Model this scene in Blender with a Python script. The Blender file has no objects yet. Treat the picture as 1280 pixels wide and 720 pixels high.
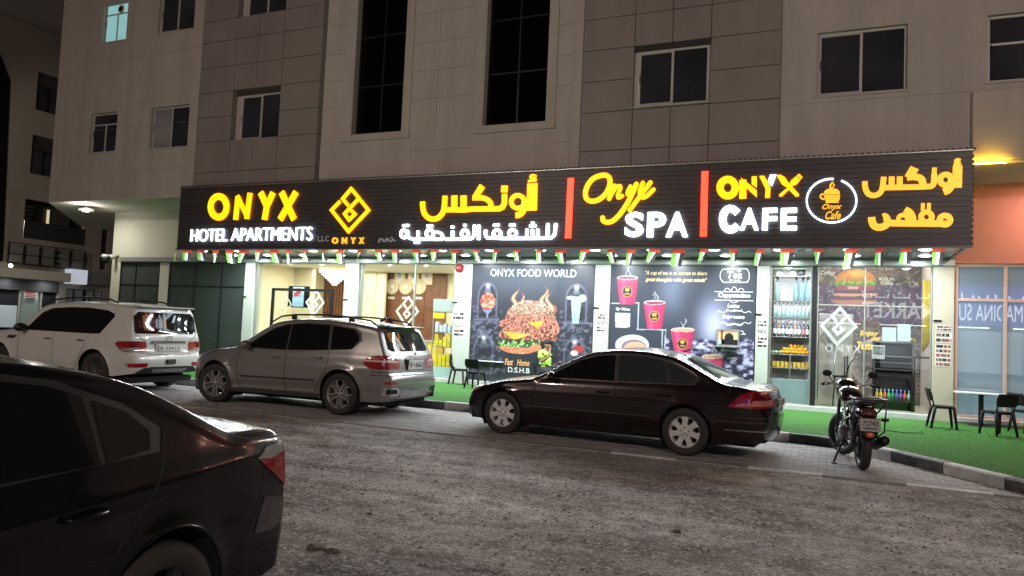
import bpy, bmesh, math, random
import numpy as np
from mathutils import Vector, Matrix
random.seed(7); np.random.seed(7)
SC = bpy.context.scene
COL = SC.collection
# ------------------------------------------------------------------ camera
YAW, PITCH, ROLL, FPX, EYE = -0.40878, 0.05593, 0.04428, 920.0, 1.67
_f = Vector((math.sin(YAW)*math.cos(PITCH), math.cos(YAW)*math.cos(PITCH), math.sin(PITCH)))
_r0 = Vector((math.cos(YAW), -math.sin(YAW), 0)); _u0 = _r0.cross(_f)
_r = _r0*math.cos(ROLL) + _u0*math.sin(ROLL); _u = -_r0*math.sin(ROLL) + _u0*math.cos(ROLL)
cam = bpy.data.cameras.new('camera'); camo = bpy.data.objects.new('camera', cam); COL.objects.link(camo)
cam.sensor_width = 36; cam.lens = FPX/1280*36; cam.clip_start = .05; cam.clip_end = 1500
M = Matrix((( _r.x, _u.x, -_f.x, 0), (_r.y, _u.y, -_f.y, 0), (_r.z, _u.z, -_f.z, EYE), (0, 0, 0, 1)))
camo.matrix_world = M
SC.camera = camo
def ray(px, py): return _f + _r*((px-640)/FPX) - _u*((py-360)/FPX)
def atY(px, py, y): d = ray(px, py); return Vector((0, 0, EYE)) + d*(y/d.y)      # survey of the photograph: a pixel to its place on a wall plane
def atX(px, py, x): d = ray(px, py); return Vector((0, 0, EYE)) + d*(x/d.x)
def atZ(px, py, z): d = ray(px, py); return Vector((0, 0, EYE)) + d*((z-EYE)/d.z)
# ------------------------------------------------------------------ world, exposure
W = bpy.data.worlds.new('World'); SC.world = W; W.use_nodes = True
nt = W.node_tree; nt.nodes.clear()
wo = nt.nodes.new('ShaderNodeOutputWorld'); bg = nt.nodes.new('ShaderNodeBackground')
sky = nt.nodes.new('ShaderNodeTexSky'); sky.sky_type = 'NISHITA'; sky.sun_disc = False
sky.sun_elevation = math.radians(-9); sky.sun_rotation = math.radians(120); sky.dust_density = 4
mixw = nt.nodes.new('ShaderNodeMixRGB'); mixw.blend_type = 'ADD'; mixw.inputs[0].default_value = 1
mixw.inputs[2].default_value = (.22, .17, .155, 1)          # city glow in the night air
nt.links.new(sky.outputs[0], mixw.inputs[1]); nt.links.new(mixw.outputs[0], bg.inputs[0])
bg.inputs[1].default_value = .09
nt.links.new(bg.outputs[0], wo.inputs[0])
SC.view_settings.view_transform = 'Standard'; SC.view_settings.look = 'None'
SC.view_settings.exposure = 0; SC.view_settings.gamma = 1
SC.render.engine = 'CYCLES'
try:
    SC.cycles.max_bounces = 6; SC.cycles.diffuse_bounces = 3; SC.cycles.glossy_bounces = 3
    SC.cycles.transparent_max_bounces = 12; SC.cycles.transmission_bounces = 4
    SC.cycles.use_denoising = True; SC.cycles.sample_clamp_indirect = 3; SC.cycles.caustics_reflective = False; SC.cycles.caustics_refractive = False
    SC.cycles.use_light_tree = True
except Exception: pass
# ------------------------------------------------------------------ materials
MATS = {}
def mat(name, col, rough=.6, metal=0., emit=None, es=0., noise=0., nscale=8., bump=0., bscale=60., coat=0., spec=.5, dirt=None, dscale=1.2, damt=.5, streak=False):
    if name in MATS: return MATS[name]
    m = bpy.data.materials.new(name); m.use_nodes = True; n = m.node_tree; b = n.nodes['Principled BSDF']; L = n.links
    col = tuple(col)+(1,) if len(col) == 3 else col
    b.inputs['Base Color'].default_value = col; b.inputs['Roughness'].default_value = rough; b.inputs['Metallic'].default_value = metal
    b.inputs['Specular IOR Level'].default_value = spec
    if coat: b.inputs['Coat Weight'].default_value = coat; b.inputs['Coat Roughness'].default_value = .03
    if emit: b.inputs['Emission Color'].default_value = tuple(emit)+(1,); b.inputs['Emission Strength'].default_value = es
    tc = n.nodes.new('ShaderNodeTexCoord')
    src = None
    if noise:
        t = n.nodes.new('ShaderNodeTexNoise'); t.inputs['Scale'].default_value = nscale; t.inputs['Detail'].default_value = 6; L.new(tc.outputs['Object'], t.inputs['Vector'])
        r = n.nodes.new('ShaderNodeValToRGB'); r.color_ramp.elements[0].position = .3; r.color_ramp.elements[1].position = .7
        r.color_ramp.elements[0].color = tuple(c*(1-noise) for c in col[:3])+(1,); r.color_ramp.elements[1].color = tuple(min(1, c*(1+noise*.6)) for c in col[:3])+(1,)
        L.new(t.outputs['Fac'], r.inputs[0]); src = r.outputs[0]
        L.new(src, b.inputs['Base Color'])
        mr = n.nodes.new('ShaderNodeMapRange'); mr.inputs[3].default_value = max(0, rough*(1-noise*.5)); mr.inputs[4].default_value = min(1, rough*(1+noise*.5)); L.new(t.outputs['Fac'], mr.inputs[0]); L.new(mr.outputs[0], b.inputs['Roughness'])
    if dirt:
        t = n.nodes.new('ShaderNodeTexNoise'); t.inputs['Scale'].default_value = dscale; t.inputs['Detail'].default_value = 8; t.inputs['Roughness'].default_value = .65; L.new(tc.outputs['Object'], t.inputs['Vector'])
        if streak: mp = n.nodes.new('ShaderNodeMapping'); mp.inputs['Scale'].default_value = (3.2, 3.2, .28); L.new(tc.outputs['Object'], mp.inputs['Vector']); L.new(mp.outputs[0], t.inputs['Vector'])
        r = n.nodes.new('ShaderNodeValToRGB'); r.color_ramp.elements[0].position = .42; r.color_ramp.elements[1].position = .72; L.new(t.outputs['Fac'], r.inputs[0])
        ml = n.nodes.new('ShaderNodeMath'); ml.operation = 'MULTIPLY'; ml.inputs[1].default_value = damt; L.new(r.outputs[0], ml.inputs[0])
        mx = n.nodes.new('ShaderNodeMixRGB'); L.new(ml.outputs[0], mx.inputs[0]); mx.inputs[2].default_value = tuple(dirt)+(1,)
        if src: L.new(src, mx.inputs[1])
        else: mx.inputs[1].default_value = col
        L.new(mx.outputs[0], b.inputs['Base Color'])
    if bump:
        t = n.nodes.new('ShaderNodeTexNoise'); t.inputs['Scale'].default_value = bscale; t.inputs['Detail'].default_value = 5; L.new(tc.outputs['Object'], t.inputs['Vector'])
        bp = n.nodes.new('ShaderNodeBump'); bp.inputs['Strength'].default_value = bump; bp.inputs['Distance'].default_value = .01; L.new(t.outputs['Fac'], bp.inputs['Height']); L.new(bp.outputs[0], b.inputs['Normal'])
    MATS[name] = m; return m
def glass(name, tint=(1, 1, 1), refl=1.0, ior=1.5, haze=0., hcol=(.5, .6, .6), rough=.0):
    """thin pane: lets the room behind show and mirrors the street by Fresnel"""
    if name in MATS: return MATS[name]
    m = bpy.data.materials.new(name); m.use_nodes = True; n = m.node_tree; L = n.links; n.nodes.clear()
    o = n.nodes.new('ShaderNodeOutputMaterial'); t = n.nodes.new('ShaderNodeBsdfTransparent'); g = n.nodes.new('ShaderNodeBsdfGlossy'); f = n.nodes.new('ShaderNodeFresnel'); mx = n.nodes.new('ShaderNodeMixShader')
    t.inputs[0].default_value = tuple(tint)+(1,); g.inputs['Roughness'].default_value = rough; g.inputs['Color'].default_value = (1, 1, 1, 1)
    f.inputs['IOR'].default_value = ior; k = n.nodes.new('ShaderNodeMath'); k.operation = 'MULTIPLY'; k.use_clamp = True; k.inputs[1].default_value = refl
    gm = n.nodes.new('ShaderNodeNewGeometry'); inv = n.nodes.new('ShaderNodeMath'); inv.operation = 'SUBTRACT'; inv.inputs[0].default_value = 1; L.new(gm.outputs['Backfacing'], inv.inputs[1])
    k2 = n.nodes.new('ShaderNodeMath'); k2.operation = 'MULTIPLY'; L.new(f.outputs[0], k.inputs[0]); L.new(k.outputs[0], k2.inputs[0]); L.new(inv.outputs[0], k2.inputs[1]); L.new(k2.outputs[0], mx.inputs[0])
    base = t.outputs[0]
    if haze:
        d = n.nodes.new('ShaderNodeBsdfDiffuse'); d.inputs[0].default_value = tuple(hcol)+(1,); m2 = n.nodes.new('ShaderNodeMixShader'); m2.inputs[0].default_value = haze
        L.new(t.outputs[0], m2.inputs[1]); L.new(d.outputs[0], m2.inputs[2]); base = m2.outputs[0]
    L.new(base, mx.inputs[1]); L.new(g.outputs[0], mx.inputs[2]); L.new(mx.outputs[0], o.inputs[0])
    MATS[name] = m; return m
def printmat(name, rough=.35, es=0.):
    if name in MATS: return MATS[name]
    m = bpy.data.materials.new(name); m.use_nodes = True; n = m.node_tree; b = n.nodes['Principled BSDF']
    a = n.nodes.new('ShaderNodeVertexColor'); a.layer_name = 'print'; n.links.new(a.outputs[0], b.inputs['Base Color']); b.inputs['Roughness'].default_value = rough
    MATS[name] = m; return m
# ------------------------------------------------------------------ mesh helpers
def link(name, me, parent=None, m=None, loc=None, rot=None, smooth=False, sc=None):
    o = bpy.data.objects.new(name, me); COL.objects.link(o)
    if m is not None and me is not None:
        for x in (m if isinstance(m, (list, tuple)) else [m]): me.materials.append(x)
    if parent is not None: o.parent = parent
    if loc is not None: o.location = loc
    if rot is not None: o.rotation_euler = rot
    if sc is not None: o.scale = sc
    if smooth: me.polygons.foreach_set('use_smooth', [True]*len(me.polygons))
    return o
def tag(o, label=None, cat=None, group=None, kind=None):
    if label: o['label'] = label
    if cat: o['category'] = cat
    if group: o['group'] = group
    if kind: o['kind'] = kind
    return o
def thing(name, label, cat, loc=(0, 0, 0), rz=0., group=None):
    o = bpy.data.objects.new(name, None); COL.objects.link(o); o.empty_display_size = .2; o.location = loc; o.rotation_euler = (0, 0, rz); return tag(o, label, cat, group)
class MB:
    def __init__(s): s.v = []; s.f = []; s.mi = []; s.cur = 0; s.sm = []; s.smooth = False
    def add(s, vs, fs):
        k = len(s.v); s.v += [tuple(v) for v in vs]
        for f in fs: s.f.append(tuple(i+k for i in f)); s.mi.append(s.cur); s.sm.append(s.smooth)
    def box(s, x0, y0, z0, x1, y1, z1, bev=0.):
        if bev and min(abs(x1-x0), abs(y1-y0), abs(z1-z0)) > 2.2*bev:
            X, Y_, Z_ = sorted((x0, x1)), sorted((y0, y1)), sorted((z0, z1)); vs = []; idx = {}
            for i in (0, 1):
                for j in (0, 1):
                    for k in (0, 1):
                        c = (X[i], Y_[j], Z_[k]); q = (bev if i == 0 else -bev, bev if j == 0 else -bev, bev if k == 0 else -bev)
                        for a in range(3):
                            p = [c[0]+q[0], c[1]+q[1], c[2]+q[2]]; p[a] = c[a]; idx[(i, j, k, a)] = len(vs); vs.append(tuple(p))
            fs = []
            I = lambda i, j, k, a: idx[(i, j, k, a)]
            for a in range(3):
                for sd in (0, 1):
                    def key(b, c):
                        t = [0, 0, 0]; t[a] = sd; t[(a+1) % 3] = b; t[(a+2) % 3] = c; return I(t[0], t[1], t[2], a)
                    q = [key(0, 0), key(1, 0), key(1, 1), key(0, 1)]; fs.append(q if sd else q[::-1])
            for a in range(3):      # edges along axis a
                b, c = (a+1) % 3, (a+2) % 3
                for sb in (0, 1):
                    for s2 in (0, 1):
                        t0 = [0, 0, 0]; t0[b] = sb; t0[c] = s2; t1 = list(t0); t1[a] = 1
                        q = [I(*t0, b), I(*t1, b), I(*t1, c), I(*t0, c)]; fs.append(q if (sb == s2) ^ False else q[::-1])
            for i in (0, 1):
                for j in (0, 1):
                    for k in (0, 1):
                        q = [I(i, j, k, 0), I(i, j, k, 1), I(i, j, k, 2)]; fs.append(q if (i+j+k) % 2 else q[::-1])
            s.add(vs, fs); return s
        x0, x1 = sorted((x0, x1)); y0, y1 = sorted((y0, y1)); z0, z1 = sorted((z0, z1))
        s.add([(x0, y0, z0), (x1, y0, z0), (x1, y1, z0), (x0, y1, z0), (x0, y0, z1), (x1, y0, z1), (x1, y1, z1), (x0, y1, z1)],
              [(0, 3, 2, 1), (4, 5, 6, 7), (0, 1, 5, 4), (1, 2, 6, 5), (2, 3, 7, 6), (3, 0, 4, 7)]); return s
    def tube(s, pts, r, n=8, cap=True, closed=False):
        pts = [Vector(p) for p in pts]; R = r if isinstance(r, (list, tuple)) else [r]*len(pts); N = len(pts); rings = []; up = None
        for i, p in enumerate(pts):
            if closed: t = pts[(i+1) % N]-pts[i-1]
            else: t = pts[min(i+1, N-1)]-pts[max(i-1, 0)]
            if t.length < 1e-9: t = Vector((0, 0, 1))
            t.normalize()
            if up is None: up = Vector((0, 0, 1)) if abs(t.z) < .9 else Vector((1, 0, 0))
            a = t.cross(up)
            if a.length < 1e-6: a = t.orthogonal()
            a.normalize(); b = a.cross(t).normalized(); up = b
            rings.append([p+a*math.cos(2*math.pi*k/n)*R[i]+b*math.sin(2*math.pi*k/n)*R[i] for k in range(n)])
        vs = [v for rg in rings for v in rg]; fs = []
        for i in range(N if closed else N-1):
            j = (i+1) % N
            for k in range(n): fs.append((i*n+k, i*n+(k+1) % n, j*n+(k+1) % n, j*n+k))
        if cap and not closed: fs.append(tuple(range(n))[::-1]); fs.append(tuple((N-1)*n+k for k in range(n)))
        sm = s.smooth; s.smooth = True; s.add(vs, fs); s.smooth = sm; return s
    def lathe(s, prof, n=24, axis='z', c=(0, 0, 0)):
        vs = []; N = len(prof)
        for r, h in prof:
            for k in range(n):
                a = 2*math.pi*k/n; x, y = r*math.cos(a), r*math.sin(a)
                p = (x, y, h) if axis == 'z' else ((x, h, y) if axis == 'y' else (h, x, y)); vs.append((p[0]+c[0], p[1]+c[1], p[2]+c[2]))
        fs = [(i*n+k, i*n+(k+1) % n, (i+1)*n+(k+1) % n, (i+1)*n+k) for i in range(N-1) for k in range(n)]
        if axis == 'y': fs = [f[::-1] for f in fs]
        sm = s.smooth; s.smooth = True; s.add(vs, fs); s.smooth = sm; return s
    def prism(s, poly, a, b, plane='xz'):
        """polygon extruded between a and b along the axis off the plane"""
        n = len(poly); ar = sum(poly[i][0]*poly[(i+1) % n][1]-poly[(i+1) % n][0]*poly[i][1] for i in range(n))
        if ar < 0: poly = poly[::-1]
        P = {'xz': lambda u, v, w: (u, w, v), 'xy': lambda u, v, w: (u, v, w), 'yz': lambda u, v, w: (w, u, v)}[plane]
        vs = [P(u, v, a) for u, v in poly]+[P(u, v, b) for u, v in poly]
        fs = [tuple(range(n)), tuple(range(2*n-1, n-1, -1))]+[(i, i+n, (i+1) % n+n, (i+1) % n) for i in range(n)]
        flip = (plane == 'xz') ^ (a > b) 
        if not flip: fs = [f[::-1] for f in fs]
        s.add(vs, fs); return s
    def sphere(s, c, r, n=12, m=8, sc=(1, 1, 1)):
        vs = []; 
        for i in range(m+1):
            t = math.pi*i/m
            for k in range(n):
                a = 2*math.pi*k/n; vs.append((c[0]+r*sc[0]*math.sin(t)*math.cos(a), c[1]+r*sc[1]*math.sin(t)*math.sin(a), c[2]-r*sc[2]*math.cos(t)))
        sm = s.smooth; s.smooth = True
        s.add(vs, [(i*n+k, i*n+(k+1) % n, (i+1)*n+(k+1) % n, (i+1)*n+k) for i in range(m) for k in range(n)]); s.smooth = sm; return s
    def mesh(s, name='m'):
        me = bpy.data.meshes.new(name); me.from_pydata(s.v, [], s.f); me.polygons.foreach_set('material_index', s.mi); me.polygons.foreach_set('use_smooth', s.sm); me.update(); return me
    def build(s, name, m, parent=None, **k): return link(name, s.mesh(name), parent, m, **k)
def strip2d(pts, w, closed=False, roundcap=False):
    """2D polyline to mitred outline quads; w number or per-point list. returns (left pts, right pts)"""
    pts = [Vector((p[0], p[1])) for p in pts]; N = len(pts); ws = list(w) if isinstance(w, (list, tuple)) else [w]*N
    if roundcap and not closed:
        d0 = (pts[0]-pts[1]).normalized(); d1 = (pts[-1]-pts[-2]).normalized(); a, b = ws[0], ws[-1]
        pre = [(pts[0]+d0*a*.5, a*.15), (pts[0]+d0*a*.43, a*.5), (pts[0]+d0*a*.25, a*.87)]
        post = [(pts[-1]+d1*b*.25, b*.87), (pts[-1]+d1*b*.43, b*.5), (pts[-1]+d1*b*.5, b*.15)]
        pts = [p for p, _ in pre]+pts+[p for p, _ in post]; ws = [q for _, q in pre]+ws+[q for _, q in post]; N = len(pts)
    Lp, Rp = [], []
    for i in range(N):
        a = pts[i-1] if (i > 0 or closed) else None; c = pts[(i+1) % N] if (i < N-1 or closed) else None; p = pts[i]
        d1 = (p-a).normalized() if a is not None else None; d2 = (c-p).normalized() if c is not None else None
        if d1 is None: d1 = d2
        if d2 is None: d2 = d1
        n1 = Vector((-d1.y, d1.x)); n2 = Vector((-d2.y, d2.x)); mm = n1+n2
        if mm.length < .1: mm = n1
        mm.normalize(); k = 1/max(.45, mm.dot(n1)); h = ws[i]/2*k; Lp.append(p+mm*h); Rp.append(p-mm*h)
    return Lp, Rp
def stroke(mb, pts, w, y0, y1, closed=False, roundcap=False):
    """stroke in the xz plane extruded from y0 (front) to y1 (back)"""
    Lp, Rp = strip2d(pts, w, closed, roundcap); N = len(Lp); vs = []
    for a, b in zip(Lp, Rp): vs += [(a.x, y0, a.y), (b.x, y0, b.y), (b.x, y1, b.y), (a.x, y1, a.y)]
    fs = []
    for i in range(N if closed else N-1):
        j = (i+1) % N
        for k in range(4): fs.append((4*i+k, 4*j+k, 4*j+(k+1) % 4, 4*i+(k+1) % 4))
    if not closed: fs += [(3, 2, 1, 0), tuple(4*(N-1)+k for k in range(4))]
    mb.add(vs, fs)
def smoothpts(p, closed=False, it=2):
    for _ in range(it):
        q = []; N = len(p)
        for i in range(N if closed else N-1):
            a, b = p[i], p[(i+1) % N]; q += [(a[0]*.75+b[0]*.25, a[1]*.75+b[1]*.25), (a[0]*.25+b[0]*.75, a[1]*.25+b[1]*.75)]
        if not closed: q = [p[0]]+q+[p[-1]]
        p = q
    return p
def ellipse(cx, cz, rx, rz, n=28, a0=0, a1=2*math.pi):
    full = abs(a1-a0-2*math.pi) < 1e-6
    return [(cx+rx*math.cos(a0+(a1-a0)*i/(n if full else n-1)), cz+rz*math.sin(a0+(a1-a0)*i/(n if full else n-1))) for i in range(n)]
def textmesh(body, depth=.02, bold=0., shear=0., spacing=1.):
    cu = bpy.data.curves.new('text', 'FONT'); cu.body = body; cu.extrude = depth/2; cu.offset = bold; cu.shear = shear; cu.space_character = spacing; cu.resolution_u = 4
    o = bpy.data.objects.new('t', cu); COL.objects.link(o)
    dg = bpy.context.evaluated_depsgraph_get(); dg.update(); me = bpy.data.meshes.new_from_object(o.evaluated_get(dg)); bpy.data.objects.remove(o); bpy.data.curves.remove(cu)
    return me
def textfit(name, body, x0, x1, z0, z1, y, m, parent=None, depth=.02, bold=0., shear=0., spacing=1., split=False, flip=False):
    """lettering in the xz plane facing -y, fitted to a box; split: one mesh per letter"""
    me = textmesh(body, depth, bold, shear, spacing)
    n = len(me.vertices); co = np.empty(n*3); me.vertices.foreach_get('co', co); co = co.reshape(-1, 3)
    mn, mx = co.min(0), co.max(0)
    X = x0+(co[:, 0]-mn[0])/(mx[0]-mn[0])*(x1-x0); Z = z0+(co[:, 1]-mn[1])/(mx[1]-mn[1])*(z1-z0); Y = y+depth/2-co[:, 2]
    if flip: Y = y-depth/2+co[:, 2]; X = x0+x1-X
    co = np.stack([X, Y, Z], 1)
    if not split:
        me.vertices.foreach_set('co', co.ravel()); me.update(); return link(name, me, parent, m)
    fs = [tuple(p.vertices) for p in me.polygons]; bpy.data.meshes.remove(me)
    # glyph groups: connected faces merged when their x spans overlap
    par = list(range(n))
    def fd(a):
        while par[a] != a: par[a] = par[par[a]]; a = par[a]
        return a
    for f in fs:
        for v in f[1:]:
            a, b = fd(f[0]), fd(v)
            if a != b: par[a] = b
    isl = {}
    for i in range(n): isl.setdefault(fd(i), []).append(i)
    gl = sorted([(co[v, 0].min(), co[v, 0].max(), r) for r, v in ((r, np.array(v)) for r, v in isl.items())])
    groups = []
    for a, b, r in gl:
        if groups and a < groups[-1][1]-.35*(min(b-a, groups[-1][1]-groups[-1][0])): groups[-1][1] = max(b, groups[-1][1]); groups[-1][2].append(r)
        else: groups.append([a, b, [r]])
    res = []
    for a, b, rs in groups:
        rs = set(rs); mb = MB(); mp = {}
        for f in fs:
            if fd(f[0]) in rs:
                q = []
                for v in f:
                    if v not in mp: mp[v] = len(mb.v); mb.v.append(tuple(co[v]))
                    q.append(mp[v])
                mb.f.append(tuple(q)); mb.mi.append(0); mb.sm.append(False)
        res.append(mb.build(name, m, parent))
    return res
def copy_thing(root, loc, rz=None, label=None, name=None):
    r = root.copy(); COL.objects.link(r); r.location = loc
    if rz is not None: r.rotation_euler = (0, 0, rz)
    if label: r['label'] = label
    for ch in list(root.children):
        c = ch.copy(); COL.objects.link(c); c.parent = r
        for g in ch.children:
            d = g.copy(); COL.objects.link(d); d.parent = c
    return r
def lamp(kind, name, parent, loc, energy, col=(1, 1, 1), size=.1, rot=(0, 0, 0), spot=None, blend=.5, sizey=None):
    l = bpy.data.lights.new(name, kind); l.energy = energy; l.color = col
    if kind == 'AREA':
        l.size = size; l.shape = 'DISK'
        if sizey: l.shape = 'RECTANGLE'; l.size_y = sizey
    else: l.shadow_soft_size = size
    if spot: l.spot_size = spot; l.spot_blend = blend
    o = bpy.data.objects.new(name, l); COL.objects.link(o); o.location = loc; o.rotation_euler = rot
    if parent is not None: o.parent = parent
    return o
# ------------------------------------------------------------------ colours of the place
CREAM = mat('cream_plaster', (.50, .455, .415), .85, noise=.07, nscale=1.4, bump=.35, bscale=90, dirt=(.33, .29, .25), dscale=.5, damt=.55, streak=True)
CREAM2 = mat('lower_plaster', (.50, .49, .41), .8, noise=.06, nscale=2, bump=.3, bscale=90, dirt=(.33, .31, .26), dscale=.7, damt=.25)
SOFF = mat('soffit_plaster', (.60, .55, .48), .8, noise=.05, nscale=2, bump=.2, bscale=60)
PANEL = mat('grey_cladding', (.275, .238, .222), .5, metal=.0, noise=.10, nscale=.9, bump=.08, bscale=140, dirt=(.20, .17, .155), dscale=.6, damt=.5, streak=True)
JOINT = mat('dark_joint', (.04, .036, .034), .9)
SALMON_LIT = mat('salmon_lit_tint', (.66, .33, .27), .7, noise=.05, nscale=1.5, bump=.25, bscale=80)  # pink light falling on the wall is put into its base colour
ALU = mat('white_aluminium', (.55, .54, .50), .4, metal=.2, noise=.05, nscale=4)
ALUG = mat('grey_aluminium', (.33, .36, .33), .35, metal=.5, noise=.06, nscale=3)
DARKAL = mat('black_aluminium', (.02, .021, .023), .35, metal=.4)
NIGHTG = mat('dark_window_glass', (.038, .038, .048), .10, spec=.5, noise=.45, nscale=.7)  # sky glow mirrored in the panes is put into the base colour
WHITEP = mat('white_column_tile', (.44, .47, .42), .3, noise=.04, nscale=3)
FASC = mat('fascia_charcoal', (.060, .053, .057), .42, metal=.1, noise=.18, nscale=5, bump=.08, bscale=30)
STEEL = mat('galvanised_trim', (.45, .46, .47), .35, metal=.8, noise=.1, nscale=6)
BLACKP = mat('black_plastic', (.012, .012, .013), .55, spec=.2)
YU, YG, ZS = 17.5, 19.8, 5.52
def em(name, col, s): return mat(name, tuple(c*.6 for c in col), .4, emit=col, es=s)
YEL = em('yellow_led_face', (1, .30, .002), 3.5)
YELD = em('yellow_led_dim', (1, .42, .03), 1.5)
WHT = em('white_led_face', (.78, .87, 1), 6.5)
WHTG = em('cool_white_led', (.86, .92, 1), 2.4)
RED = em('red_led_face', (1, .05, .022), 3.4)
# ------------------------------------------------------------------ building shell
bld = thing('hotel_building', 'large cream apartment building with grey clad bays above a row of lit shopfronts', 'building', (-8, YU, 0))
BO = Vector((-8, YU, 0))
def P(mb, name, m, parent=None, **k):
    """part of the building: vertices given in world metres"""
    par = parent or bld
    off = BO if par is bld else Vector(par['_o'])
    mb.v = [(v[0]-off.x, v[1]-off.y, v[2]-off.z) for v in mb.v]
    return mb.build(name, m, par, **k)
def wall_cells(mb, x0, x1, z0, z1, ops, y0, y1):
    xs = sorted({x0, x1, *[o[0] for o in ops], *[o[1] for o in ops]}); zs = sorted({z0, z1, *[o[2] for o in ops], *[o[3] for o in ops]})
    xs = [x for x in xs if x0 <= x <= x1]; zs = [z for z in zs if z0 <= z <= z1]
    for i in range(len(xs)-1):
        j = 0
        while j < len(zs)-1:
            cx = (xs[i]+xs[i+1])/2; inside = lambda k: any(o[0] < cx < o[1] and o[2] < (zs[k]+zs[k+1])/2 < o[3] for o in ops)
            if inside(j): j += 1; continue
            k = j
            while k+1 < len(zs)-1 and not inside(k+1): k += 1
            mb.box(xs[i], y0, zs[j], xs[i+1], y1, zs[k+1]); j = k+1
TOPZ = 15.2
wins = {  # opening: x0,x1,z0,z1,kind
 'a': [(-24.02, -22.70, 7.18, 8.58, 'T'), (-21.07, -19.35, 7.16, 8.56, 'curtain'), (-23.78, -22.58, 11.11, 12.52, 'lit'), (-21.07, -19.42, 11.12, 12.52, 'S'), (-.37, 1.43, 7.17, 8.62, 'S'), (2.90, 4.6, 7.19, 8.6, 'T2'), (-.37, 1.43, 11.12, 12.6, 'S'),
       (-12.88, -11.19, 7.12, 14.9, 'tall'), (-8.64, -6.84, 7.09, 14.9, 'tall')],
 'b': [(-17.12, -15.45, 7.18, 8.62, 'S'), (-17.12, -15.45, 11.12, 12.6, 'S'), (-4.46, -2.73, 7.23, 8.62, 'S'), (-4.46, -2.73, 11.12, 12.6, 'S')]}
mb = MB(); wall_cells(mb, -25.93, 14, ZS, TOPZ, wins['a']+wins['b'], YU, YU+.3)
P(mb, 'wall', CREAM)
mb = MB(); mb.prism([(-25.93, YU+.302), (-31.25, 22.6), (-31.35, 34), (14, 34), (14, YU+.302)], ZS+.25, TOPZ-.01, 'xy')
# carve is not needed: the block behind the front wall starts 0.6 m back where windows open
mb = MB(); mb.prism([(-25.93, YU+.1), (-31.25, 22.6), (-31.35, 34), (-31.1, 34), (-31.0, 22.7), (-25.93, YU+.45)], ZS+.004, TOPZ-.01, 'xy'); P(mb, 'wall', CREAM)
mb = MB(); mb.box(-25.7, YU+.9, ZS+.3, 14, YU+1.0, TOPZ); P(mb, 'inner_wall', mat('unlit_room', (.03, .028, .026), .9))
mb = MB(); mb.prism([(-25.93, YU), (-31.25, 22.6), (-31.35, 34), (14, 34), (14, YU)], ZS-.03, ZS+.002, 'xy'); P(mb, 'soffit', SOFF)
mb = MB(); mb.prism([(-25.93, YU), (-31.25, 22.6), (-31.35, 34), (14, 34), (14, YU)], TOPZ, TOPZ+.3, 'xy'); P(mb, 'roof', CREAM)
# plaster joints
mb = MB()
for z in (6.45, 7.97-.0, 8.77, 10.42): mb.box(-25.9, YU-.0015, z, -18.85, YU+.01, z+.008)
for z in (6.5, 7.97, 8.77, 9.58, 10.42):
    mb.box(-13.9, YU-.0015, z, -13.24, YU+.01, z+.012); mb.box(-10.88, YU-.0015, z, -8.9, YU+.01, z+.012); mb.box(-6.58, YU-.0015, z, -5.9, YU+.01, z+.012)
for z in (7.02, 9.58, 10.42): mb.box(-1.1, YU-.0015, z, 14, YU+.01, z+.009)
mb.box(-10.1, YU-.0016, 6.5, -10.09, YU+.01, 12); P(mb, 'plaster_joint', mat('joint_line', (.24, .215, .185), .9))['kind'] = 'stuff'
# grey cladding bays: every panel a piece
rows = [5.53, 6.2, 7.18, 7.97, 8.77, 9.58, 10.42, 11.12, 12.6, 13.4, 14.2]
def bay(cols, yf, hole, right_ret):
    for i in range(len(cols)-1):
        for j in range(len(rows)-1):
            x0, x1, z0, z1 = cols[i], cols[i+1], rows[j], rows[j+1]
            cx, cz = (x0+x1)/2, (z0+z1)/2; clip = [(x0, x1, z0, z1)]
            skip = False
            for hx0, hx1, hz0, hz1 in hole:
                if hx0 < cx < hx1 and hz0 < cz < hz1: skip = True
                if hx0 < cx < hx1 and z0 < hz1 < z1: clip = [(x0, x1, hz1, z1)]
            if skip: continue
            x0, x1, z0, z1 = clip[0]; g = .007; m2 = MB(); m2.box(x0+g, yf, z0+g, x1-g, YU-.012, z1-g, bev=.004); P(m2, 'cladding_panel', PANEL)
    if right_ret:
        for j in range(len(rows)-1):
            pass
    m2 = MB(); wall_cells(m2, cols[0]+.004, cols[-1]-.004, rows[0], rows[-1], hole, YU-.0115, YU-.001); P(m2, 'cladding_backing', JOINT)
bay([-18.78, -17.33, -16.42, -15.44, -13.98], YU-.2, [(-17.33, -15.44, 7.18, 8.62), (-17.33, -15.44, 11.12, 12.6)], True)
bay([-5.87, -4.54, -3.61, -2.70, -1.13], YU-.07, [(-4.54, -2.70, 7.18, 8.62), (-4.54, -2.70, 11.12, 12.6)], False)
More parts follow.
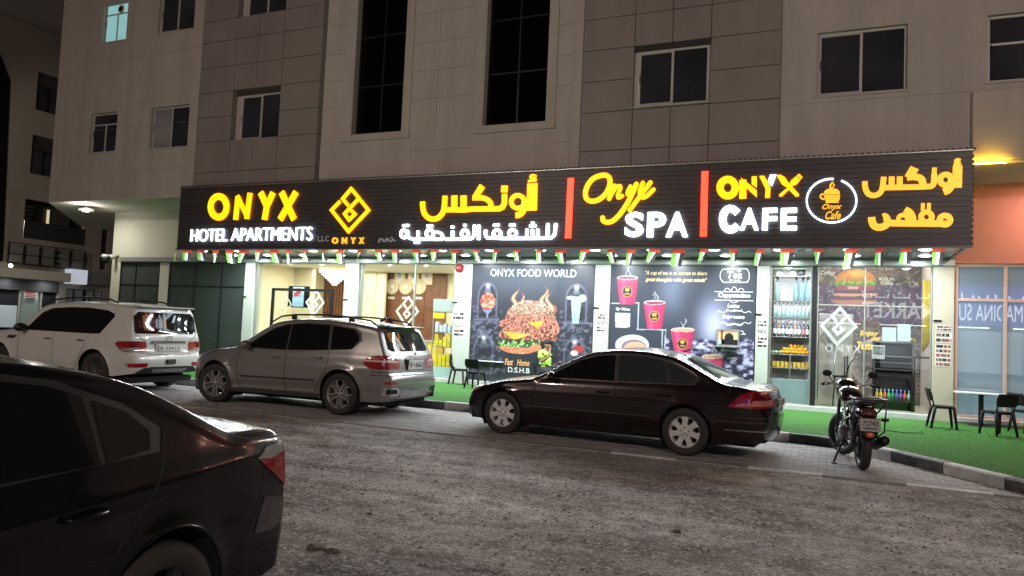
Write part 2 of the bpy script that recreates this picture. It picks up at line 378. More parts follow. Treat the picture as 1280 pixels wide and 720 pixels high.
# slim corner pilasters beside the right-hand bay
mb = MB(); mb.box(-6.12, YU-.05, ZS+.01, -5.885, YU+.01, TOPZ-.02); P(mb, 'pilaster', CREAM)
def window_unit(x0, x1, z0, z1, kind, y):
    w = link('window', None, bld); w.location = (0, 0, 0)
    fr = MB(); f = .055; yd = y+.1
    bar = lambda a, b, c, d, dy=0: fr.box(a, yd+dy, b, c, yd+.06+dy, d, bev=.005)
    bar(x0, z0, x0+f, z1); bar(x1-f, z0, x1, z1); bar(x0+f, z0, x1-f, z0+f); bar(x0+f, z1-f, x1-f, z1)
    xm = (x0+x1)/2; g = MB()
    if kind in ('S', 'curtain'):
        bar(xm-.03, z0+f, xm+.03, z1-f, -.012); bar(x0+f, z0+f, x0+f+.035, z1-f, -.01); bar(x0+f+.035, z0+f, xm-.03, z0+f+.03, -.01); bar(x0+f+.035, z1-f-.03, xm-.03, z1-f, -.01)
    elif kind in ('T', 'T2', 'lit'):
        zt = z1-.42 if kind != 'T2' else z1-.62; bar(x0+f, zt, x1-f, zt+.05)
        if kind != 'T2': bar(xm-.03, z0+f, xm+.03, zt)
    me = fr
    frm = P(me, 'window_frame', ALU if kind != 'tall' else DARKAL, None)
    if kind != 'tall':
        m3 = MB(); m3.box(x0+f+.012, yd-.028, (z0+z1)/2-.12, x0+f+.03, yd-.012, (z0+z1)/2+.1, bev=.003); P(m3, 'window_handle', BLACKP)
        m3 = MB(); m3.box(x0-.06, y-.035, z0-.045, x1+.06, y+.1, z0-.002, bev=.006)
        P(m3, 'window_sill', CREAM if kind != 'lit' else CREAM)
    gl = MB(); gm = NIGHTG
    if kind == 'lit':
        gm = mat('lit_bathroom_window', (.4, .7, .7), .3, emit=(.30, .62, .62), es=.62, noise=.2, nscale=3)
    gl.box(x0+f, yd+.02, z0+f, x1-f, yd+.035, z1-f)
    P(gl, 'window_pane', gm)
    bpy.data.objects.remove(w)
    if kind == 'curtain':
        m3 = MB(); n = 10
        for i in range(n): m3.tube([(x0+f+.04+i*.075, yd+.012, z0+f), (x0+f+.04+i*.075, yd+.012, z1-f)], .04, 6)
        P(m3, 'curtain', mat('grey_curtain', (.30, .29, .30), .8))
    if kind == 'lit':
        m3 = MB(); m3.lathe([(.0, -.01), (.13, -.01), (.15, 0), (.15, .02)], 20, 'y', (x0+.75, yd-.02, z1-.24)); P(m3, 'extractor_fan', mat('fan_grey', (.5, .5, .48), .5))
        m3 = MB(); m3.lathe([(.0, -.014), (.09, -.014)], 16, 'y', (x0+.75, yd-.021, z1-.24)); P(m3, 'fan_grille', BLACKP)
for k in wins['a']:
    if k[4] != 'tall': window_unit(*k, YU)
for k in wins['b']: window_unit(*k, YU-.13)
for (x0, x1, z0, z1, kind) in wins['a']:
    if kind != 'tall': continue
    # surround, mullions and panes of the stair glazing
    m2 = MB(); e = .26; m2.box(x0-e-.09, YU-.035, z0-.26, x0-.09, YU+.002, TOPZ-.05, bev=.006) if False else m2.box(x0-.31, YU-.04, z0-.02, x0-.002, YU+.003, TOPZ-.05, bev=.006)
    m2.box(x1+.002, YU-.04, z0-.02, x1+.26, YU+.003, TOPZ-.05, bev=.006); m2.box(x0-.33, YU-.06, z0-.22, x1+.28, YU+.003, z0-.021, bev=.006)
    P(m2, 'window_surround', CREAM)
    m2 = MB(); m2.box(x0, YU+.18, z0, x0+.05, YU+.24, z1); m2.box(x1-.05, YU+.18, z0, x1, YU+.24, z1); m2.box((x0+x1)/2-.025, YU+.18, z0, (x0+x1)/2+.025, YU+.24, z1)
    zz = [z0+.01, z0+1.42, z0+2.9, z0+4.4, z0+5.9]
    for z in zz: m2.box(x0+.05, YU+.182, z, x1-.05, YU+.238, z+.045)
    P(m2, 'window_frame', DARKAL)
    for j, z in enumerate(zz):
        zt = zz[j+1] if j < len(zz)-1 else z1
        for a, b in ((x0+.05, (x0+x1)/2-.025), ((x0+x1)/2+.025, x1-.05)):
            m3 = MB(); m3.box(a, YU+.205, z+.045, b, YU+.215, zt); P(m3, 'window_pane', glass('smoked_glass', (.16, .16, .17), 1.0))
    if x0 < -10:
        cu = mat('net_curtain', (.42, .40, .38), .8)
        for (a, b) in ((x0+.16, x0+.26), (x0+1.0, x0+1.2), (x0+1.3, x0+1.44)):
            m3 = MB(); n = max(2, int((b-a)/.045))
            for i in range(n): m3.tube([(a+i*.045, YU+.3, z0+.03), (a+i*.045+.01, YU+.3, z0+1.36)], .026, 6)
            P(m3, 'curtain', cu)
# ledge band and yellow light strip on the right
mb = MB(); mb.box(2.62, YU-.12, ZS+.02, 14, YU-.001, 7.0, bev=.02); P(mb, 'wall_band', CREAM)
mb = MB(); mb.tube([(2.66, YU-.15, ZS-.055), (3.2, YU-.15, ZS-.055)], .007, 8); P(mb, 'led_strip', em('yellow_led_strip', (1, .55, .02), 480))
# ------------------------------------------------------------------ ground floor
def tz(x, y):          # the forecourt falls gently towards the shops
    return .15-.17*min(1, max(0, (y-13.1)/6.7))
mb = MB()
mb.box(-25.4, YG, 3.76, -19.0, YG+.25, ZS-.031); P(mb, 'lower_wall', CREAM2)
mb = MB(); mb.box(-25.4, YG+.02, 0-.1, -24.93, YG+.3, 3.76); mb.box(-25.4, YG+.3, -.1, -25.2, 33, ZS-.031); mb.box(-24.93, YG+.021, 3.62, -19, YG+.25, 3.758); mb.box(-22.84, YG+.02, -.1, -22.39, YG+.3, 3.62); P(mb, 'lower_wall', CREAM2)
mb = MB(); mb.box(2.665, YG-.02, 3.66, 14, YG+.25, ZS-.031); P(mb, 'salmon_lit_wall', SALMON_LIT)
mb = MB(); mb.box(-19.2, YG+.002, 3.77, 2.66, YG+.25, ZS-.031); P(mb, 'lower_wall', CREAM2)
cols = [(-18.68, -18.24), (-14.49, -13.95), (-10.45, -9.87), (-6.04, -5.60), (-1.73, -1.42)]
for a, b in cols:
    m2 = MB(); m2.box(a, YG-.06, -.05, b, YG+.3, 3.6, bev=.01); P(m2, 'column', WHITEP)
m2 = MB(); m2.box(2.215, YG-.06, -.2, 2.655, YG+.3, 3.66, bev=.01); P(m2, 'column', mat('cream_column', (.42, .40, .31), .5, noise=.05, nscale=3))
# head beam over the glazing
mb = MB(); mb.box(-24.92, YG-.09, 3.6, 2.66, YG+.1, 3.75, bev=.006); P(mb, 'head_beam', ALUG)
mb = MB(); mb.box(-24.92, YG-.10, 3.575, 2.66, YG-.02, 3.598); P(mb, 'head_trim', mat('beam_dark_trim', (.16, .18, .15), .4, metal=.4))  # thin darker metal strip under the head beam
# threshold step
mb = MB()
for a, b in ((-18.24, -14.5), (-13.94, -10.46), (-9.86, -6.05), (-5.59, -1.74), (-1.41, 2.21), (2.66, 14)): mb.box(a, YG-.16, -.25, b, YG+.25, tz(0, 19.8)+.13, bev=.008)
P(mb, 'threshold', mat('white_step_tile', (.5, .53, .5), .35, noise=.12, nscale=5))
mb = MB(); mb.box(2.66, YG-.17, -.2, 14, YG-.161, .02); P(mb, 'step_tile', mat('dark_skirting', (.09, .09, .09), .4))
# canopy soffit (polished metal sheet) behind the sign
CAN = mat('polished_soffit_sheet', (.16, .165, .16), .12, metal=.75, noise=.12, nscale=2.5, bump=.12, bscale=3)
mb = MB(); mb.box(-19.12, 17.32, 3.752, 2.58, YG-.1, 3.79); P(mb, 'canopy_soffit', CAN)
mb = MB()
for i in range(17):
    x = -19.1+i*1.35; mb.box(x, 17.33, 3.745, x+.015, YG-.1, 3.751)
P(mb, 'soffit_joint', JOINT)['kind'] = 'stuff'
# ------------------------------------------------------------------ glazing units
def unit(name, x0, x1, z0, z1, y, fm, gm, f=.05, vs=(), hs=(), doors=()):
    fr = MB(); fr.box(x0, y, z0, x0+f, y+.08, z1, bev=.004); fr.box(x1-f, y, z0, x1, y+.08, z1, bev=.004)
    fr.box(x0+f, y, z0, x1-f, y+.08, z0+f, bev=.004); fr.box(x0+f, y, z1-f, x1-f, y+.08, z1, bev=.004)
    XS = [x0+f]+[v for v in vs]+[x1-f]; ZZ = [z0+f]+list(hs)+[z1-f]
    for v in vs: fr.box(v-f/2, y-.004, z0+f, v+f/2, y+.076, z1-f, bev=.004)
    for h in hs:
        for i in range(len(XS)-1): fr.box(XS[i]+(f/2 if i else 0), y+.002, h-f/2, XS[i+1]-(f/2 if i < len(XS)-2 else 0), y+.078, h+f/2, bev=.004)
    P(fr, 'window_frame', fm)
    for i in range(len(XS)-1):
        for j in range(len(ZZ)-1):
            g = MB(); g.box(XS[i]+(f/2 if i else 0), y+.035, ZZ[j]+(f/2 if j else 0), XS[i+1]-(f/2 if i < len(XS)-2 else 0), y+.045, ZZ[j+1]-(f/2 if j < len(ZZ)-2 else 0))
            P(g, name, gm[(i, j)] if isinstance(gm, dict) and (i, j) in gm else (gm if not isinstance(gm, dict) else gm['*']))
GREEN = glass('green_tinted_glass', (.30, .36, .33), 1.3, haze=.45, hcol=(.10, .125, .11))
GREY = glass('grey_tinted_glass', (.2, .22, .22), 1.2, haze=.55, hcol=(.10, .115, .11))
CLEAR = glass('clear_shop_glass', (.93, .96, .95), 1.0)
TR = atY(180, 356, YG).z
unit('window_pane', -24.9, -22.86, .02, 3.6, YG+.02, DARKAL, GREY, .035, (atY(166, 380, YG).x,), (TR,))
unit('window_pane', -22.36, -18.70, .02, 3.6, YG+.02, DARKAL, GREEN, .04, (atY(241, 380, YG).x, atY(274.6, 380, YG).x), (TR,))
unit('window_pane', -18.22, -14.51, .1, 3.6, YG+.02, ALUG, CLEAR, .045, (), ())
unit('window_pane', -13.93, -10.47, .1, 3.6, YG+.02, ALUG, CLEAR, .045, (-11.9,), ())
unit('window_pane', -1.40, -.42, .1, 3.6, YG+.02, ALUG, CLEAR, .035, (), ())
mb = MB(); mb.box(-.415, YG-.01, .1, -.30, YG+.12, 3.6, bev=.004); P(mb, 'door_post', DARKAL)
CAFEGL = glass('cafe_glass', (.9, .92, .92), 2.2)
unit('window_pane', -.29, 2.205, .1, 3.6, YG+.02, ALUG, CAFEGL, .03, (.78,), (2.62,))
FROST = None
def frosted():
    m = bpy.data.materials.new('frosted_window_film'); m.use_nodes = True; n = m.node_tree; b = n.nodes['Principled BSDF']
    b.inputs['Base Color'].default_value = (.14, .20, .25, 1); b.inputs['Roughness'].default_value = .6
    b.inputs['Coat Weight'].default_value = 1; b.inputs['Coat Roughness'].default_value = .01; b.inputs['Coat IOR'].default_value = 2.3
    b.inputs['Emission Color'].default_value = (.20, .36, .46, 1); b.inputs['Emission Strength'].default_value = .25
    t = n.nodes.new('ShaderNodeTexNoise'); t.inputs['Scale'].default_value = .8; tc = n.nodes.new('ShaderNodeTexCoord'); n.links.new(tc.outputs['Object'], t.inputs['Vector'])
    mr = n.nodes.new('ShaderNodeMapRange'); mr.inputs[3].default_value = .14; mr.inputs[4].default_value = .34; n.links.new(t.outputs['Fac'], mr.inputs[0]); n.links.new(mr.outputs[0], b.inputs['Emission Strength'])
    return m
FROST = frosted()
PINKAL = mat('beige_aluminium', (.55, .40, .34), .4, metal=.1)
H2 = atY(1225, 375, YG).z
unit('frosted_pane', 2.67, 8.0, .1, 3.65, YG+.02, PINKAL, FROST, .07, (3.67, 5.0, 6.5), (H2,))
# ------------------------------------------------------------------ rooms
def room(x0, x1, y1, wallm, floorm, ceil, back=None, name='room', H=3.66):
    y0 = YG+.14
    m2 = MB(); m2.box(x0, y0, .02, x1, y1, .06); P(m2, 'room_floor', floorm)
    m2 = MB(); m2.box(x0, y0, H-.04, x1, y1, H); P(m2, 'room_ceiling', ceil)
    m2 = MB(); m2.box(x0-.08, y0, .0, x0, y1, H); m2.box(x1, y0, 0, x1+.08, y1, H); P(m2, 'room_wall', wallm)
    m2 = MB(); m2.box(x0-.08, y1, 0, x1+.08, y1+.1, H); P(m2, 'back_wall', back or wallm)
LOBW = mat('lobby_cream_wall', (.78, .68, .49), .6, noise=.04, nscale=1)
WOOD = mat('lobby_walnut_panel', (.20, .085, .045), .35, noise=.3, nscale=5)
CEIL = mat('white_ceiling', (.75, .74, .7), .7)
TILE = mat('pale_floor_tile', (.6, .55, .46), .2, noise=.06, nscale=2)
room(-18.5, -10.3, YG+4.2, LOBW, TILE, CEIL)
room(-24.95, -18.75, YG+5, mat('empty_unit_wall', (.30, .32, .28), .8), mat('empty_unit_floor', (.2, .2, .18), .7), CEIL)
room(-1.7, 2.3, YG+3.2, mat('cafe_wall', (.5, .45, .42), .6), TILE, CEIL, H=4.75)
lamp('AREA', 'lobby_light', bld, (-14.4+8, YG+2-YU, 3.55), 330, (1, .91, .74), 6.5, sizey=3)
lamp('AREA', 'cafe_light', bld, (.5+8, YG+1.2-YU, 4.6), 230, (1, .95, .88), 2.6, sizey=2)
lamp('AREA', 'unit_light', bld, (-20.5+8, YG+2.5-YU, 3.5), 16, (.75, 1, .8), 2, sizey=2)

mb = MB(); xa, xb = atY(300, 380, YG+2.3).x, atY(388.5, 380, YG+2.3).x; mb.box(xa, YG+2.3, .06, xb, YG+2.5, 3.61); P(mb, 'lobby_partition', LOBW)
mb = MB(); xc = atY(331, 380, YG+2.3).x; mb.box(xc, YG+2.285, .06, xc+.02, YG+2.3, 3.6); P(mb, 'partition_joint', mat('partition_joint_line', (.5, .4, .26), .7))
mb = MB(); xa, xb = atY(436, 380, YG+3.6).x, atY(479, 380, YG+3.6).x
for k in range(4): a_ = xa+(xb-xa)*k/4; mb2 = MB(); mb2.box(a_, YG+3.6+(.05 if k % 2 else 0), .06, xa+(xb-xa)*(k+1)/4-.004, YG+3.8, 3.61, bev=.01); P(mb2, 'fluted_panel', LOBW)

for i, x in enumerate((4.7, 6.6, 8.5)):  # added lamps out of view, there to light the pink wall
    t = thing('added_soffit_lamp', 'added warm pink lamp out of view right of the black sign, '+('nearest to it', 'second from it', 'farthest from it')[i], 'lamp', (x, 18.9, ZS-.034))
    MB().lathe([(.09, -.004), (.13, -.012), (.14, 0)], 20).build('trim_ring', ALU, t); MB().lathe([(0, -.008), (.09, -.006)], 20).build('lens', em('added_lamp_lens', (1, .45, .32), 14), t); lamp('AREA', 'wall_fill_glow', t, (0, 0, -.03), 62, (1, .50, .40), .18)
# ------------------------------------------------------------------ illuminated fascia sign
YS = 17.2; SX0, SX1, SZ0, SZ1 = -19.15, 2.60, 3.75, 5.70
sign = thing('fascia_sign', 'long black illuminated fascia with yellow and white lettering over the shopfronts', 'sign', (0, YS, 0)); sign['_o'] = (0, YS, 0)
def S(mb, name, m, **k):
    mb.v = [(v[0], v[1]-YS, v[2]) for v in mb.v]; return mb.build(name, m, sign, **k)
mb = MB(); mb.box(SX0, YS, SZ0, SX1, YS+.28, SZ1); S(mb, 'fascia_box', FASC)
mb = MB(); n = 17; h = (SZ1-SZ0-.08)/n
for i in range(n):
    z = SZ0+.04+i*h; mb.prism([(YS-.002, z+.006), (YS-.010, z+.010), (YS-.014, z+h-.010), (YS-.002, z+h-.006)], SX0+.02, SX1-.02, 'yz')
S(mb, 'fascia_slats', FASC)
mb = MB(); mb.box(SX0-.02, YS-.04, SZ0-.03, SX1+.02, YS+.12, SZ0-.001, bev=.006); S(mb, 'bottom_trim', mat('dark_trim', (.10, .10, .12), .35, metal=.6))
mb = MB(); mb.box(SX0-.02, YS-.04, SZ1+.001, SX1+.02, YS+.02, SZ1+.03, bev=.004); S(mb, 'top_trim', STEEL)
mb = MB(); x = SX0; zz = []
while x < SX1+.03: zz += [(x, SZ1+.032), (x+.03, SZ1+.07), (x+.065, SZ1+.07), (x+.095, SZ1+.032)]; x += .12
for a, b in zip(zz[:-1], zz[1:]):
    k = len(mb.v); mb.v += [(a[0], YS-.03, a[1]), (b[0], YS-.03, b[1]), (b[0], YU+.0, b[1]+.0), (a[0], YU+.0, a[1]+.0)]; mb.f.append((k, k+1, k+2, k+3)); mb.mi.append(0); mb.sm.append(False)
    k = len(mb.v); mb.v += [(a[0], YS-.03, SZ1+.03), (b[0], YS-.03, SZ1+.03), (b[0], YS-.03, b[1]), (a[0], YS-.03, a[1])]; mb.f.append((k, k+1, k+2, k+3)); mb.mi.append(0); mb.sm.append(False)
S(mb, 'corrugated_top', mat('rusty_corrugated_sheet', (.10, .085, .08), .6, metal=.3, noise=.3, nscale=8))
mb = MB(); z = SZ0
while z < SZ1-.03: mb.box(SX1+.001, YS+.0, z+.01, SX1+.03, YS+.05, z+.085); z += .12
S(mb, 'corrugated_edge', mat('rusty_corrugated_sheet', (.1, .08, .08)))
YF = YS-.075; YB = YS-.03
def T(ox, oy, k): return lambda x, y: (lambda p: (p.x, p.z))(atY(ox+x/k, oy+y/k, YF))
CNT = [0]
def glyph(name, t, strokes, m):
    """strokes: (pts, width_m, closed, round, smooth iterations) in crop pixels"""
    b = MB()
    for st in strokes:
        pts, w = st[0], st[1]; cl = 'c' in st[2]; rd = 'r' in st[2]; CNT[0] += 1; d = (CNT[0] % 7)*.0009
        q = [t(*p) for p in pts]
        for ch in st[2]:
            if ch == 's': q = smoothpts(q, cl, 1)
        if 'p' in st[2]:     # filled polygon
            b.prism(q, YF-d, YB, 'xz')
        else: stroke(b, q, w, YF-d, YB, cl, rd)
    return S(b, name, m)
# ONYX
t = T(220, 180, 3.765)
glyph('letter_o', t, [(ellipse(198, 295, 37.5, 49, 32), .20, 'c')], YEL)
glyph('letter_n', t, [([(278, 356), (289, 245)], .16, ''), ([(286, 244), (334, 346)], .13, ''), ([(330, 352), (346, 230)], .16, '')], YEL)
glyph('letter_y', t, [([(396, 228), (427, 296)], .185, ''), ([(455, 228), (425, 294), (414, 356)], .18, '')], YEL)
glyph('letter_x', t, [([(494, 226), (553, 354)], .19, ''), ([(563, 225), (487, 355)], .19, '')], YEL)
def tf(name, body, t, x0, y0, x1, y1, m, bold=0., shear=0., split=True, spacing=1., depth=.045):
    a, b = t(x0, (y0+y1)/2), t(x1, (y0+y1)/2); zt = t((x0+x1)/2, y0)[1]; zb = t((x0+x1)/2, y1)[1]
    r = textfit(name, body, a[0], b[0], zb, zt, YF-YS, m, sign, depth, bold, shear, spacing, split); return r
tf('letter', 'HOTEL', t, 68, 400, 238, 457, WHT, -.012); tf('letter', 'APARTMENTS', t, 259, 393, 638, 454, WHT, -.012)
GREYL = em('dim_grey_letter', (.5, .5, .52), .22)
tf('small_letter', 'L.L.C', t, 667, 432, 718, 458, GREYL, .0, depth=.02)
def small_arabic(t, pts, w, m, name='small_letter'): glyph(name, t, [(p, w, 'r') for p in pts], m)
small_arabic(t, [[(952, 462), (958, 446), (970, 446), (972, 458), (985, 458), (988, 446), (998, 446), (1000, 458), (1012, 458), (1018, 448), (1028, 456)], [(1012, 440), (1013, 441)]], .03, GREYL)
# diamond emblem
LOGO = [[(105, 262), (28, 342), (180, 535), (360, 342), (290, 255)], [(178, 300), (128, 240), (205, 150), (275, 235), (145, 375), (185, 430), (238, 378), (205, 345)]]
def logo_at(name, cx, cz, half, y0, y1, m, parent, off=(0, 0, 0), w=.14):
    b = MB()
    for i, q in enumerate(LOGO): stroke(b, [((x-192)/190*half+cx-off[0], -(y-342)/190*half+cz-off[2]) for x, y in q], w*half, y0-off[1]-i*.0008, y1-off[1])
    return b.build(name, m, parent)
t = T(410, 215, 7.2)
glyph('emblem', t, [(LOGO[0], .088, ''), (LOGO[1], .088, '')], YEL)
t2 = T(410, 215, 7.2)
for ch, x0, x1 in (('O', 33, 85), ('N', 122, 165), ('Y', 200, 245), ('X', 275, 320)): tf('small_letter', ch, t2, x0, 588, x1, 645, YELD, .03, split=False)
# Arabic words on the hotel sign
t = T(0, 0, 1); A3 = lambda x, y: (490+x/7.2, 210+y/7.2); A4 = lambda x, y: (590+x/7.2, 210+y/7.2)
a3 = lambda L: [A3(*p) for p in L]; a4 = lambda L: [A4(*p) for p in L]
W1 = .135
glyph('arabic_word', t, [(a3([(272, 302), (272, 350), (285, 410), (325, 452), (365, 461), (410, 452), (450, 412), (468, 360), (474, 250)]), W1, 's'),
    (a3([(474, 374), (640, 377)])+a4([(0, 368), (240, 366), (272, 350), (288, 318), (290, 232)]), W1, ''), (a3([(558, 247), (556, 372)]), .165, ''), (a3([(641, 247), (640, 372)]), .165, ''),
    ([(602.6, 232), (593, 247.2)], .16, ''), ([(590.5, 247.2), (603, 247), (609.5, 249.5), (613.2, 254), (613.6, 261)], .13, 's'),
    (a4([(262, 188), (316, 188)]), .17, '')], YEL)
glyph('arabic_letter', t, [([A4(*p) for p in ellipse(410, 303, 59, 58, 26)], .115, 'c'), (a4([(468, 300), (472, 350), (450, 400), (420, 422), (390, 424)]), .15, 's')], YEL)
glyph('arabic_letter', t, [(a4([(541, 138), (534, 381)]), .27, ''), (a4([(576, 72), (548, 60), (522, 72), (528, 92), (574, 92)]),   .05, 's'), (a4([(503, 117), (577, 110)]), .055, '')], YEL)
W2 = .067
def dots(tt, L, w=.11): return [(tt([(x-11, y), (x+11, y)]), w, '') for x, y in L]
glyph('arabic_word', t, [([A3(*p) for p in ellipse(103, 592, 27, 36, 20)], .062, 'c'), (a3([(135, 560), (138, 612), (160, 640), (380, 640)]), W2, 's'), (a3([(230, 565), (231, 640)]), W2, ''), ([A3(*p) for p in ellipse(336, 590, 32, 38, 20)], .07, 'c'),
    (a3([(395, 572), (435, 585), (452, 612), (448, 641), (380, 641)]), W2, 's')]+dots(a3, [(103, 518), (135, 516), (206, 668), (232, 668), (322, 522), (350, 520)], .068), WHT)
glyph('arabic_word', t, [(a3([(470, 641), (700, 638), (728, 622), (738, 590), (738, 512)]), W2, 's'), (a3([(541, 562), (541, 640)]), W2, ''), ([A3(*p) for p in ellipse(652, 592, 30, 36, 20)], .07, 'c')]+dots(a3, [(540, 530), (652, 516)], .068), WHT)
glyph('arabic_letter', t, [(a3([(778, 512), (776, 645)]), W2, '')], WHT)
glyph('arabic_word', t, [(a4([(120, 555), (115, 600), (135, 634), (690, 632), (722, 622), (744, 590), (750, 497)]), W2, 's'), ([A4(*p) for p in ellipse(222, 590, 33, 34, 20)], .07, 'c'), ([A4(*p) for p in ellipse(362, 588, 33, 34, 20)], .07, 'c'),
    (a4([(492, 548), (490, 630)]), W2, ''), (a4([(541, 550), (540, 630)]), W2, ''), (a4([(590, 548), (589, 630)]), W2, ''), (a4([(680, 497), (674, 630)]), W2, '')]+dots(a4, [(200, 514), (230, 512), (345, 514), (375, 512), (543, 494), (526, 521), (561, 519)], .068), WHT)
# red bars
glyph('red_bar', t, [([(713.3, 222.5), (709.7, 297.6)], .155, '')], RED); glyph('red_bar', t, [([(881, 214), (879, 295.5)], .15, '')], RED)
# Onyx SPA
t = T(720, 205, 7.2)
glyph('script_letter', t, [([(235, 96), (290, 104), (308, 150), (296, 215), (262, 275), (205, 322), (140, 338), (92, 318), (78, 262), (100, 190), (150, 125)], .115, 'css')], YEL)
glyph('script_letter', t, [([(345, 195), (296, 312)], .1, 'r'), ([(318, 270), (355, 210), (392, 192), (402, 212), (372, 278), (380, 308), (415, 285)], .085, 'rs')], YEL)
glyph('script_letter', t, [([(488, 200), (462, 248), (465, 282), (500, 262), (540, 185)], .085, 'rs'), ([(542, 180), (480, 320), (405, 440), (335, 512), (275, 528), (240, 510), (238, 482)], .11, 'rs')], YEL)
glyph('script_letter', t, [([(600, 168), (568, 250), (585, 306), (635, 290), (695, 228)], .095, 'rs'), ([(668, 165), (565, 300), (482, 412)], .1, 'rs')], YEL)
t = T(720, 205, 7.2)
for ch, x0, x1 in (('S', 440, 606), ('P', 640, 806), ('A', 810, 1008)): tf('letter', ch, t, x0, 432, x1, 655, WHT, .035, split=False)
# ONYX CAFE
t = T(885, 205, 7.576)
glyph('letter_o', t, [(ellipse(185, 222, 72, 78, 32), .155, 'c')], YEL)
glyph('letter_n', t, [([(328, 150), (328, 326)], .15, ''), ([(312, 128), (460, 248), (460, 314), (340, 205)], 0, 'p'), ([(414, 118), (460, 116), (460, 222), (414, 190)], 0, 'p')], YEL)
glyph('letter_y', t, [([(485, 113), (533, 112), (590, 225), (585, 318), (540, 318), (545, 235)], 0, 'p')], YEL)
glyph('letter_y_tip', t, [([(588, 104), (645, 100), (603, 206), (585, 195), (568, 160)], 0, 'p')], WHT)
glyph('knife', t, [([(652, 108), (680, 100), (725, 122), (765, 180), (862, 285), (858, 303), (830, 306), (745, 218), (700, 190)], 0, 'p')], YEL)
glyph('fork', t, [([(672, 290), (765, 215), (782, 160), (862, 92), (893, 122), (838, 190), (800, 205), (700, 305), (675, 305)], 0, 'p')], YEL)
glyph('fork_slots', t, [([(838, 118), (870, 150)], .012, ''), ([(850, 108), (880, 138)], .012, '')], FASC)
t = T(885, 205, 7.576)
glyph('letter_c', t, [([(278, 462), (240, 425), (190, 420), (150, 455), (135, 522), (150, 590), (190, 622), (240, 618), (280, 580)], .155, 's')], WHT)
for ch, x0, x1 in (('A', 303, 480), ('F', 514, 652), ('E', 690, 842)): tf('letter', ch, t, x0, 417, x1, 625, WHT, .03, split=False)
# round cafe emblem
t = T(1000, 210, 9)
def el(cx, cy, rx, ry, a0, a1, n=40): return [(cx+rx*math.cos(math.radians(a0+(a1-a0)*i/(n-1))), cy+ry*math.sin(math.radians(a0+(a1-a0)*i/(n-1)))) for i in range(n)]
glyph('emblem_ring', t, [(el(355, 366, 280, 246, -67, 275), .035, '')], WHTG)
glyph('emblem_disc', t, [(el(355, 366, 262, 230, 0, 350), 0, 'p')], mat('matt_black_disc', (.012, .012, .013), .5)) if False else None
glyph('burger_cup', t, [([(268, 292), (275, 262), (305, 238), (355, 228), (410, 234), (440, 255), (450, 292)], 0, 'p'), ([(270, 303), (450, 303), (450, 322), (270, 322)], 0, 'p'), ([(276, 330), (446, 330), (446, 346), (276, 346)], 0, 'p'), ([(278, 353), (446, 353), (425, 375), (438, 388), (285, 388), (298, 375)], 0, 'p'),
    ([(266, 292), (235, 296), (226, 320), (240, 342), (270, 350)], .028, 's'), ([(372, 158), (340, 190), (338, 218), (352, 222)], .03, 's'), ([(386, 178), (378, 205), (360, 222)], .022, 's')], YELD)
tf('script_word', 'Onyx', t, 250, 402, 470, 478, YELD, .012, .35, split=False, depth=.03); tf('script_word', 'Cafe', t, 285, 485, 460, 575, YELD, .012, .35, split=False, depth=.03)
# second Arabic block
t = T(1070, 190, 6.543); W3 = .108
glyph('arabic_word', t, [([(72, 238), (74, 290), (95, 340), (140, 358), (190, 343), (216, 305), (228, 202)], W3, 's'), ([(228, 290), (600, 283), (630, 272), (640, 245), (641, 182)], W3, 's'), ([(293, 200), (291, 285)], W3, ''), ([(359, 200), (357, 285)], W3, ''),
    ([(480, 128), (432, 208)], .17, ''), ([(418, 206), (480, 200), (530, 212), (548, 245), (542, 282)], .13, 's'), ([(622, 157), (660, 157)], .15, '')], YELD)
glyph('arabic_letter', t, [(ellipse(735, 226, 46, 44, 26), .105, 'c'), ([(781, 235), (778, 280), (755, 312), (718, 326)], .14, 's')], YELD)
glyph('arabic_letter', t, [([(832, 112), (828, 290)], .165, ''), ([(856, 68), (830, 56), (812, 68), (818, 84), (852, 82)], .045, 's'), ([(800, 102), (860, 95)], .05, '')], YELD)
glyph('arabic_word', t, [(ellipse(728, 556, 42, 38, 26), .11, 'c'), ([(730, 585), (300, 582), (262, 575), (255, 545), (238, 524), (222, 530)], .13, 's'), (ellipse(577, 530, 44, 40, 24), .10, 'c'), ([(532, 447), (562, 447)], .15, ''), ([(582, 446), (612, 446)], .15, ''),
    (ellipse(385, 548, 38, 34, 22), .085, 'c'), ([(400, 468), (445, 490), (468, 540), (462, 580)], .12, 's'), ([(262, 570), (240, 605), (185, 620), (145, 602), (130, 565), (128, 532)], .14, 's')], YELD)
# ------------------------------------------------------------------ bunting
bun = thing('flag_bunting', 'string of small red green white and black flags hanging below the black sign', 'bunting', (0, 17.08, 3.70))
cord = [(SX0+.05+i*(SX1-SX0-.2)/80, 0, .012*math.sin(i*1.7)-.0) for i in range(81)]
MB().tube(cord, .004, 5).build('bunting_cord', mat('white_cord', (.6, .6, .6), .6), bun)
def cloth(name, c):
    m = mat(name, c, .8); n = m.node_tree; o = n.nodes['Material Output']; t = n.nodes.new('ShaderNodeBsdfTranslucent'); t.inputs[0].default_value = tuple(c)+(1,); x = n.nodes.new('ShaderNodeMixShader'); x.inputs[0].default_value = .5
    n.links.new(n.nodes['Principled BSDF'].outputs[0], x.inputs[1]); n.links.new(t.outputs[0], x.inputs[2]); n.links.new(x.outputs[0], o.inputs[0]); return m
FM = [cloth('flag_red', (.75, .10, .06)), cloth('flag_green', (.22, .62, .10)), cloth('flag_white', (.85, .88, .85)), cloth('flag_black', (.05, .05, .05))]
x = SX0+.1; rr = random.Random(3)
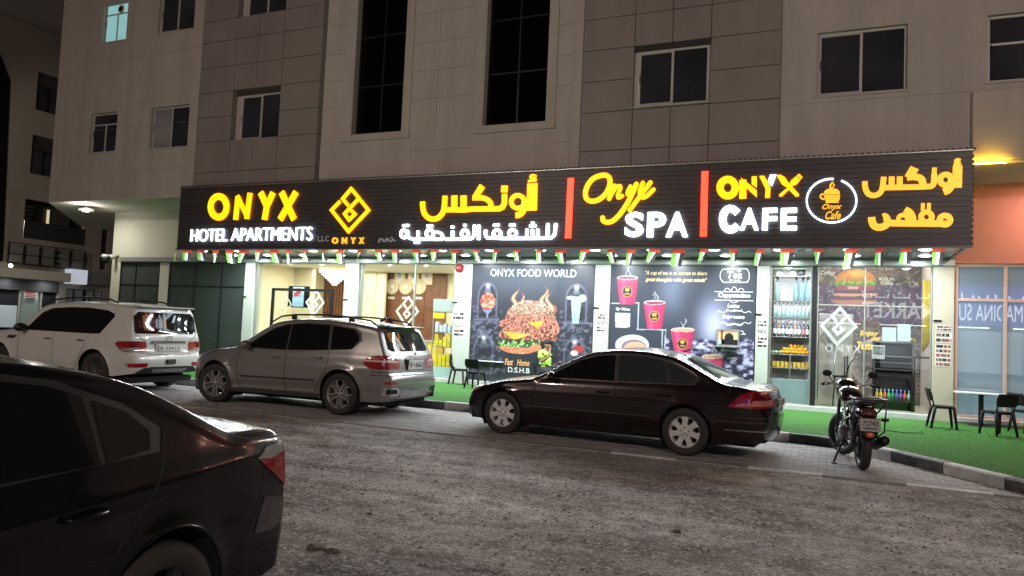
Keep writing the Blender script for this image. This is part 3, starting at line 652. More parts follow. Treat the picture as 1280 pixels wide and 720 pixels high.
while x < 2.15:
    w = .26+rr.uniform(-.07, .05); h = .36+rr.uniform(-.07, .05); lean = rr.uniform(-.11, .11); tw = rr.uniform(-.22, .22); mb = MB(); tp = rr.uniform(.45, .85)
    mb.cur = 0; mb.add([(-w/2, 0, 0), (w/2, 0, 0), (w/2*.95+lean*.2, -.01, -h*.25), (-w/2*.95+lean*.2, -.01, -h*.25)], [(0, 3, 2, 1)])
    X0, X1 = -w/2*.95+lean*.2, w/2*.95+lean*.2; B0, B1 = -w/2*tp+lean, w/2*tp+lean
    for k in range(3):
        mb.cur = k+1; a, b = k/3, (k+1)/3; dy = (.03*math.sin(k*2+x*5))
        mb.add([(X0+(X1-X0)*a, -.01, -h*.25), (X0+(X1-X0)*b, -.01, -h*.25), (B0+(B1-B0)*b, dy+tw*b, -h), (B0+(B1-B0)*a, dy+tw*a, -h)], [(0, 3, 2, 1)])
    o = mb.build('flag', FM, bun); o.location = (x, .0, -.004); o.rotation_euler = (0, 0, rr.uniform(-.7, .7)); x += .575+rr.uniform(-.09, .09)
# ------------------------------------------------------------------ downlights in the canopy
DL = em('downlight_lens', (.9, .96, 1), 9)
def make_down():
    d = thing('downlight', 'x', 'downlight', (0, 0, 3.75), group='round downlights in the canopy soffit')
    MB().lathe([(.135, -.004), (.165, -.012), (.175, -.004), (.175, .0)], 20).build('trim_ring', STEEL, d)
    MB().lathe([(0, -.03), (.09, -.024), (.138, -.004)], 20).build('lens', DL, d)
    return d
d0 = None; xs = [-18.6+i*1.46 for i in range(15)]
for r_, yy in enumerate((17.75, 18.95)):
    for i, x in enumerate(xs):
        xx = x+(0 if r_ == 0 else .12)
        if d0 is None: d0 = make_down(); d = d0; d.location = (xx, yy, 3.75)
        else: d = copy_thing(d0, (xx, yy, 3.75))
        spot = [(-18, 'the dark green window'), (-16.9, 'the lobby window, leftmost of the lobby'), (-15.4, 'the lobby door'), (-14.0, 'the column in the lobby glazing'), (-12.5, 'the left half of the portrait window'), (-11.1, 'the right half of the portrait window'), (-9.6, 'the red alarm bell'), (-8.2, 'the left half of the burger poster'), (-6.7, 'the right half of the burger poster'), (-5.3, 'the column between the posters'), (-3.8, 'the pink cups'), (-2.3, 'the coffee names'), (-.9, 'the drinks display'), (.6, 'the cafe door'), (2.1, 'the cream column')]
        d['label'] = ('round downlight just behind the sign, before ' if r_ == 0 else 'round downlight close to the glass, above ')+min(spot, key=lambda q: abs(q[0]-x))[1]
        lamp('AREA', 'downlight_glow', d, (0, 0, -.03), (44 if r_ == 0 else 3.2), (.86, .95, .98), .14)
# sconce flood on the left soffit
p = atZ(108, 258, ZS-.06)
fl = thing('flood_light', 'bright white floodlight on the underside of the cream overhang at far left', 'light', (p.x, p.y, ZS-.03))
MB().box(-.05, -.05, -.1, .05, .05, 0).build('bracket', STEEL, fl)
MB().box(-.22, -.16, -.2, .22, .16, -.1, bev=.015).build('housing', ALU, fl)
MB().box(-.09, -.07, -.215, .09, .07, -.201).build('lens', em('flood_lens', (1, .97, .88), 22), fl)
lamp('AREA', 'flood_glow', fl, (0, 0, -.24), 70, (1, .97, .86), .3)
lamp('POINT', 'flood_spill', fl, (.3, -.3, -.35), 45, (1, .97, .86), .1)

for (x, w, e, c) in ((-16.6, 4.2, 170, (.86, .9, .95)), (-9.6, 5, 240, (.86, .9, .95)), (-4.6, 3, 260, (.9, .95, 1)), (-1.2, 2.4, 210, (.9, .95, 1)), (1.3, 1.6, 70, (1, .88, .6))):  # added strip lights without fixtures, carrying the letters' light to the ground
    lamp('AREA', 'added_letter_fill', sign, (x, -.16, 4.7), e, c, w, rot=(math.radians(-90), 0, 0), sizey=.10)
# ------------------------------------------------------------------ ground
def gravelmat():
    m = bpy.data.materials.new('dusty_gravel'); m.use_nodes = True; n = m.node_tree; L = n.links; b = n.nodes['Principled BSDF']; b.inputs['Roughness'].default_value = .92; b.inputs['Specular IOR Level'].default_value = .25
    tc = n.nodes.new('ShaderNodeTexCoord')
    def noise(s, d=8, r=.6): t = n.nodes.new('ShaderNodeTexNoise'); t.inputs['Scale'].default_value = s; t.inputs['Detail'].default_value = d; t.inputs['Roughness'].default_value = r; L.new(tc.outputs['Object'], t.inputs['Vector']); return t
    def ramp(src, a, ca, bb, cb): r = n.nodes.new('ShaderNodeValToRGB'); r.color_ramp.elements[0].position = a; r.color_ramp.elements[0].color = ca+(1,); r.color_ramp.elements[1].position = bb; r.color_ramp.elements[1].color = cb+(1,); L.new(src, r.inputs[0]); return r
    big = ramp(noise(.38, 6).outputs['Fac'], .36, (.22, .205, .19), .60, (.58, .58, .575))
    mid = ramp(noise(3.2, 9, .7).outputs['Fac'], .36, (.5, .48, .46), .66, (1.12, 1.1, 1.08))
    fine = ramp(noise(42, 4, .8).outputs['Fac'], .36, (.34, .32, .30), .6, (1.35, 1.33, 1.32))
    v = n.nodes.new('ShaderNodeTexVoronoi'); v.inputs['Scale'].default_value = 34; L.new(tc.outputs['Object'], v.inputs['Vector'])
    vr = ramp(v.outputs['Color'], .72, (0, 0, 0), .80, (1, 1, 1)); 
    peb = n.nodes.new('ShaderNodeMixRGB'); L.new(v.outputs['Color'], peb.inputs[0])
    def mul(a, b_): x = n.nodes.new('ShaderNodeMixRGB'); x.blend_type = 'MULTIPLY'; x.inputs[0].default_value = 1; L.new(a, x.inputs[1]); L.new(b_, x.inputs[2]); return x.outputs[0]
    mp_ = n.nodes.new('ShaderNodeMapping'); mp_.inputs['Scale'].default_value = (.22, 1.6, 1); mp_.inputs['Rotation'].default_value = (0, 0, .16); L.new(tc.outputs['Object'], mp_.inputs['Vector']); trk = noise(1.1, 5); L.new(mp_.outputs[0], trk.inputs['Vector'])
    tr = ramp(trk.outputs['Fac'], .40, (.72, .69, .66), .56, (1.08, 1.08, 1.08))
    c = mul(mul(mul(big.outputs[0], mid.outputs[0]), fine.outputs[0]), tr.outputs[0])
    mx = n.nodes.new('ShaderNodeMixRGB'); k = n.nodes.new('ShaderNodeMath'); k.operation = 'MULTIPLY'; k.inputs[1].default_value = .6; L.new(vr.outputs[0], k.inputs[0]); L.new(k.outputs[0], mx.inputs[0]); L.new(c, mx.inputs[1]); mx.inputs[2].default_value = (.55, .55, .55, 1)
    L.new(mx.outputs[0], b.inputs['Base Color'])
    bp = n.nodes.new('ShaderNodeBump'); bp.inputs['Strength'].default_value = .8; bp.inputs['Distance'].default_value = .02; L.new(noise(30, 6, .75).outputs['Fac'], bp.inputs['Height'])
    b2 = n.nodes.new('ShaderNodeBump'); b2.inputs['Strength'].default_value = .6; b2.inputs['Distance'].default_value = .012; L.new(v.outputs['Distance'], b2.inputs['Height']); L.new(bp.outputs[0], b2.inputs['Normal']); L.new(b2.outputs[0], b.inputs['Normal'])
    return m
GRAV = gravelmat()
rng = np.random.RandomState(5)
def vnoise(x, y, s, seed):
    g = np.random.RandomState(seed).rand(128, 128); u, v = x*s, y*s; i = np.floor(u).astype(int); j = np.floor(v).astype(int); a, b = u-i, v-j; a = a*a*(3-2*a); b = b*b*(3-2*b)
    G = lambda p, q: g[p % 128, q % 128]
    return (G(i, j)*(1-a)+G(i+1, j)*a)*(1-b)+(G(i, j+1)*(1-a)+G(i+1, j+1)*a)*b
EDGE = 10.22
def gh(x, y):      # relief of the dusty lot, calm near the paving
    h = (vnoise(x, y, .5, 1)-.5)*.05+(vnoise(x, y, 2.3, 2)-.5)*.022+(vnoise(x, y, 8, 3)-.5)*.018+(vnoise(x, y, 24, 4)-.5)*.012
    k = np.clip((EDGE+.25-y)/1.2, 0, 1); return h*k-.012+.0*k
def grid_mesh(xs, ys, zf, name):
    X, Y_ = np.meshgrid(xs, ys); Z = zf(X, Y_); n, m2 = X.shape; v = np.stack([X.ravel(), Y_.ravel(), Z.ravel()], 1)
    i = np.arange(n*m2).reshape(n, m2); f = np.stack([i[:-1, :-1].ravel(), i[:-1, 1:].ravel(), i[1:, 1:].ravel(), i[1:, :-1].ravel()], 1)
    me = bpy.data.meshes.new(name); me.vertices.add(len(v)); me.vertices.foreach_set('co', v.ravel()); me.loops.add(f.size); me.loops.foreach_set('vertex_index', f.ravel().astype(np.int32)); me.polygons.add(len(f))
    me.polygons.foreach_set('loop_start', np.arange(0, f.size, 4, dtype=np.int32)); me.update(calc_edges=True); me.polygons.foreach_set('use_smooth', [True]*len(f)); return me
xs = np.concatenate([np.linspace(-240, -14, 40)[:-1], np.linspace(-14, 6, 520), np.linspace(6, 120, 20)[1:]])
ys = np.concatenate([np.linspace(-60, 1.5, 12)[:-1], np.linspace(1.5, 10.6, 420), np.linspace(10.6, 260, 30)[1:]])
def lot(X, Y_):
    z = gh(X, Y_); return np.where(Y_ > 10.6, -.03, z)
me = grid_mesh(xs, ys, lot, 'gravel_lot'); tag(link('gravel_lot', me, None, GRAV), kind='structure')
# loose stones
st = []; base = []
for k in range(5):
    b = bmesh.new(); bmesh.ops.create_icosphere(b, subdivisions=1, radius=1); r9 = random.Random(k)
    for v in b.verts: v.co *= r9.uniform(.7, 1.15)
    base.append((np.array([v.co[:] for v in b.verts]), np.array([[q.index for q in f.verts] for f in b.faces]))); b.free()
V, Fc = [], []; off = 0
N = 9000
for i in range(N):
    d = 3.2+7.2*rng.rand()**.8; a = math.radians(-40-25+rng.rand()*84); x = d*math.sin(a+.0)*1.0; y = d*math.cos(a)
    if y > 10.4 or y < 1.5: continue
    if vnoise(np.array(x), np.array(y), 1.1, 9) < .42 and rng.rand() < .6: continue
    s = .004+.012*rng.rand()**3.2+(.022*rng.rand() if rng.rand() < .012 else 0); bv, bf = base[i % 5]; th = rng.rand()*6.28; R3 = np.array([[math.cos(th), -math.sin(th), 0], [math.sin(th), math.cos(th), 0], [0, 0, 1]])
    v = (bv*np.array([s*rng.uniform(.8, 1.5), s, s*rng.uniform(.45, .8)]))@R3.T+np.array([x, y, float(gh(np.array(x), np.array(y)))+s*.2]); V.append(v); Fc.append(bf+off); off += len(v)
V = np.concatenate(V); Fc = np.concatenate(Fc); me = bpy.data.meshes.new('loose_stones'); me.from_pydata(V.tolist(), [], Fc.tolist()); me.update()
tag(link('loose_stones', me, None, mat('stone_chips', (.26, .25, .24), .9, noise=.8, nscale=3.5)), kind='stuff')['label'] = 'small loose stones scattered over the dusty gravel lot'
def clod(loc, s, sd, label, m):
    b = bmesh.new(); bmesh.ops.create_icosphere(b, subdivisions=3, radius=1); q = random.Random(sd)
    from mathutils import noise as N_
    for v in b.verts: v.co *= .75+.5*N_.noise(v.co*1.6+Vector((sd, 0, 0)))+.15*N_.noise(v.co*5); v.co.z *= .5
    for v in b.verts: v.co *= s
    me = bpy.data.meshes.new('rock'); b.to_mesh(me); b.free(); o = link('rock', me, None, m, loc=loc, smooth=True); tag(o, label, 'rock'); return o
DST = mat('dark_rock', (.07, .06, .055), .9, noise=.4, nscale=10)
for (px, py, s, lb) in ((846, 664, .045, 'dark clod of earth on the gravel below the sedan with silver wheels'), (415, 690, .07, 'dark flat clod near the bottom edge beside the black car'), (393, 686, .075, 'dark crumbled clod nearest the black car bumper'), (462, 642, .03, 'small dark stone on the gravel right of the black car')):
    p = atZ(px, py, 0); clod((p.x, p.y, .0), s, int(px), lb, DST)
# ------------------------------------------------------------------ paved strip
PAV = mat('concrete_paver', (.30, .30, .30), .75, noise=.25, nscale=6, bump=.3, bscale=120, dirt=(.23, .195, .165), dscale=.8, damt=.75)
PAVJ = mat('paver_bed_sand', (.12, .105, .09), .95, noise=.2, nscale=5)
KL = [(-36, 13.2), (-.9, 13.2), (-.35, 13.18), (.19, 13.05), (.6, 12.55), (1.01, 12.0), (1.6, 11.26), (2.14, 10.52), (2.9, 9.45), (3.7, 8.3), (5, 6.4)]   # front foot of the kerb
def kerby(x):
    for a, b in zip(KL[:-1], KL[1:]):
        if a[0] <= x <= b[0]: return a[1]+(b[1]-a[1])*(x-a[0])/(b[0]-a[0])
    return 99
bed = MB(); bed.add([(x, y, z) for x, y, z in []], [])
pv = bpy.data.meshes.new('paver_bed'); pts = [(-36, EDGE), (2.3, EDGE), (2.14, 10.52), (1.6, 11.26), (1.01, 12.0), (.19, 13.05), (-.35, 13.2), (-36, 13.2)]
b1 = MB(); b1.prism([(x, y) for x, y in pts], -.06, -.004, 'xy'); park = b1.build('parking_pavement', PAVJ); tag(park, kind='structure')
PW, PH = .20, .10
def paver_mesh():
    m2 = MB(); g = .004; m2.box(-PW/2+g, -PH/2+g, -.02, PW/2-g, PH/2-g, .0, bev=.004); return m2.mesh('paver')
pm = paver_mesh(); pm.materials.append(PAV)
cands = []
j = 0; y = EDGE+.13+PH/2
while y < 13.15:
    x = -35+(j % 2)*PW/2
    while x < 2.2:
        if y+PH/2 < kerby(x+PW/2)-.01 and y+PH/2 < kerby(x-PW/2)-.01: cands.append((x, y))
        x += PW
    y += PH; j += 1
def vis(c):
    x, y = c; d = math.hypot(x, y)
    hid = (-5.9 < x < -1.1 and y > 10.3) or (x < -7.2)
    return d+(100 if hid else 0)
cands.sort(key=vis)
for x, y in cands[:300]:
    o = link('paver', pm, park); o.location = (x, y, rng.uniform(-.003, .003)); o.rotation_euler = (rng.uniform(-.012, .012), rng.uniform(-.008, .008), rng.uniform(-.01, .01))
V, Fc = [], []; bv = np.array([(sx*(PW/2-.005), sy*(PH/2-.005), 0) for sx, sy in ((-1, -1), (1, -1), (1, 1), (-1, 1))]+[(sx*(PW/2-.004), sy*(PH/2-.004), -.006) for sx, sy in ((-1, -1), (1, -1), (1, 1), (-1, 1))]); bf = [(0, 1, 2, 3), (0, 4, 5, 1), (1, 5, 6, 2), (2, 6, 7, 3), (3, 7, 4, 0)]
off = 0; FF = []
for x, y in cands[300:]: V.append(bv+np.array([x, y, rng.uniform(-.003, .003)])); FF += [tuple(q+off for q in f) for f in bf]; off += 8
me = bpy.data.meshes.new('paver_field'); me.from_pydata(np.concatenate(V).tolist(), [], FF); o = link('paver_field', me, park, PAV); o['kind'] = 'stuff'
# edging stones, flush, some painted white
EDW = mat('worn_white_edging', (.52, .53, .52), .7, noise=.25, nscale=6, dirt=(.26, .23, .2), dscale=2.2, damt=.7); EDG = mat('worn_grey_edging', (.22, .21, .2), .8, noise=.3, nscale=6, dirt=(.2, .17, .145), dscale=2, damt=.6)
x = -12; k = 0
while x < 2.25:
    w = .92; x1 = min(x+w, 2.3); m2 = MB(); m2.box(-(x1-x)/2+.006, -.06, -.05, (x1-x)/2-.006, .06, .006, bev=.006)
    white = k % 2 == 0 and x > -4
    o = m2.build('edging_stone', EDW if white else EDG, park); o.location = ((x+x1)/2, EDGE+.055, rng.uniform(-.004, .004)); o.rotation_euler = (0, 0, rng.uniform(-.01, .01)); x += w; k += 1
# ------------------------------------------------------------------ kerb of black and white blocks
KB = mat('black_painted_kerb', (.035, .036, .042), .6, noise=.4, nscale=5, bump=.6, bscale=40, dirt=(.20, .19, .18), dscale=4, damt=.75)
KW = mat('white_painted_kerb', (.56, .57, .55), .65, noise=.18, nscale=6, bump=.6, bscale=40, dirt=(.22, .20, .18), dscale=4, damt=.8)
kb = bpy.data.objects.new('kerb', None); COL.objects.link(kb); kb['kind'] = 'structure'
path = [Vector((a, b)) for a, b in KL[1:]]
def along(s):       # s measured from x=-.9 to the right, straight to the left
    if s <= 0: return Vector((-.9+s, 13.2)), Vector((1, 0))
    for a, b in zip(path[:-1], path[1:]):
        l = (b-a).length
        if s <= l: return a+(b-a)*(s/l), (b-a).normalized()
        s -= l
    return path[-1], (path[-1]-path[-2]).normalized()
s = -31.0; k = 0; BL = .93; s0 = -.93*33+.32
s = s0
while s < 6.5:
    a, da = along(s+.006); b, db = along(s+BL-.006); mid, dm = along(s+BL/2)
    pl = [a, mid, b]; nn = [Vector((-d.y, d.x)) for d in (da, dm, db)]; c = Vector((mid.x, mid.y))
    fr = [p-c for p in pl]; bk = [p+n_*.15-c for p, n_ in zip(pl, nn)]
    vs = []; z0, z1, ch = -.06, .15, .02
    for f_, b_, n_ in zip(fr, bk, nn):
        vs += [(f_.x, f_.y, z0), (f_.x, f_.y, z1-ch), (f_.x+n_.x*ch, f_.y+n_.y*ch, z1), (b_.x, b_.y, z1), (b_.x, b_.y, z0)]
    fs = [(4, 3, 2, 1, 0), (10, 11, 12, 13, 14)]
    for i in range(2):
        for q in range(4): fs.append((5*i+q, 5*i+q+1, 5*(i+1)+q+1, 5*(i+1)+q))
    m2 = MB(); m2.add(vs, fs); o = m2.build('kerb_stone', KB if k % 2 else KW, kb); o.location = (c.x, c.y, rng.uniform(-.006, .004)); s += BL; k += 1
# ------------------------------------------------------------------ artificial grass forecourt
TURFM = mat('artificial_grass', (.050, .165, .034), .95, noise=.35, nscale=22, bump=.5, bscale=300, dirt=(.06, .125, .04), dscale=2.2, damt=.7, spec=.1)
bk = [(a+Vector((-d.y, d.x))*.152) for a, d in (along(s_) for s_ in np.linspace(-24, 6.4, 110))]
vs = []; fs = []
for i, p in enumerate(bk): 
    nx = p.x; vs += [(p.x, p.y, tz(p.x, p.y)-.012), (p.x+(0 if p.x < 1 else 0), YG+.2, tz(0, 19.8)), ]
for i in range(len(bk)-1): fs.append((2*i, 2*i+2, 2*i+3, 2*i+1))
vs += [(bk[-1].x+25, bk[-1].y, .1), (bk[-1].x+25, YG+.2, -.02)]; q = 2*len(bk); fs.append((q-2, q, q+1, q-1))
me = bpy.data.meshes.new('turf'); me.from_pydata(vs, [], fs); turf = link('artificial_turf', me, None, TURFM); tag(turf, kind='structure')
# blades where the turf shows closest
NB = 60000; X = rng.uniform(-8.5, 4.2, NB*2); Yb = rng.uniform(8.5, 19.6, NB*2)
ky = np.interp(X, [a[0] for a in KL], [a[1] for a in KL]); ok = (Yb > ky+.2)&(np.hypot(X, Yb) < 21); X = X[ok][:NB]; Yb = Yb[ok][:NB]
zb = .15-.17*np.clip((Yb-13.1)/6.7, 0, 1)-.012; th = rng.rand(len(X))*6.28; hh = rng.uniform(.006, .014, len(X)); ww = .004; lx, ly = rng.uniform(-.012, .012, len(X)), rng.uniform(-.012, .012, len(X))
v = np.stack([np.stack([X-ww*np.cos(th), Yb-ww*np.sin(th), zb], 1), np.stack([X+ww*np.cos(th), Yb+ww*np.sin(th), zb], 1), np.stack([X+lx, Yb+ly, zb+hh], 1)], 1).reshape(-1, 3)
me = bpy.data.meshes.new('grass_blades'); nT = len(X); me.vertices.add(3*nT); me.vertices.foreach_set('co', v.ravel()); me.loops.add(3*nT); me.loops.foreach_set('vertex_index', np.arange(3*nT, dtype=np.int32)); me.polygons.add(nT); me.polygons.foreach_set('loop_start', np.arange(0, 3*nT, 3, dtype=np.int32)); me.update(calc_edges=True)
o = link('grass_blades', me, None, mat('grass_blade', (.05, .22, .035), .9, spec=.1)); tag(o, 'short bright green artificial grass blades on the forecourt', None, None, 'stuff')
# thin black cable on the turf
pp = [(1105, 536), (1130, 540), (1155, 540)]; L_ = [atZ(*p, .12) for p in pp]
o = MB().tube([(p.x, p.y, tz(p.x, p.y)+.012) for p in L_], .008, 6).build('cable', BLACKP); tag(o, 'thin black cable lying on the green turf right of the motorcycle', 'cable')
# ------------------------------------------------------------------ neighbouring building on the left
LX = -36.0
nb = thing('neighbour_building', 'dim beige building across the side street with balconies and a small shop', 'building', (LX, 26, 0)); nb['_o'] = (LX, 26, 0)
def Q(mb, name, m): mb.v = [(v[0]-LX, v[1]-26, v[2]) for v in mb.v]; return mb.build(name, m, nb)
NBW = mat('neighbour_render', (.30, .27, .235), .9, noise=.12, nscale=.8, dirt=(.18, .155, .13), dscale=.4, damt=.6)
ops = [(23.28, 24.9, 11.42, 13.32), (23.26, 24.9, 8.25, 10.17), (23.16, 26.35, 5.06, 6.97), (22.2, 25.2, .1, 3.0), (25.6, 27.7, .6, 2.75), (27.36, 27.75, 3.9, 6.1)]
mb = MB()
xs_ = ops
tmp = MB(); wall_cells(tmp, 16.5, 62, -.1, 15.45, ops, LX-.3, LX)
tmp.v = [(v[1], v[0], v[2]) for v in tmp.v]; tmp.f = [f[::-1] for f in tmp.f]; Q(tmp, 'wall', NBW)
mb = MB(); mb.box(LX-14, 16.5, 15.45, LX+.15, 62, 15.8); Q(mb, 'roof_parapet', NBW)
mb = MB(); mb.box(LX-1.6, 16.6, 0, LX-1.5, 61, 15.4); mb.box(LX-14, 16.5, 0, LX-.3, 16.7, 15.4); Q(mb, 'inner_wall', mat('unlit_room', (.03, .028, .026)))
mb = MB(); mb.prism([(16.6, 3.8), (22.3, 3.8), (21.95, 12.4), (21.4, 13.5), (20.4, 13.9), (16.6, 13.9)], LX+.004, LX+.06, 'yz'); Q(mb, 'dark_arch_panel', mat('arch_black_glass', (.006, .006, .007), .2))
def pane_x(y0, y1, z0, z1, m, name='window_pane', dx=-.12): b = MB(); b.box(LX+dx-.01, y0, z0, LX+dx, y1, z1); Q(b, name, m)
for (y0, y1, z0, z1) in ops[:2]:
    zm = z0+(z1-z0)*.62; pane_x(y0+.05, y1, z0, zm, NIGHTG); pane_x(y0+.05, y1, zm+.05, z1, mat('curtain_behind_glass', (.05, .045, .045), .3, noise=.5, nscale=3)); b = MB(); b.box(LX-.12, y0, zm, LX-.05, y1, zm+.05); b.box(LX-.12, (y0+y1)/2-.2, z0, LX-.06, (y0+y1)/2-.14, zm); b.box(LX-.12, y0, z0, LX-.05, y0+.05, z1); Q(b, 'window_frame', DARKAL)
y0, y1, z0, z1 = ops[2]
b = MB(); b.box(LX-1.3, y0, z0, LX-1.2, y1, z1); Q(b, 'balcony_back_wall', mat('balcony_recess', (.05, .045, .04), .9)); b = MB(); b.box(LX-.06, y0, z0, LX+.04, y1, z0+.85, bev=.01); Q(b, 'balcony_rail', mat('balcony_glass', (.03, .035, .036), .12))
b = MB(); b.box(LX-1.1, 25.0, 5.95, LX-1.05, 25.12, 6.75); Q(b, 'lit_door_gap', em('warm_gap', (1, .86, .55), .55))
for i in range(4): b = MB(); b.box(LX-.5, 23.25, z0+.95+i*.2, LX-.46, 23.85, z0+1.07+i*.2); Q(b, 'louvre_blade', mat('louvre_grey', (.16, .15, .14), .7))
# cage of condenser units above the shop
b = MB()
for i in range(6): y = 22.35+i*.78; b.box(LX+.28, y, 3.75, LX+.32, y+.04, 4.74)
b.box(LX+.28, 22.35, 4.72, LX+.32, 26.27, 4.76); b.box(LX+.28, 22.35, 4.2, LX+.31, 26.27, 4.23); b.box(LX+.28, 22.35, 3.74, LX+.32, 26.27, 3.78); Q(b, 'cage_rail', DARKAL)
for i in range(5):
    y = 22.43+i*.78; b = MB(); b.box(LX+.02, y, 3.8, LX+.26, y+.66, 4.66, bev=.015); Q(b, 'condenser_unit', mat('condenser_grey', (.17, .17, .165), .6, noise=.15, nscale=4))
for z in (4.5, 4.22, 3.95): b = MB(); b.lathe([(0, .012), (.07, .012), (.075, 0)], 12, 'x', (LX+.285, 24.85, z)); Q(b, 'fan_grille', BLACKP)
b = MB(); b.box(LX+.01, 16.6, 3.05, LX+.85, 25.2, 3.5, bev=.02); Q(b, 'shop_canopy', mat('white_canopy', (.62, .62, .55), .6, noise=.05))
b = MB(); b.box(LX+.05, 20.4, 2.5, LX+.06, 25.1, 3.0); Q(b, 'shop_valance', mat('valance_dark', (.05, .05, .05), .8))
SHG = mat('lit_shop_glass', (.12, .15, .16), .1, emit=(.38, .5, .55), es=.30, noise=.4, nscale=1.5)
for (a, c, zz0, zz1, mm) in ((22.25, 23.25, .7, 1.75, mat('white_shop_film', (.5, .58, .6), .5, emit=(.5, .6, .62), es=.28)), (22.25, 23.25, 1.78, 2.95, NIGHTG), (23.35, 24.3, .1, 2.9, mat('shop_interior_green', (.2, .25, .22), .4, emit=(.35, .45, .42), es=.16)), (24.4, 25.15, .7, 1.7, mat('white_shop_film', (.5, .6, .6))), (24.4, 25.15, 1.73, 2.95, NIGHTG)): pane_x(a, c, zz0, zz1, mm, 'shop_window_pane')
for y in (22.2, 23.27, 24.32, 25.17): b = MB(); b.box(LX-.1, y, .1, LX-.03, y+.07, 3.0); Q(b, 'shop_frame', ALU)
b = MB(); b.box(LX-.02, 23.47, 2.08, LX-.005, 24.13, 2.7); pst = Q(b, 'window_poster', mat('white_paper', (.65, .63, .6), .7))
for i in range(6):
    b = MB(); z = 2.62-i*.095; b.box(LX-.004, 23.52+.02*(i % 2), z-.055, LX-.001, 24.08-.03*(i % 3), z); Q(b, 'poster_text_line', mat('poster_red', (.45, .04, .06), .7) if i not in (0, 5) else mat('poster_black', (.05, .05, .06), .7))
for (a, c) in ((25.5, 26.6), (26.7, 27.7)):
    pane_x(a, c, .6, 2.72, mat('dim_cafe_window', (.10, .11, .11), .2, emit=(.3, .33, .32), es=.07)); b = MB()
    for i in range(3): b.box(LX-.11, a+i*(c-a)/2-.02, .6, LX-.05, a+i*(c-a)/2+.03, 2.72)
    b.box(LX-.115, a, 1.9, LX-.045, c, 1.94); Q(b, 'window_frame', DARKAL)
b = MB(); b.box(LX+.02, 25.42, 3.0, LX+.5, 26.35, 3.75, bev=.01); o = Q(b, 'lightbox_sign', em('lightbox_white', (.62, .66, .75), .62))
b = MB(); b.box(LX+.03, 26.38, 3.05, LX+.3, 27.8, 3.72, bev=.01); Q(b, 'unlit_sign_box', mat('grey_sign_box', (.20, .19, .18), .6))
b = MB(); b.box(LX-.1, 27.36, 3.9, LX-.09, 27.75, 6.1); Q(b, 'window_pane', NIGHTG)
b = MB(); b.sphere((LX+.5, 22.4, 3.62), .09); Q(b, 'small_lamp', em('small_lamp', (1, .95, .8), 6))
for yy in (22.5, 24.4): lamp('AREA', 'canopy_light', nb, (.5, yy-26, 3.03), 14, (.9, .97, 1), .4)
t = thing('street_lamp', 'added street lamp out of view by the side street left of the parked white SUV', 'street lamp', (-27.5, 10.5, 0))  # added lamp post out of view, aimed to brighten the neighbour building
MB().tube([(0, 0, 0), (0, 0, 4), (0, 0, 7.8)], [.09, .07, .05], 10).build('pole', STEEL, t); MB().box(-.25, -.12, 7.8, .25, .12, 7.95, bev=.02).build('lamp_head', ALU, t)
dv = Vector((-36, 28, 6.5))-Vector((-27.5, 10.5, 7.7)); so = lamp('SPOT', 'side_street_fill', t, (0, 0, 7.7), 2600, (1, .85, .70), .3, spot=math.radians(58), blend=.6); so.rotation_euler = dv.to_track_quat('-Z', 'Y').to_euler()
# ------------------------------------------------------------------ supermarket across the road, behind the viewer (mirrored in the cafe glass)
MY = -12.5
sm = thing('supermarket_building', 'low supermarket across the road with a blue sign reflected in the cafe glass', 'building', (4, MY, 0)); sm['_o'] = (4, MY, 0)
def R_(mb, name, m): mb.v = [(v[0]-4, v[1]-MY, v[2]) for v in mb.v]; return mb.build(name, m, sm)
b = MB(); b.box(-34, MY-10, 0, 40, MY-.2, 9.0); R_(b, 'wall', mat('supermarket_wall', (.35, .31, .26), .9))
b = MB(); b.box(-1.2, MY-.19, 3.12, 15.5, MY+.15, 5.5); R_(b, 'sign_face', em('blue_sign_face', (.10, .05, .42), 1.9))
SW = em('white_sign_letter', (.85, .88, 1), 3.2)
textfit('sign_letters', 'MADINA SUPER', 6.2-4, 10.5-4, 3.42, 4.42, .16, SW, sm, .04, .0, flip=True); textfit('sign_letters', 'MARKET', 1.9-4, 5.95-4, 3.42, 4.42, .16, SW, sm, .04, .02, flip=True)
b = MB(); rr = random.Random(8); x = 1.9
while x < 10.2:
    w = rr.uniform(.5, 1.1); stroke(b, [(x, 4.85+rr.uniform(0, .3)), (x+.06, 4.72), (x+w*.8, 4.72), (x+w*.85, 4.98)], .09, MY+.16, MY+.2); x += w+rr.uniform(.05, .3)
b.v = [(v[0]-4, v[1]-MY, v[2]) for v in b.v]; b.build('arabic_sign_letters', SW, sm)
for (x0, x1) in ((2.9, 5.5), (7.2, 8.8), (10, 12.2), (-.8, 1.8)):
    b = MB(); b.tube([(x0, MY+.3, 3.0), (x1, MY+.3, 3.0)], .03, 8); R_(b, 'fluorescent_tube', em('fluorescent_tube', (.9, .96, 1), 9))
for x in range(-1, 15, 4): b = MB(); b.box(x, MY-.19, .3, x+3.6, MY-.15, 2.8); R_(b, 'shop_window', em('lit_shop_window', (.85, .9, .95), .7))
for (x, z, w) in ((-9, 6.4, 1.4), (-16, 6.4, 1.4), (18, 6.4, 1.4)): b = MB(); b.box(x, MY-.19, z-1, x+w, MY-.15, z); R_(b, 'dark_window', NIGHTG)
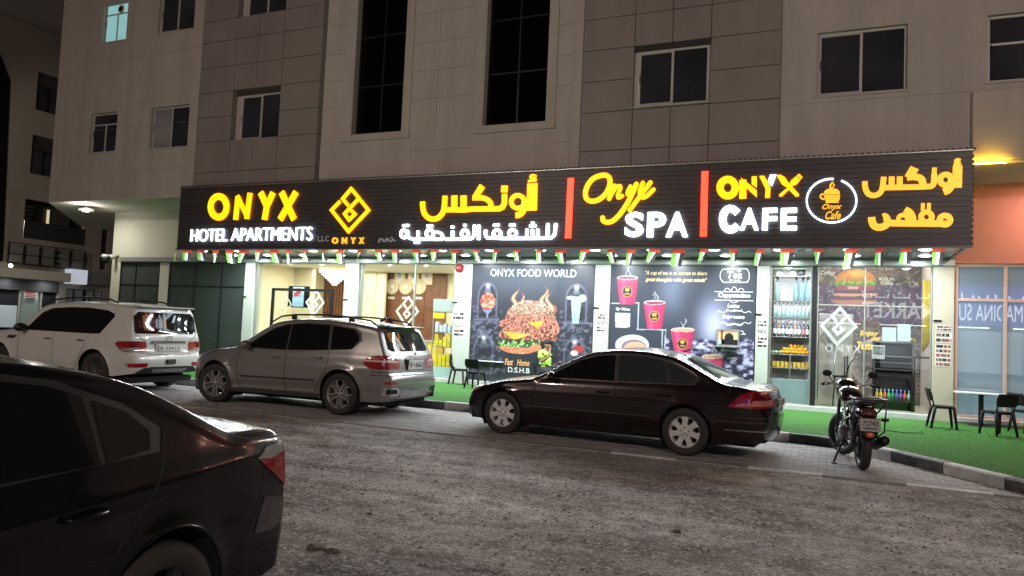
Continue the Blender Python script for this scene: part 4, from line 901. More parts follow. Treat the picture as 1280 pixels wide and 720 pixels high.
# street lamps on that side of the road
def street_lamp(x, y, e, col, label):
    t = thing('street_lamp', label, 'street lamp', (x, y, 0))
    MB().tube([(0, 0, 0), (0, 0, 5), (0, 0, 8.6), (0, .4, 9.0), (0, 1.6, 9.1)], [.1, .08, .06, .05, .045], 10).build('pole', STEEL, t)
    MB().box(-.14, 1.5, 9.03, .14, 2.1, 9.15, bev=.02).build('lamp_head', ALU, t); MB().box(-.11, 1.55, 9.02, .11, 2.05, 9.03).build('lens', em('street_lamp_lens', (1, .8, .6), 12), t)
    lamp('AREA', 'street_glow', t, (0, 1.8, 8.98), e, col, .5, rot=(math.radians(64), 0, 0))
street_lamp(-15, -9, 1350, (1, .80, .68), 'street lamp at the far side of the road towards the side street')
street_lamp(9, -9.5, 1900, (1, .79, .67), 'street lamp at the far side of the road before the supermarket')
# ------------------------------------------------------------------ printed posters: the artwork is painted into the print colours of a fine mesh
def N2(x, y, s, seed): return vnoise(x+50, y+50, s, seed)
def fbm(x, y, s, seed, o=4):
    r = 0; a = .5
    for k in range(o): r = r+a*N2(x, y, s*2**k, seed+k); a *= .5
    return r/(1-.5**o)
def lin(c): c = np.array(c, float)/255; return np.where(c < .04045, c/12.92, ((c+.055)/1.055)**2.4)
def sm(e0, e1, x): t = np.clip((x-e0)/(e1-e0), 0, 1); return t*t*(3-2*t)
def over(img, a, c): a = np.clip(a, 0, 1)[..., None]; c = np.asarray(c, float); img[...] = img*(1-a)+c*a
def poster_mesh(name, x0, x1, z0, z1, y, paint, res, parent, m, oy):
    nx, nz = int((x1-x0)/res), int((z1-z0)/res); X, Z = np.meshgrid(np.linspace(x0, x1, nx+1), np.linspace(z0, z1, nz+1))
    img = paint(X, Z)
    v = np.stack([X.ravel()-oy[0], np.full(X.size, y-oy[1]), Z.ravel()-oy[2]], 1); i = np.arange(X.size).reshape(X.shape); f = np.stack([i[:-1, :-1].ravel(), i[:-1, 1:].ravel(), i[1:, 1:].ravel(), i[1:, :-1].ravel()], 1)
    me = bpy.data.meshes.new(name); me.vertices.add(len(v)); me.vertices.foreach_set('co', v.ravel()); me.loops.add(f.size); me.loops.foreach_set('vertex_index', f.ravel().astype(np.int32)); me.polygons.add(len(f)); me.polygons.foreach_set('loop_start', np.arange(0, f.size, 4, dtype=np.int32)); me.update(calc_edges=True)
    ca = me.color_attributes.new('print', 'FLOAT_COLOR', 'POINT'); c4 = np.ones((X.size, 4)); c4[:, :3] = np.clip(img.reshape(-1, 3), 0, 1); ca.data.foreach_set('color', c4.ravel())
    return link(name, me, parent, m)
def ell(u, v, cx, cy, rx, ry): return np.sqrt(((u-cx)/rx)**2+((v-cy)/ry)**2)
def burger_art(X, Z):
    # picture units: u, v in photo-like pixels of the 827x720 crop, v down
    u = (X-B0)/(B1-B0)*800; v = (3.46-Z)/(3.46-.74)*650-70
    img = np.zeros(X.shape+(3,))+lin((38, 42, 52))
    over(img, np.exp(-ell(u, v, 400, -20, 420, 170)**2)*.55, lin((92, 100, 116)))
    rk = fbm(u, v, .03, 11, 5); st = sm(.56, .66, rk)*sm(250, 330, v)*(1-sm(130, 260, np.abs(u-400)-60)*0)*(np.abs(u-400) > 150)
    over(img, st*.6, lin((95, 98, 120))); over(img, sm(.62, .64, fbm(u, v, .055, 31, 3))*.5*(np.abs(u-400) > 190)*sm(100, 300, v), lin((130, 132, 155)))
    for cx, cy in ((108, 190), (690, 190), (95, 560), (690, 560)):      # arches with a light
        d = np.where(v < cy-50, ell(u, v, cx, cy-50, 68, 110), np.abs(u-cx)/68)
        over(img, ((d > .86) & (d < 1.02) & (v < cy+110) & (v > cy-165))*.45*(.5+N2(u, v, .1, 5)), lin((120, 118, 150)))
        over(img, ((d < .86) & (v < cy+110) & (v > cy-165))*.5, lin((26, 26, 38)))
        over(img, np.exp(-ell(u, v, cx, cy-135, 12, 10)**2)*1.0, lin((255, 255, 255))); w = (v-(cy-145)); over(img, ((np.abs(u-cx) < 4+w*.32) & (w > 0) & (w < 70))*np.clip(1-w/70, 0, 1)*.6, lin((190, 195, 225)))
        over(img, ((np.abs(v-(cy+108)) < 5) & (np.abs(u-cx) < 88))*.8, lin((105, 105, 130))); over(img, ((np.abs(v-(cy+96)) < 4) & (np.abs(u-cx) < 70))*.6, lin((80, 80, 105)))
    # ice cream glass
    over(img, (1-sm(.9, 1.03, ell(u, v, 112, 168, 52, 62)+.16*(fbm(u, v, .09, 71)-.5))), 0); a = (1-sm(.92, 1.02, ell(u, v, 112, 168, 54, 62)+.25*(fbm(u, v, .09, 71)-.5)))
    c = fbm(u, v, .07, 77, 3)[..., None]; over(img, a, lin((160, 60, 48))*(1-sm(.45, .6, c))+lin((225, 150, 125))*sm(.45, .6, c))
    over(img, ((v > 225) & (v < 262) & (np.abs(u-112) < (262-v)*1.1))*.7, lin((135, 140, 175))); over(img, ((v > 258) & (v < 285) & (np.abs(u-112) < 5))*.7, lin((150, 155, 190)))
    # green drink
    over(img, ((v > 120) & (v < 298) & (np.abs(u-690) < 34-(v-120)*.085))*.9, lin((165, 215, 195))); over(img, ((v > 130) & (v < 290) & (np.abs(u-690) < 26-(v-120)*.08) & (fbm(u, v, .06, 91) > .55))*.5, lin((95, 150, 140)))
    over(img, 1-sm(.9, 1.05, ell(u, v, 727, 130, 24, 26)), lin((185, 225, 170))); over(img, 1-sm(.9, 1.05, ell(u, v, 655, 128, 26, 12)), lin((200, 230, 210)))
    # red topped dessert, lower right
    over(img, 1-sm(.9, 1.03, ell(u, v, 714, 472, 34, 26)+.1*(fbm(u, v, .12, 17)-.5)), lin((170, 52, 46))); over(img, 1-sm(.85, 1.03, ell(u, v, 690, 500, 26, 20)), lin((200, 195, 205)))
    # flames
    fl = fbm(u*1.6, v*.5, .035, 41, 4)
    for cx, hgt, wd in ((300, 170, 34), (335, 130, 22), (488, 190, 32), (520, 150, 34)):
        s_ = np.clip((v-(215-hgt))/hgt, 0, 1); edge = np.abs(u-cx-18*np.sin(v*.045+cx)) < wd*s_**1.3*(.4+fl*1.1); over(img, edge*sm(0, .3, s_)*(v < 290)*.55, lin((178, 108, 92))); over(img, (np.abs(u-cx-18*np.sin(v*.045+cx)) < wd*.4*s_)*(v < 280)*(v > 215-hgt*.7)*.7, lin((236, 180, 140)))
    # bun
    e = ell(u, v, 400, 290, 165, 138)+.05*(fbm(u, v, .05, 3)-.5); bun = (e < 1) & (v < 300); sh = 1-sm(.1, 1.1, ell(u, v, 400, 215, 180, 120)); n3 = fbm(u, v, .16, 23, 3)
    over(img, bun*1., lin((122, 78, 62))); over(img, bun*sh*.7, lin((176, 128, 110))); over(img, bun*(n3 > .56)*.8*sm(330, 170, v), lin((232, 208, 180))); over(img, bun*(n3 < .40)*.5, lin((70, 36, 28)))
    # fried patties
    for cx, cy, rx, ry, sd in ((345, 325, 148, 62, 5), (500, 340, 92, 80, 6), (300, 395, 112, 42, 7), (420, 400, 160, 52, 8)):
        e = ell(u, v, cx, cy, rx, ry)+.35*(fbm(u, v, .045, sd)-.5); a = 1-sm(.93, 1.0, e); q = fbm(u, v, .055, sd+60, 4)[..., None]; r2 = fbm(u, v, .12, sd+90, 3)[..., None]
        over(img, a, lin((96, 44, 34))*(1-sm(.35, .5, q))+lin((170, 98, 82))*sm(.35, .5, q)); over(img, a*(r2[..., 0] > .58), lin((205, 145, 125))); over(img, a*(r2[..., 0] < .36)*.8, lin((52, 22, 24)))
    # cheese
    tri = lambda p: np.logical_and.reduce([((p[(k+1) % 3][0]-p[k][0])*(v-p[k][1])-(p[(k+1) % 3][1]-p[k][1])*(u-p[k][0])) > 0 for k in range(3)])
    over(img, tri([(385, 300), (495, 295), (455, 345)])*1., lin((236, 165, 60))); over(img, tri([(222, 372), (405, 390), (300, 432)])*1., lin((238, 168, 58))); over(img, tri([(330, 392), (405, 388), (310, 420)])*.5, lin((250, 200, 110)))
    # lettuce, dark shade, bottom bun
    e = (np.abs(v-465) < 26+14*np.sin(u*.11)+24*(fbm(u, v, .07, 55)-.5)) & (u > 195) & (u < 470); q = fbm(u, v, .1, 66, 3)
    over(img, ((v > 425) & (v < 500) & (np.abs(u-385) < 165))*.85, lin((34, 26, 26))); over(img, e*1., lin((58, 110, 54))); over(img, e*(q > .53), lin((130, 185, 100))); over(img, e*(q > .66), lin((190, 225, 160))); over(img, e*(q < .38), lin((28, 60, 32)))
    e = ell(u, v, 330, 480, 130, 46); a = (e < 1) & (v > 478); over(img, a*1., lin((196, 112, 82))); over(img, a*(fbm(u, v, .13, 9, 3) > .55)*.7, lin((232, 170, 135)))
    over(img, (1-sm(.9, 1.03, ell(u, v, 445, 478, 40, 24)))*.9, lin((205, 130, 100)))
    return img*.85+.012
B0, B1 = -9.86, -6.05
bp = thing('burger_poster', 'dark wall poster of a flaming burger headed ONYX FOOD WORLD', 'poster', (-8, YG, 0)); PO = (-8, YG, 0)
MB().box(B0+8, -.02, .12, B1+8, .1, 3.575).build('poster_backing', mat('poster_board', (.03, .033, .04), .4), bp)
PR = printmat('gloss_print', .3)
poster_mesh('printed_artwork', B0+.02, B1-.02, .3, 3.56, YG-.0235, burger_art, .016, bp, PR, PO)
def onwall(px, py, y=YG-.03): q = atY(px, py, y); return q.x, q.z
def ptext(parent, O, body, px0, py0, px1, py1, m, bold=0., shear=0., name='printed_word', y=YG-.026):
    a = atY(px0, (py0+py1)/2, y); b = atY(px1, (py0+py1)/2, y); t = atY((px0+px1)/2, py0, y).z; o = atY((px0+px1)/2, py1, y).z
    return textfit(name, body, a.x-O[0], b.x-O[0], o, t, y-O[1], m, parent, .003, bold, shear)
LW = mat('print_white', (.72, .74, .76), .4); LOR = mat('print_orange', (.75, .38, .16), .4); LGOLD = mat('print_gold', (.70, .50, .24), .4)
ptext(bp, PO, 'ONYX FOOD WORLD', 613, 336.5, 720.5, 346, LW, .01)
ptext(bp, PO, 'Fast   Home', 631, 449, 662, 457, LOR, .02, .25); ptext(bp, PO, 'D.S.H.B', 635, 459.5, 662, 466, LW, .01)
# ---- drinks poster
C0, C1 = -5.585, -1.745
def pxy(X, Z):      # inverse of the survey for this wall: picture pixels of the 945x720 crop
    x = X; y = np.full_like(X, YG-.03); z = Z-EYE; c = x*_f.x+y*_f.y+z*_f.z; px = 640+FPX*(x*_r.x+y*_r.y+z*_r.z)/c; py = 360-FPX*(x*_u.x+y*_u.y+z*_u.z)/c; return (px-750)*4.5, (py-320)*4.5
CUPS = [(155, 122, 265, 60, 44, 'l'), (307, 262, 405, 62, 42, 'l'), (465, 415, 560, 68, 44, 'c'), (632, 566, 700, 62, 42, 'c')]
def drinks_art(X, Z):
    u, v = pxy(X, Z); img = np.zeros(X.shape+(3,))+lin((44, 50, 62)); over(img, sm(-50, 400, v)*.3, lin((60, 66, 84)))
    over(img, np.exp(-ell(u, v, 400, 200, 70, 120)**2)*.3, lin((140, 150, 185))); over(img, np.exp(-ell(u, v, 640, 400, 75, 120)**2)*.75*(v < 480), lin((190, 196, 235)))
    # coffee beans
    q = fbm(u*.7, v*1.5, .045, 13, 4); a = sm(455, 480, v+30*(fbm(u, v, .02, 88)-.5))*(u > 370); over(img, a*.9, lin((66, 64, 92))); over(img, a*(q > .52), lin((128, 126, 165))); over(img, a*(q > .62), lin((190, 190, 225))); over(img, a*(q < .42), lin((28, 26, 44)))
    ln = lambda x0, y0, x1, y1, w=3: (np.abs((x1-x0)*(y0-v)-(x0-u)*(y1-y0))/math.hypot(x1-x0, y1-y0) < w) & (u > min(x0, x1)-w) & (u < max(x0, x1)+w) & (v > min(y0, y1)-w) & (v < max(y0, y1)+w)
    for L_ in ((50, 268, 215, 262), (218, 262, 212, 412), (208, 412, 372, 416), (370, 416, 362, 560), (352, 420, 348, 560)): over(img, ln(*L_)*.75, lin((190, 198, 212)))
    # saucer and latte
    over(img, 1-sm(.97, 1.0, ell(u, v, 180, 500, 96, 58)), lin((205, 205, 225))); over(img, 1-sm(.97, 1.0, ell(u, v, 190, 515, 72, 46)), lin((120, 112, 125))); over(img, 1-sm(.95, 1.0, ell(u, v, 196, 520, 64, 40)), lin((205, 165, 140)))
    over(img, (v > 562)*(u < 400)*1., lin((44, 50, 62)))
    for cx, y0, y1, w0, w1, kind in CUPS:
        t = np.clip((v-y0)/(y1-y0), 0, 1); w = w0+(w1-w0)*t; a = (np.abs(u-cx) < w) & (v > y0) & (v < y1+8*np.sqrt(np.clip(1-((u-cx)/w1)**2, 0, 1)))
        s = (u-cx)/w; over(img, a*1., lin((178, 48, 92))); over(img, a*np.exp(-((s+.45)/.22)**2)*.5, lin((238, 96, 146))); over(img, a*sm(.5, 1, s)*.45, lin((120, 18, 60)))
        over(img, 1-sm(.95, 1.0, ell(u, v, cx, y0, w0, 13)), lin((225, 200, 205))); over(img, 1-sm(.95, 1.0, ell(u, v, cx, y0+1, w0-6, 9)), lin((186, 150, 110)) if kind == 'c' else lin((120, 60, 75)))
        over(img, 1-sm(.95, 1.0, ell(u, v, cx-2, y0+78, 29, 31)), lin((26, 20, 24))); over(img, ((ell(u, v, cx-2, y0+78, 29, 31) > .86) & (ell(u, v, cx-2, y0+78, 29, 31) < .96))*.9, lin((214, 168, 96)))
        over(img, 1-sm(.9, 1.02, ell(u, v, cx-2, y0+68, 13, 11)), lin((226, 160, 78))); over(img, ((np.abs(v-(y0+90)) < 4) & (np.abs(u-cx+2) < 14))*.8, lin((214, 168, 96)))
        sx = cx+10+9*np.sin(v*.09+cx); over(img, ((np.abs(u-sx) < 4) & (v < y0-6) & (v > y0-62))*.35, lin((220, 225, 235))); sx = cx-4+7*np.sin(v*.11+cx+2); over(img, ((np.abs(u-sx) < 3) & (v < y0-10) & (v > y0-48))*.3, lin((220, 225, 235)))
    over(img, ((u > 86) & (u < 168) & (v > 320) & (v < 402))*1., lin((196, 214, 208)))
    return img*.80+.015
dp = thing('drinks_poster', 'dark wall poster with pink paper cups and coffee names beside the hatch', 'poster', (-4, YG, 0)); DO = (-4, YG, 0)
MB().box(C0+4, -.02, .12, C1+4, .1, 3.575).build('poster_backing', mat('poster_board', (.03, .033, .04)), dp)
poster_mesh('printed_artwork', C0+.02, C1-.02, .3, 3.56, YG-.0235, drinks_art, .016, dp, PR, DO)
k = lambda x, y: (750+x/4.5, 320+y/4.5)
def kt(body, x0, y0, x1, y1, m, **kw): a, b = k(x0, y0), k(x1, y1); return ptext(dp, DO, body, a[0], a[1], b[0], b[1], m, **kw)
kt('"A cup of tea is an excuse to share', 256, 84, 602, 113, LGOLD, bold=.012, shear=.2); kt('great thoughts with great minds"', 256, 122, 602, 150, LGOLD, bold=.03, shear=.2)
kt('Tea', 715, 85, 800, 126, LW, bold=.02, shear=.15); kt('best quality', 728, 130, 792, 142, LW); kt('Cappuccino', 664, 208, 846, 240, LW, bold=.03); kt('Latte', 718, 269, 784, 291, LW, bold=.03, shear=.1); kt('Espresso', 688, 330, 813, 358, LW, bold=.015); kt('Qr Menu', 90, 290, 168, 309, LW, bold=.02)
def pstrokes(L, w, m, name):
    b = MB()
    for i, q in enumerate(L):
        pts = [(lambda p: (p.x-DO[0], p.z))(atY(*k(*c), YG-.027)) for c in q]; stroke(b, smoothpts(pts, False, 2) if len(q) > 3 else pts, w, -.0275-i*.0003, -.024)
    b.build(name, m, dp)
pstrokes([[(690, 74), (826, 72)], [(826, 72), (840, 96), (840, 125), (828, 148)], [(828, 148), (692, 148)], [(692, 148), (676, 125), (676, 96), (690, 74)], [(770, 80), (785, 92), (795, 78), (782, 84)]], .018, LW, 'printed_frame')
pstrokes([[(645, 200), (860, 203)], [(645, 248), (862, 252)], [(735, 195), (720, 180), (705, 185), (700, 196)], [(775, 195), (790, 180), (805, 186), (810, 196)], [(740, 196), (745, 180), (755, 172), (766, 180), (770, 196)], [(732, 255), (745, 262), (760, 262), (776, 254)],
          [(656, 318), (668, 306), (690, 322), (720, 304), (752, 312), (790, 304), (815, 322), (838, 308), (850, 320)], [(710, 298), (735, 312), (760, 300), (785, 314), (800, 300)], [(656, 368), (670, 384), (695, 368), (720, 388), (752, 376), (790, 388), (815, 370), (838, 384), (850, 370)], [(700, 378), (725, 394), (760, 380), (785, 396), (805, 382)],
          [(786, 424), (800, 420), (812, 440)], [(790, 440), (820, 440)]], .016, LW, 'printed_ornament')
# ---- serving hatch set in the drinks poster
a = atY(*k(658, 410), YG-.03); b = atY(*k(783, 510), YG-.03); hx0, hx1, hz1, hz0 = a.x, b.x, a.z, b.z
ht = thing('serving_hatch', 'small framed hatch in the drinks poster showing a warm lit room and dark machine', 'hatch', ((hx0+hx1)/2, YG-.03, hz0))
w2 = (hx1-hx0)/2; hh_ = hz1-hz0; m2 = MB(); f = .035
m2.box(-w2, -.06, 0, -w2+f, 0, hh_); m2.box(w2-f, -.06, 0, w2, 0, hh_); m2.box(-w2+f, -.06, 0, w2-f, 0, f); m2.box(-w2+f, -.06, hh_-f, w2-f, 0, hh_); m2.build('hatch_frame', STEEL, ht)
MB().box(-w2+f, -.012, f, w2-f, -.004, hh_-f).build('hatch_back', em('hatch_warm', (1, .66, .32), .6), ht)
m2 = MB(); m2.sphere((.03, -.04, hh_*.48), hh_*.30, 14, 10, (.9, .12, 1.05)); m2.box(-.16, -.05, f, .28, -.02, hh_*.4); m2.build('dark_machine', BLACKP, ht)
MB().box(-w2+f, -.05, f, -w2+.2, -.02, hh_*.35, bev=.01).build('steel_jug', mat('blue_white_box', (.3, .55, .6), .4), ht); MB().box(-w2+.1, -.03, hh_*.35, -w2+.16, -.014, hh_-f).build('menu_strip', WOOD, ht)
MB().box(-w2-.03, -.28, -.03, w2+.03, .0, -.002, bev=.005).build('hatch_shelf', STEEL, ht)
# ------------------------------------------------------------------ notices on the columns
def notice(px0, py0, px1, py1, y, cols_, label, seed=1):
    a = atY(px0, py0, y); b = atY(px1, py1, y); w = b.x-a.x; h = a.z-b.z; t = thing('notice', label, 'notice', ((a.x+b.x)/2, y, b.z))
    MB().box(-w/2, -.006, 0, w/2, 0, h).build('paper_sheet', mat('white_paper', (.65, .63, .6)), t); rr = random.Random(seed); m3 = MB(); z = h*.94
    ms = [mat('ink_'+c, v, .7) for c, v in (('black', (.03, .03, .03)), ('brown', (.22, .11, .07)), ('grey', (.2, .2, .2)), ('blue', (.1, .18, .35)), ('red', (.28, .07, .07)))]
    nrow = max(2, int(h/.09)); 
    for r9 in range(nrow):
        z1 = h*(1-(r9+.15)/nrow); z0 = h*(1-(r9+.8)/nrow); x = -w/2+.02
        while x < w/2-.04: ww = rr.uniform(.04, w*.5); x1 = min(x+ww, w/2-.015); m3.cur = ms.index(rr.choice([ms[c] for c in cols_])); m3.box(x, -.0085, z0, x1, -.0062, z1); x = x1+.015
    m3.build('printed_matter', ms, t)
yc = YG-.062
for a9 in ((566, 390, 580, 400, yc, (0, 2), 'small black and white notice, topmost on the column left of the burger poster'), (566.5, 405, 579, 409.5, yc, (2,), 'narrow pale notice, middle one on the column left of the burger poster'), (567, 411, 580, 421, yc, (0, 1), 'dark photo notice, lowest on the column left of the burger poster'),
           (746, 392, 757, 399.5, yc, (0, 4), 'printed notice, topmost on the column between the two posters'), (746, 400.5, 757, 406, yc, (3,), 'pale blue notice, middle one on the column between the two posters'), (745, 408, 757, 415, yc, (2, 0), 'grey notice, lowest on the column between the two posters'),
           (946, 400, 959, 409, yc, (0, 2), 'grey picture notice, topmost on the column left of the fruit display'), (946, 411.5, 959, 416, yc, (0,), 'white no smoking strip on the column left of the fruit display'), (946, 421, 959, 435, yc, (0, 0, 2), 'square black patterned notice, lowest on the column left of the fruit display'),
           (1170, 407, 1190, 414, yc, (0, 4, 2), 'white no smoking notice at the top of the cream column'), (1169, 415.5, 1190, 429, yc, (1, 0), 'brown photo notice below the no smoking sign on the cream column'), (1169, 430, 1189, 459, yc, (1, 1, 0, 4), 'tall white sheet with food photos, lowest on the cream column')): notice(*a9, seed=int(a9[0]*7+a9[1]))
for (px, py, c) in ((193, 369, 'left green-glass unit'), (305.5, 371, 'white column by the lobby'), (432, 374.5, 'column between the lobby windows'), (568.5, 378, 'column left of the burger poster'), (745, 385, 'column between the posters'), (948, 393, 'column left of the fruit display'), (1172, 401, 'cream column')):
    p = atY(px, py, YG-.07 if px > 300 else YG+.0); o = MB().box(-.085, -.012, -.022, .085, .0, .022, bev=.004).build('number_plate', BLACKP); o.location = p; tag(o, 'small dark plate fixed on the '+c, 'plate')
# alarm bell
p = atY(574.5, 335, YG-.09); bl = thing('alarm_bell', 'round red alarm bell high on the column left of the burger poster', 'bell', (p.x, p.y, p.z))
MB().lathe([(0, -.11), (.09, -.10), (.125, -.06), (.13, -.02), (.13, 0)], 24, 'y').build('bell_dome', mat('red_enamel', (.36, .03, .035), .35), bl); MB().lathe([(0, -.125), (.03, -.12), (.04, -.10)], 12, 'y').build('bell_hub', STEEL, bl)
MB().tube([(.0, .0, .13), (.0, .0, .28)], .012, 6).build('conduit', STEEL, bl)
# cameras on the left corner
p = atY(134, 322, 19.6)
cc = thing('security_camera', 'black and white dome security camera pair on the corner of the cream wall', 'security camera', (-25.42, 19.75, p.z))
MB().box(-.3, -.02, .08, .42, .05, .14, bev=.01).build('bracket', ALU, cc); MB().sphere((-.12, -.12, -.08), .14, 14, 10).build('dome', BLACKP, cc); MB().lathe([(.06, .0), (.15, .02), (.16, .1), (.1, .15)], 16, 'z', (-.12, -.12, -.02)).build('dome_housing', ALU, cc)
m2 = MB(); m2.tube([(.25, .05, .04), (.3, -.28, .0)], .075, 12); m2.build('bullet_body', ALU, cc); m2 = MB(); m2.tube([(.298, -.27, .0), (.302, -.30, .0)], .06, 12); m2.build('bullet_lens', BLACKP, cc)
# ------------------------------------------------------------------ lobby
t = thing('lobby_door_frame', 'black framed glass entrance door of the lobby with a white diamond emblem', 'door', (-15.9, YG+.1, 0)); 
dx0, dx1, dz = atY(337, 400, YG).x, atY(409.5, 400, YG).x, atY(375, 360.5, YG).z
m2 = MB(); m2.box(dx0+15.9-.06, -.02, .12, dx0+15.9+.02, .06, dz); m2.box(dx1+15.9-.02, -.02, .12, dx1+15.9+.06, .06, dz); m2.box(dx0+15.9+.02, -.02, dz-.09, dx1+15.9-.02, .06, dz); m2.build('door_frame', BLACKP, t)
MB().box(dx0+15.9+.03, .01, .13, dx1+15.9-.03, .02, dz-.1).build('door_pane', CLEAR, t)
for px in (363, 374): p = atY(px, 398, YG); MB().tube([(p.x+15.9, -.03, p.z), (p.x+15.9, -.03, p.z-.9)], .018, 8).build('pull_handle', STEEL, t)
WE = mat('white_vinyl', (.8, .8, .78), .5)
p = atY(391.5, 378, YG); logo_at('vinyl_emblem', p.x, p.z, .40, YG+.082, YG+.088, WE, t, (-15.9, YG+.1, 0), .15)
p = atY(352.5, 380, YG); logo_at('etched_emblem', p.x, p.z, .36, YG+.082, YG+.088, mat('etched_vinyl', (.72, .64, .48), .6), t, (-15.9, YG+.1, 0), .1)
t = thing('lobby_screen', 'small black screen showing a picture hung over the lobby doorway', 'screen', atY(373.5, 371, YG+.6))
MB().box(-.44, -.03, -.37, .44, .03, .37, bev=.01).build('screen_body', BLACKP, t); MB().box(-.24, -.034, -.34, .24, -.031, .34).build('screen_image', em('screen_blue', (.5, .68, .85), .8), t)
m2 = MB(); rr = random.Random(2)
for i in range(14): m2.box(-.2+rr.random()*.3, -.037, .0+rr.random()*.22, -.12+rr.random()*.3, -.0345, .08+rr.random()*.22)
m2.build('screen_picture', em('screen_red', (.75, .2, .18), .7), t)
yb = YG+4.15
m2 = MB(); x0, x1 = atY(388, 380, yb).x, atY(429, 380, yb).x
wp = thing('slatted_wall', 'dark wood slatted wall panel at the back of the lobby beside the chandelier', 'wall panel', (x0, yb, 0))
x = x0; i = 0
while x < x1+.3: MB().box(x-x0, -.06, .06, x-x0+.1, 0, 3.6, bev=.01).build('slat', WOOD, wp); x += .13
x0, x1 = atY(468, 380, yb).x, atY(558, 380, yb).x
wp = thing('walnut_wall', 'brown panelled lobby wall with framed portraits and round plates', 'wall panel', (x0, yb, 0)); x = x0
while x < x1: w = min(1.12, x1-x); MB().box(x-x0, -.05, .06, x-x0+w-.012, 0, 3.6, bev=.004).build('wood_panel', WOOD, wp); x += w
GOLD = mat('gold_frame', (.75, .6, .35), .4, metal=.3); MO = mat('portrait_photo', (.5, .52, .5), .5, noise=.6, nscale=14)
for i, px in enumerate((500, 517, 534)):
    p = atY(px, 344, yb-.06); t = thing('framed_portrait', 'gold framed portrait on the brown lobby wall, '+('leftmost', 'middle', 'rightmost')[i]+' of the three', 'picture', (p.x, yb-.055, p.z))
    MB().box(-.24, -.03, -.36, .24, 0, .36, bev=.01).build('frame', GOLD, t); MB().box(-.17, -.034, -.28, .17, -.031, .26).build('photo', mat('photo_paper', (.72, .72, .68), .5), t); MB().sphere((0, -.036, .0), .1, 12, 8, (.8, .03, 1)).build('printed_head', MO, t)
for i, px in enumerate((490, 507.5, 524.5)):
    p = atY(px, 358.5, yb-.06); t = thing('wall_plate', 'round straw coloured plate on the brown lobby wall, '+('leftmost', 'middle', 'rightmost')[i]+' of the three', 'plate', (p.x, yb-.055, p.z))
    MB().lathe([(0, -.02), (.12, -.02), (.2, -.045), (.28, -.05), (.3, -.03), (.3, 0)], 28, 'y').build('dish', mat('straw_plate', (.66, .56, .40), .6, noise=.15, nscale=20), t); MB().lathe([(0, -.03), (.09, -.03), (.1, -.022)], 20, 'y').build('dish_centre', mat('plate_centre', (.75, .72, .62), .6), t)
    MB().box(-.14, -.02, -.47, .14, 0, -.38).build('caption_card', mat('white_paper', (.65, .63, .6)), t)
p = atY(505.5, 389, YG+3.4); t = thing('emblem_stand', 'large white diamond emblem standing before the brown lobby wall', 'emblem', (p.x, YG+3.6, .1)); logo_at('emblem', 0, p.z-.1, .52, -.03, .03, WE, t, w=.12)
t = thing('reception_desk', 'yellow fronted reception counter in the right hand lobby window', 'counter', (atY(520, 420, YG+2.4).x, YG+2.4, .06))
MB().box(-.9, -.25, 0, .95, .25, 1.05, bev=.01).build('counter_body', mat('yellow_counter', (.72, .58, .08), .5, noise=.25, nscale=6), t); MB().box(-.95, -.3, 1.051, 1.0, .3, 1.09, bev=.01).build('counter_top', STEEL, t)
t = thing('lobby_display_case', 'glass display case with yellow packs behind the right end of the lobby window', 'display case', (-10.95, YG+.62, .06))
MB().box(-.42, -.3, 0, .4, .3, .35, bev=.01).build('case_base', mat('pale_green_base', (.45, .6, .55), .5), t)
m2 = MB(); m2.box(-.42, -.3, 2.05, .4, .3, 2.45, bev=.01); m2.build('case_header', mat('grey_header', (.42, .42, .4), .5), t); MB().box(-.4, -.31, 1.85, .0, -.3, 2.02).build('yellow_tag', mat('yellow_tag', (.85, .65, .02), .5), t)
for z in (.95, 1.4): MB().box(-.41, -.29, z, .39, .29, z+.02).build('case_shelf', STEEL, t)
for (x, z) in ((-.41, .35), (.37, .35)): MB().box(x, -.3, z, x+.03, -.27, 2.05).build('case_post', STEEL, t)
rr = random.Random(5)
for i in range(10): x = -.34+(i % 5)*.145; z = .36 if i < 5 else .97; MB().box(x, -.25, z, x+.12, -.1, z+rr.uniform(.2, .42), bev=.01).build('yellow_pack', mat('yellow_pack', (.8, .6, .03), .5, noise=.3, nscale=9), t)
for i in range(5): x = -.34+i*.145; MB().box(x, -.25, 1.42, x+.11, -.1, 1.42+rr.uniform(.2, .34), bev=.01).build('white_pack', mat('white_pack', (.6, .66, .68), .5, noise=.3, nscale=12), t)
p = atY(419, 341, YG+2.4); t = thing('chandelier', 'wide crystal chandelier glowing warm at the top of the lobby', 'chandelier', (p.x, YG+2.4, 3.6))
CR = em('crystal_glow', (1, .92, .68), 1.5)
MB().lathe([(0, -.02), (.55, -.02), (.58, -.0)], 24).build('ceiling_plate', em('gold_glow', (1, .72, .25), .9), t)
for i in range(7):
    m2 = MB()
    for k9 in range(26-i*3): a9 = k9/(26-i*3)*6.28; r9 = .56-i*.08; m2.box(r9*math.cos(a9)-.012, r9*math.sin(a9)-.012, -.16-i*.075, r9*math.cos(a9)+.012, r9*math.sin(a9)+.012, -.03-i*.03)
    m2.build('crystal_ring', CR, t)
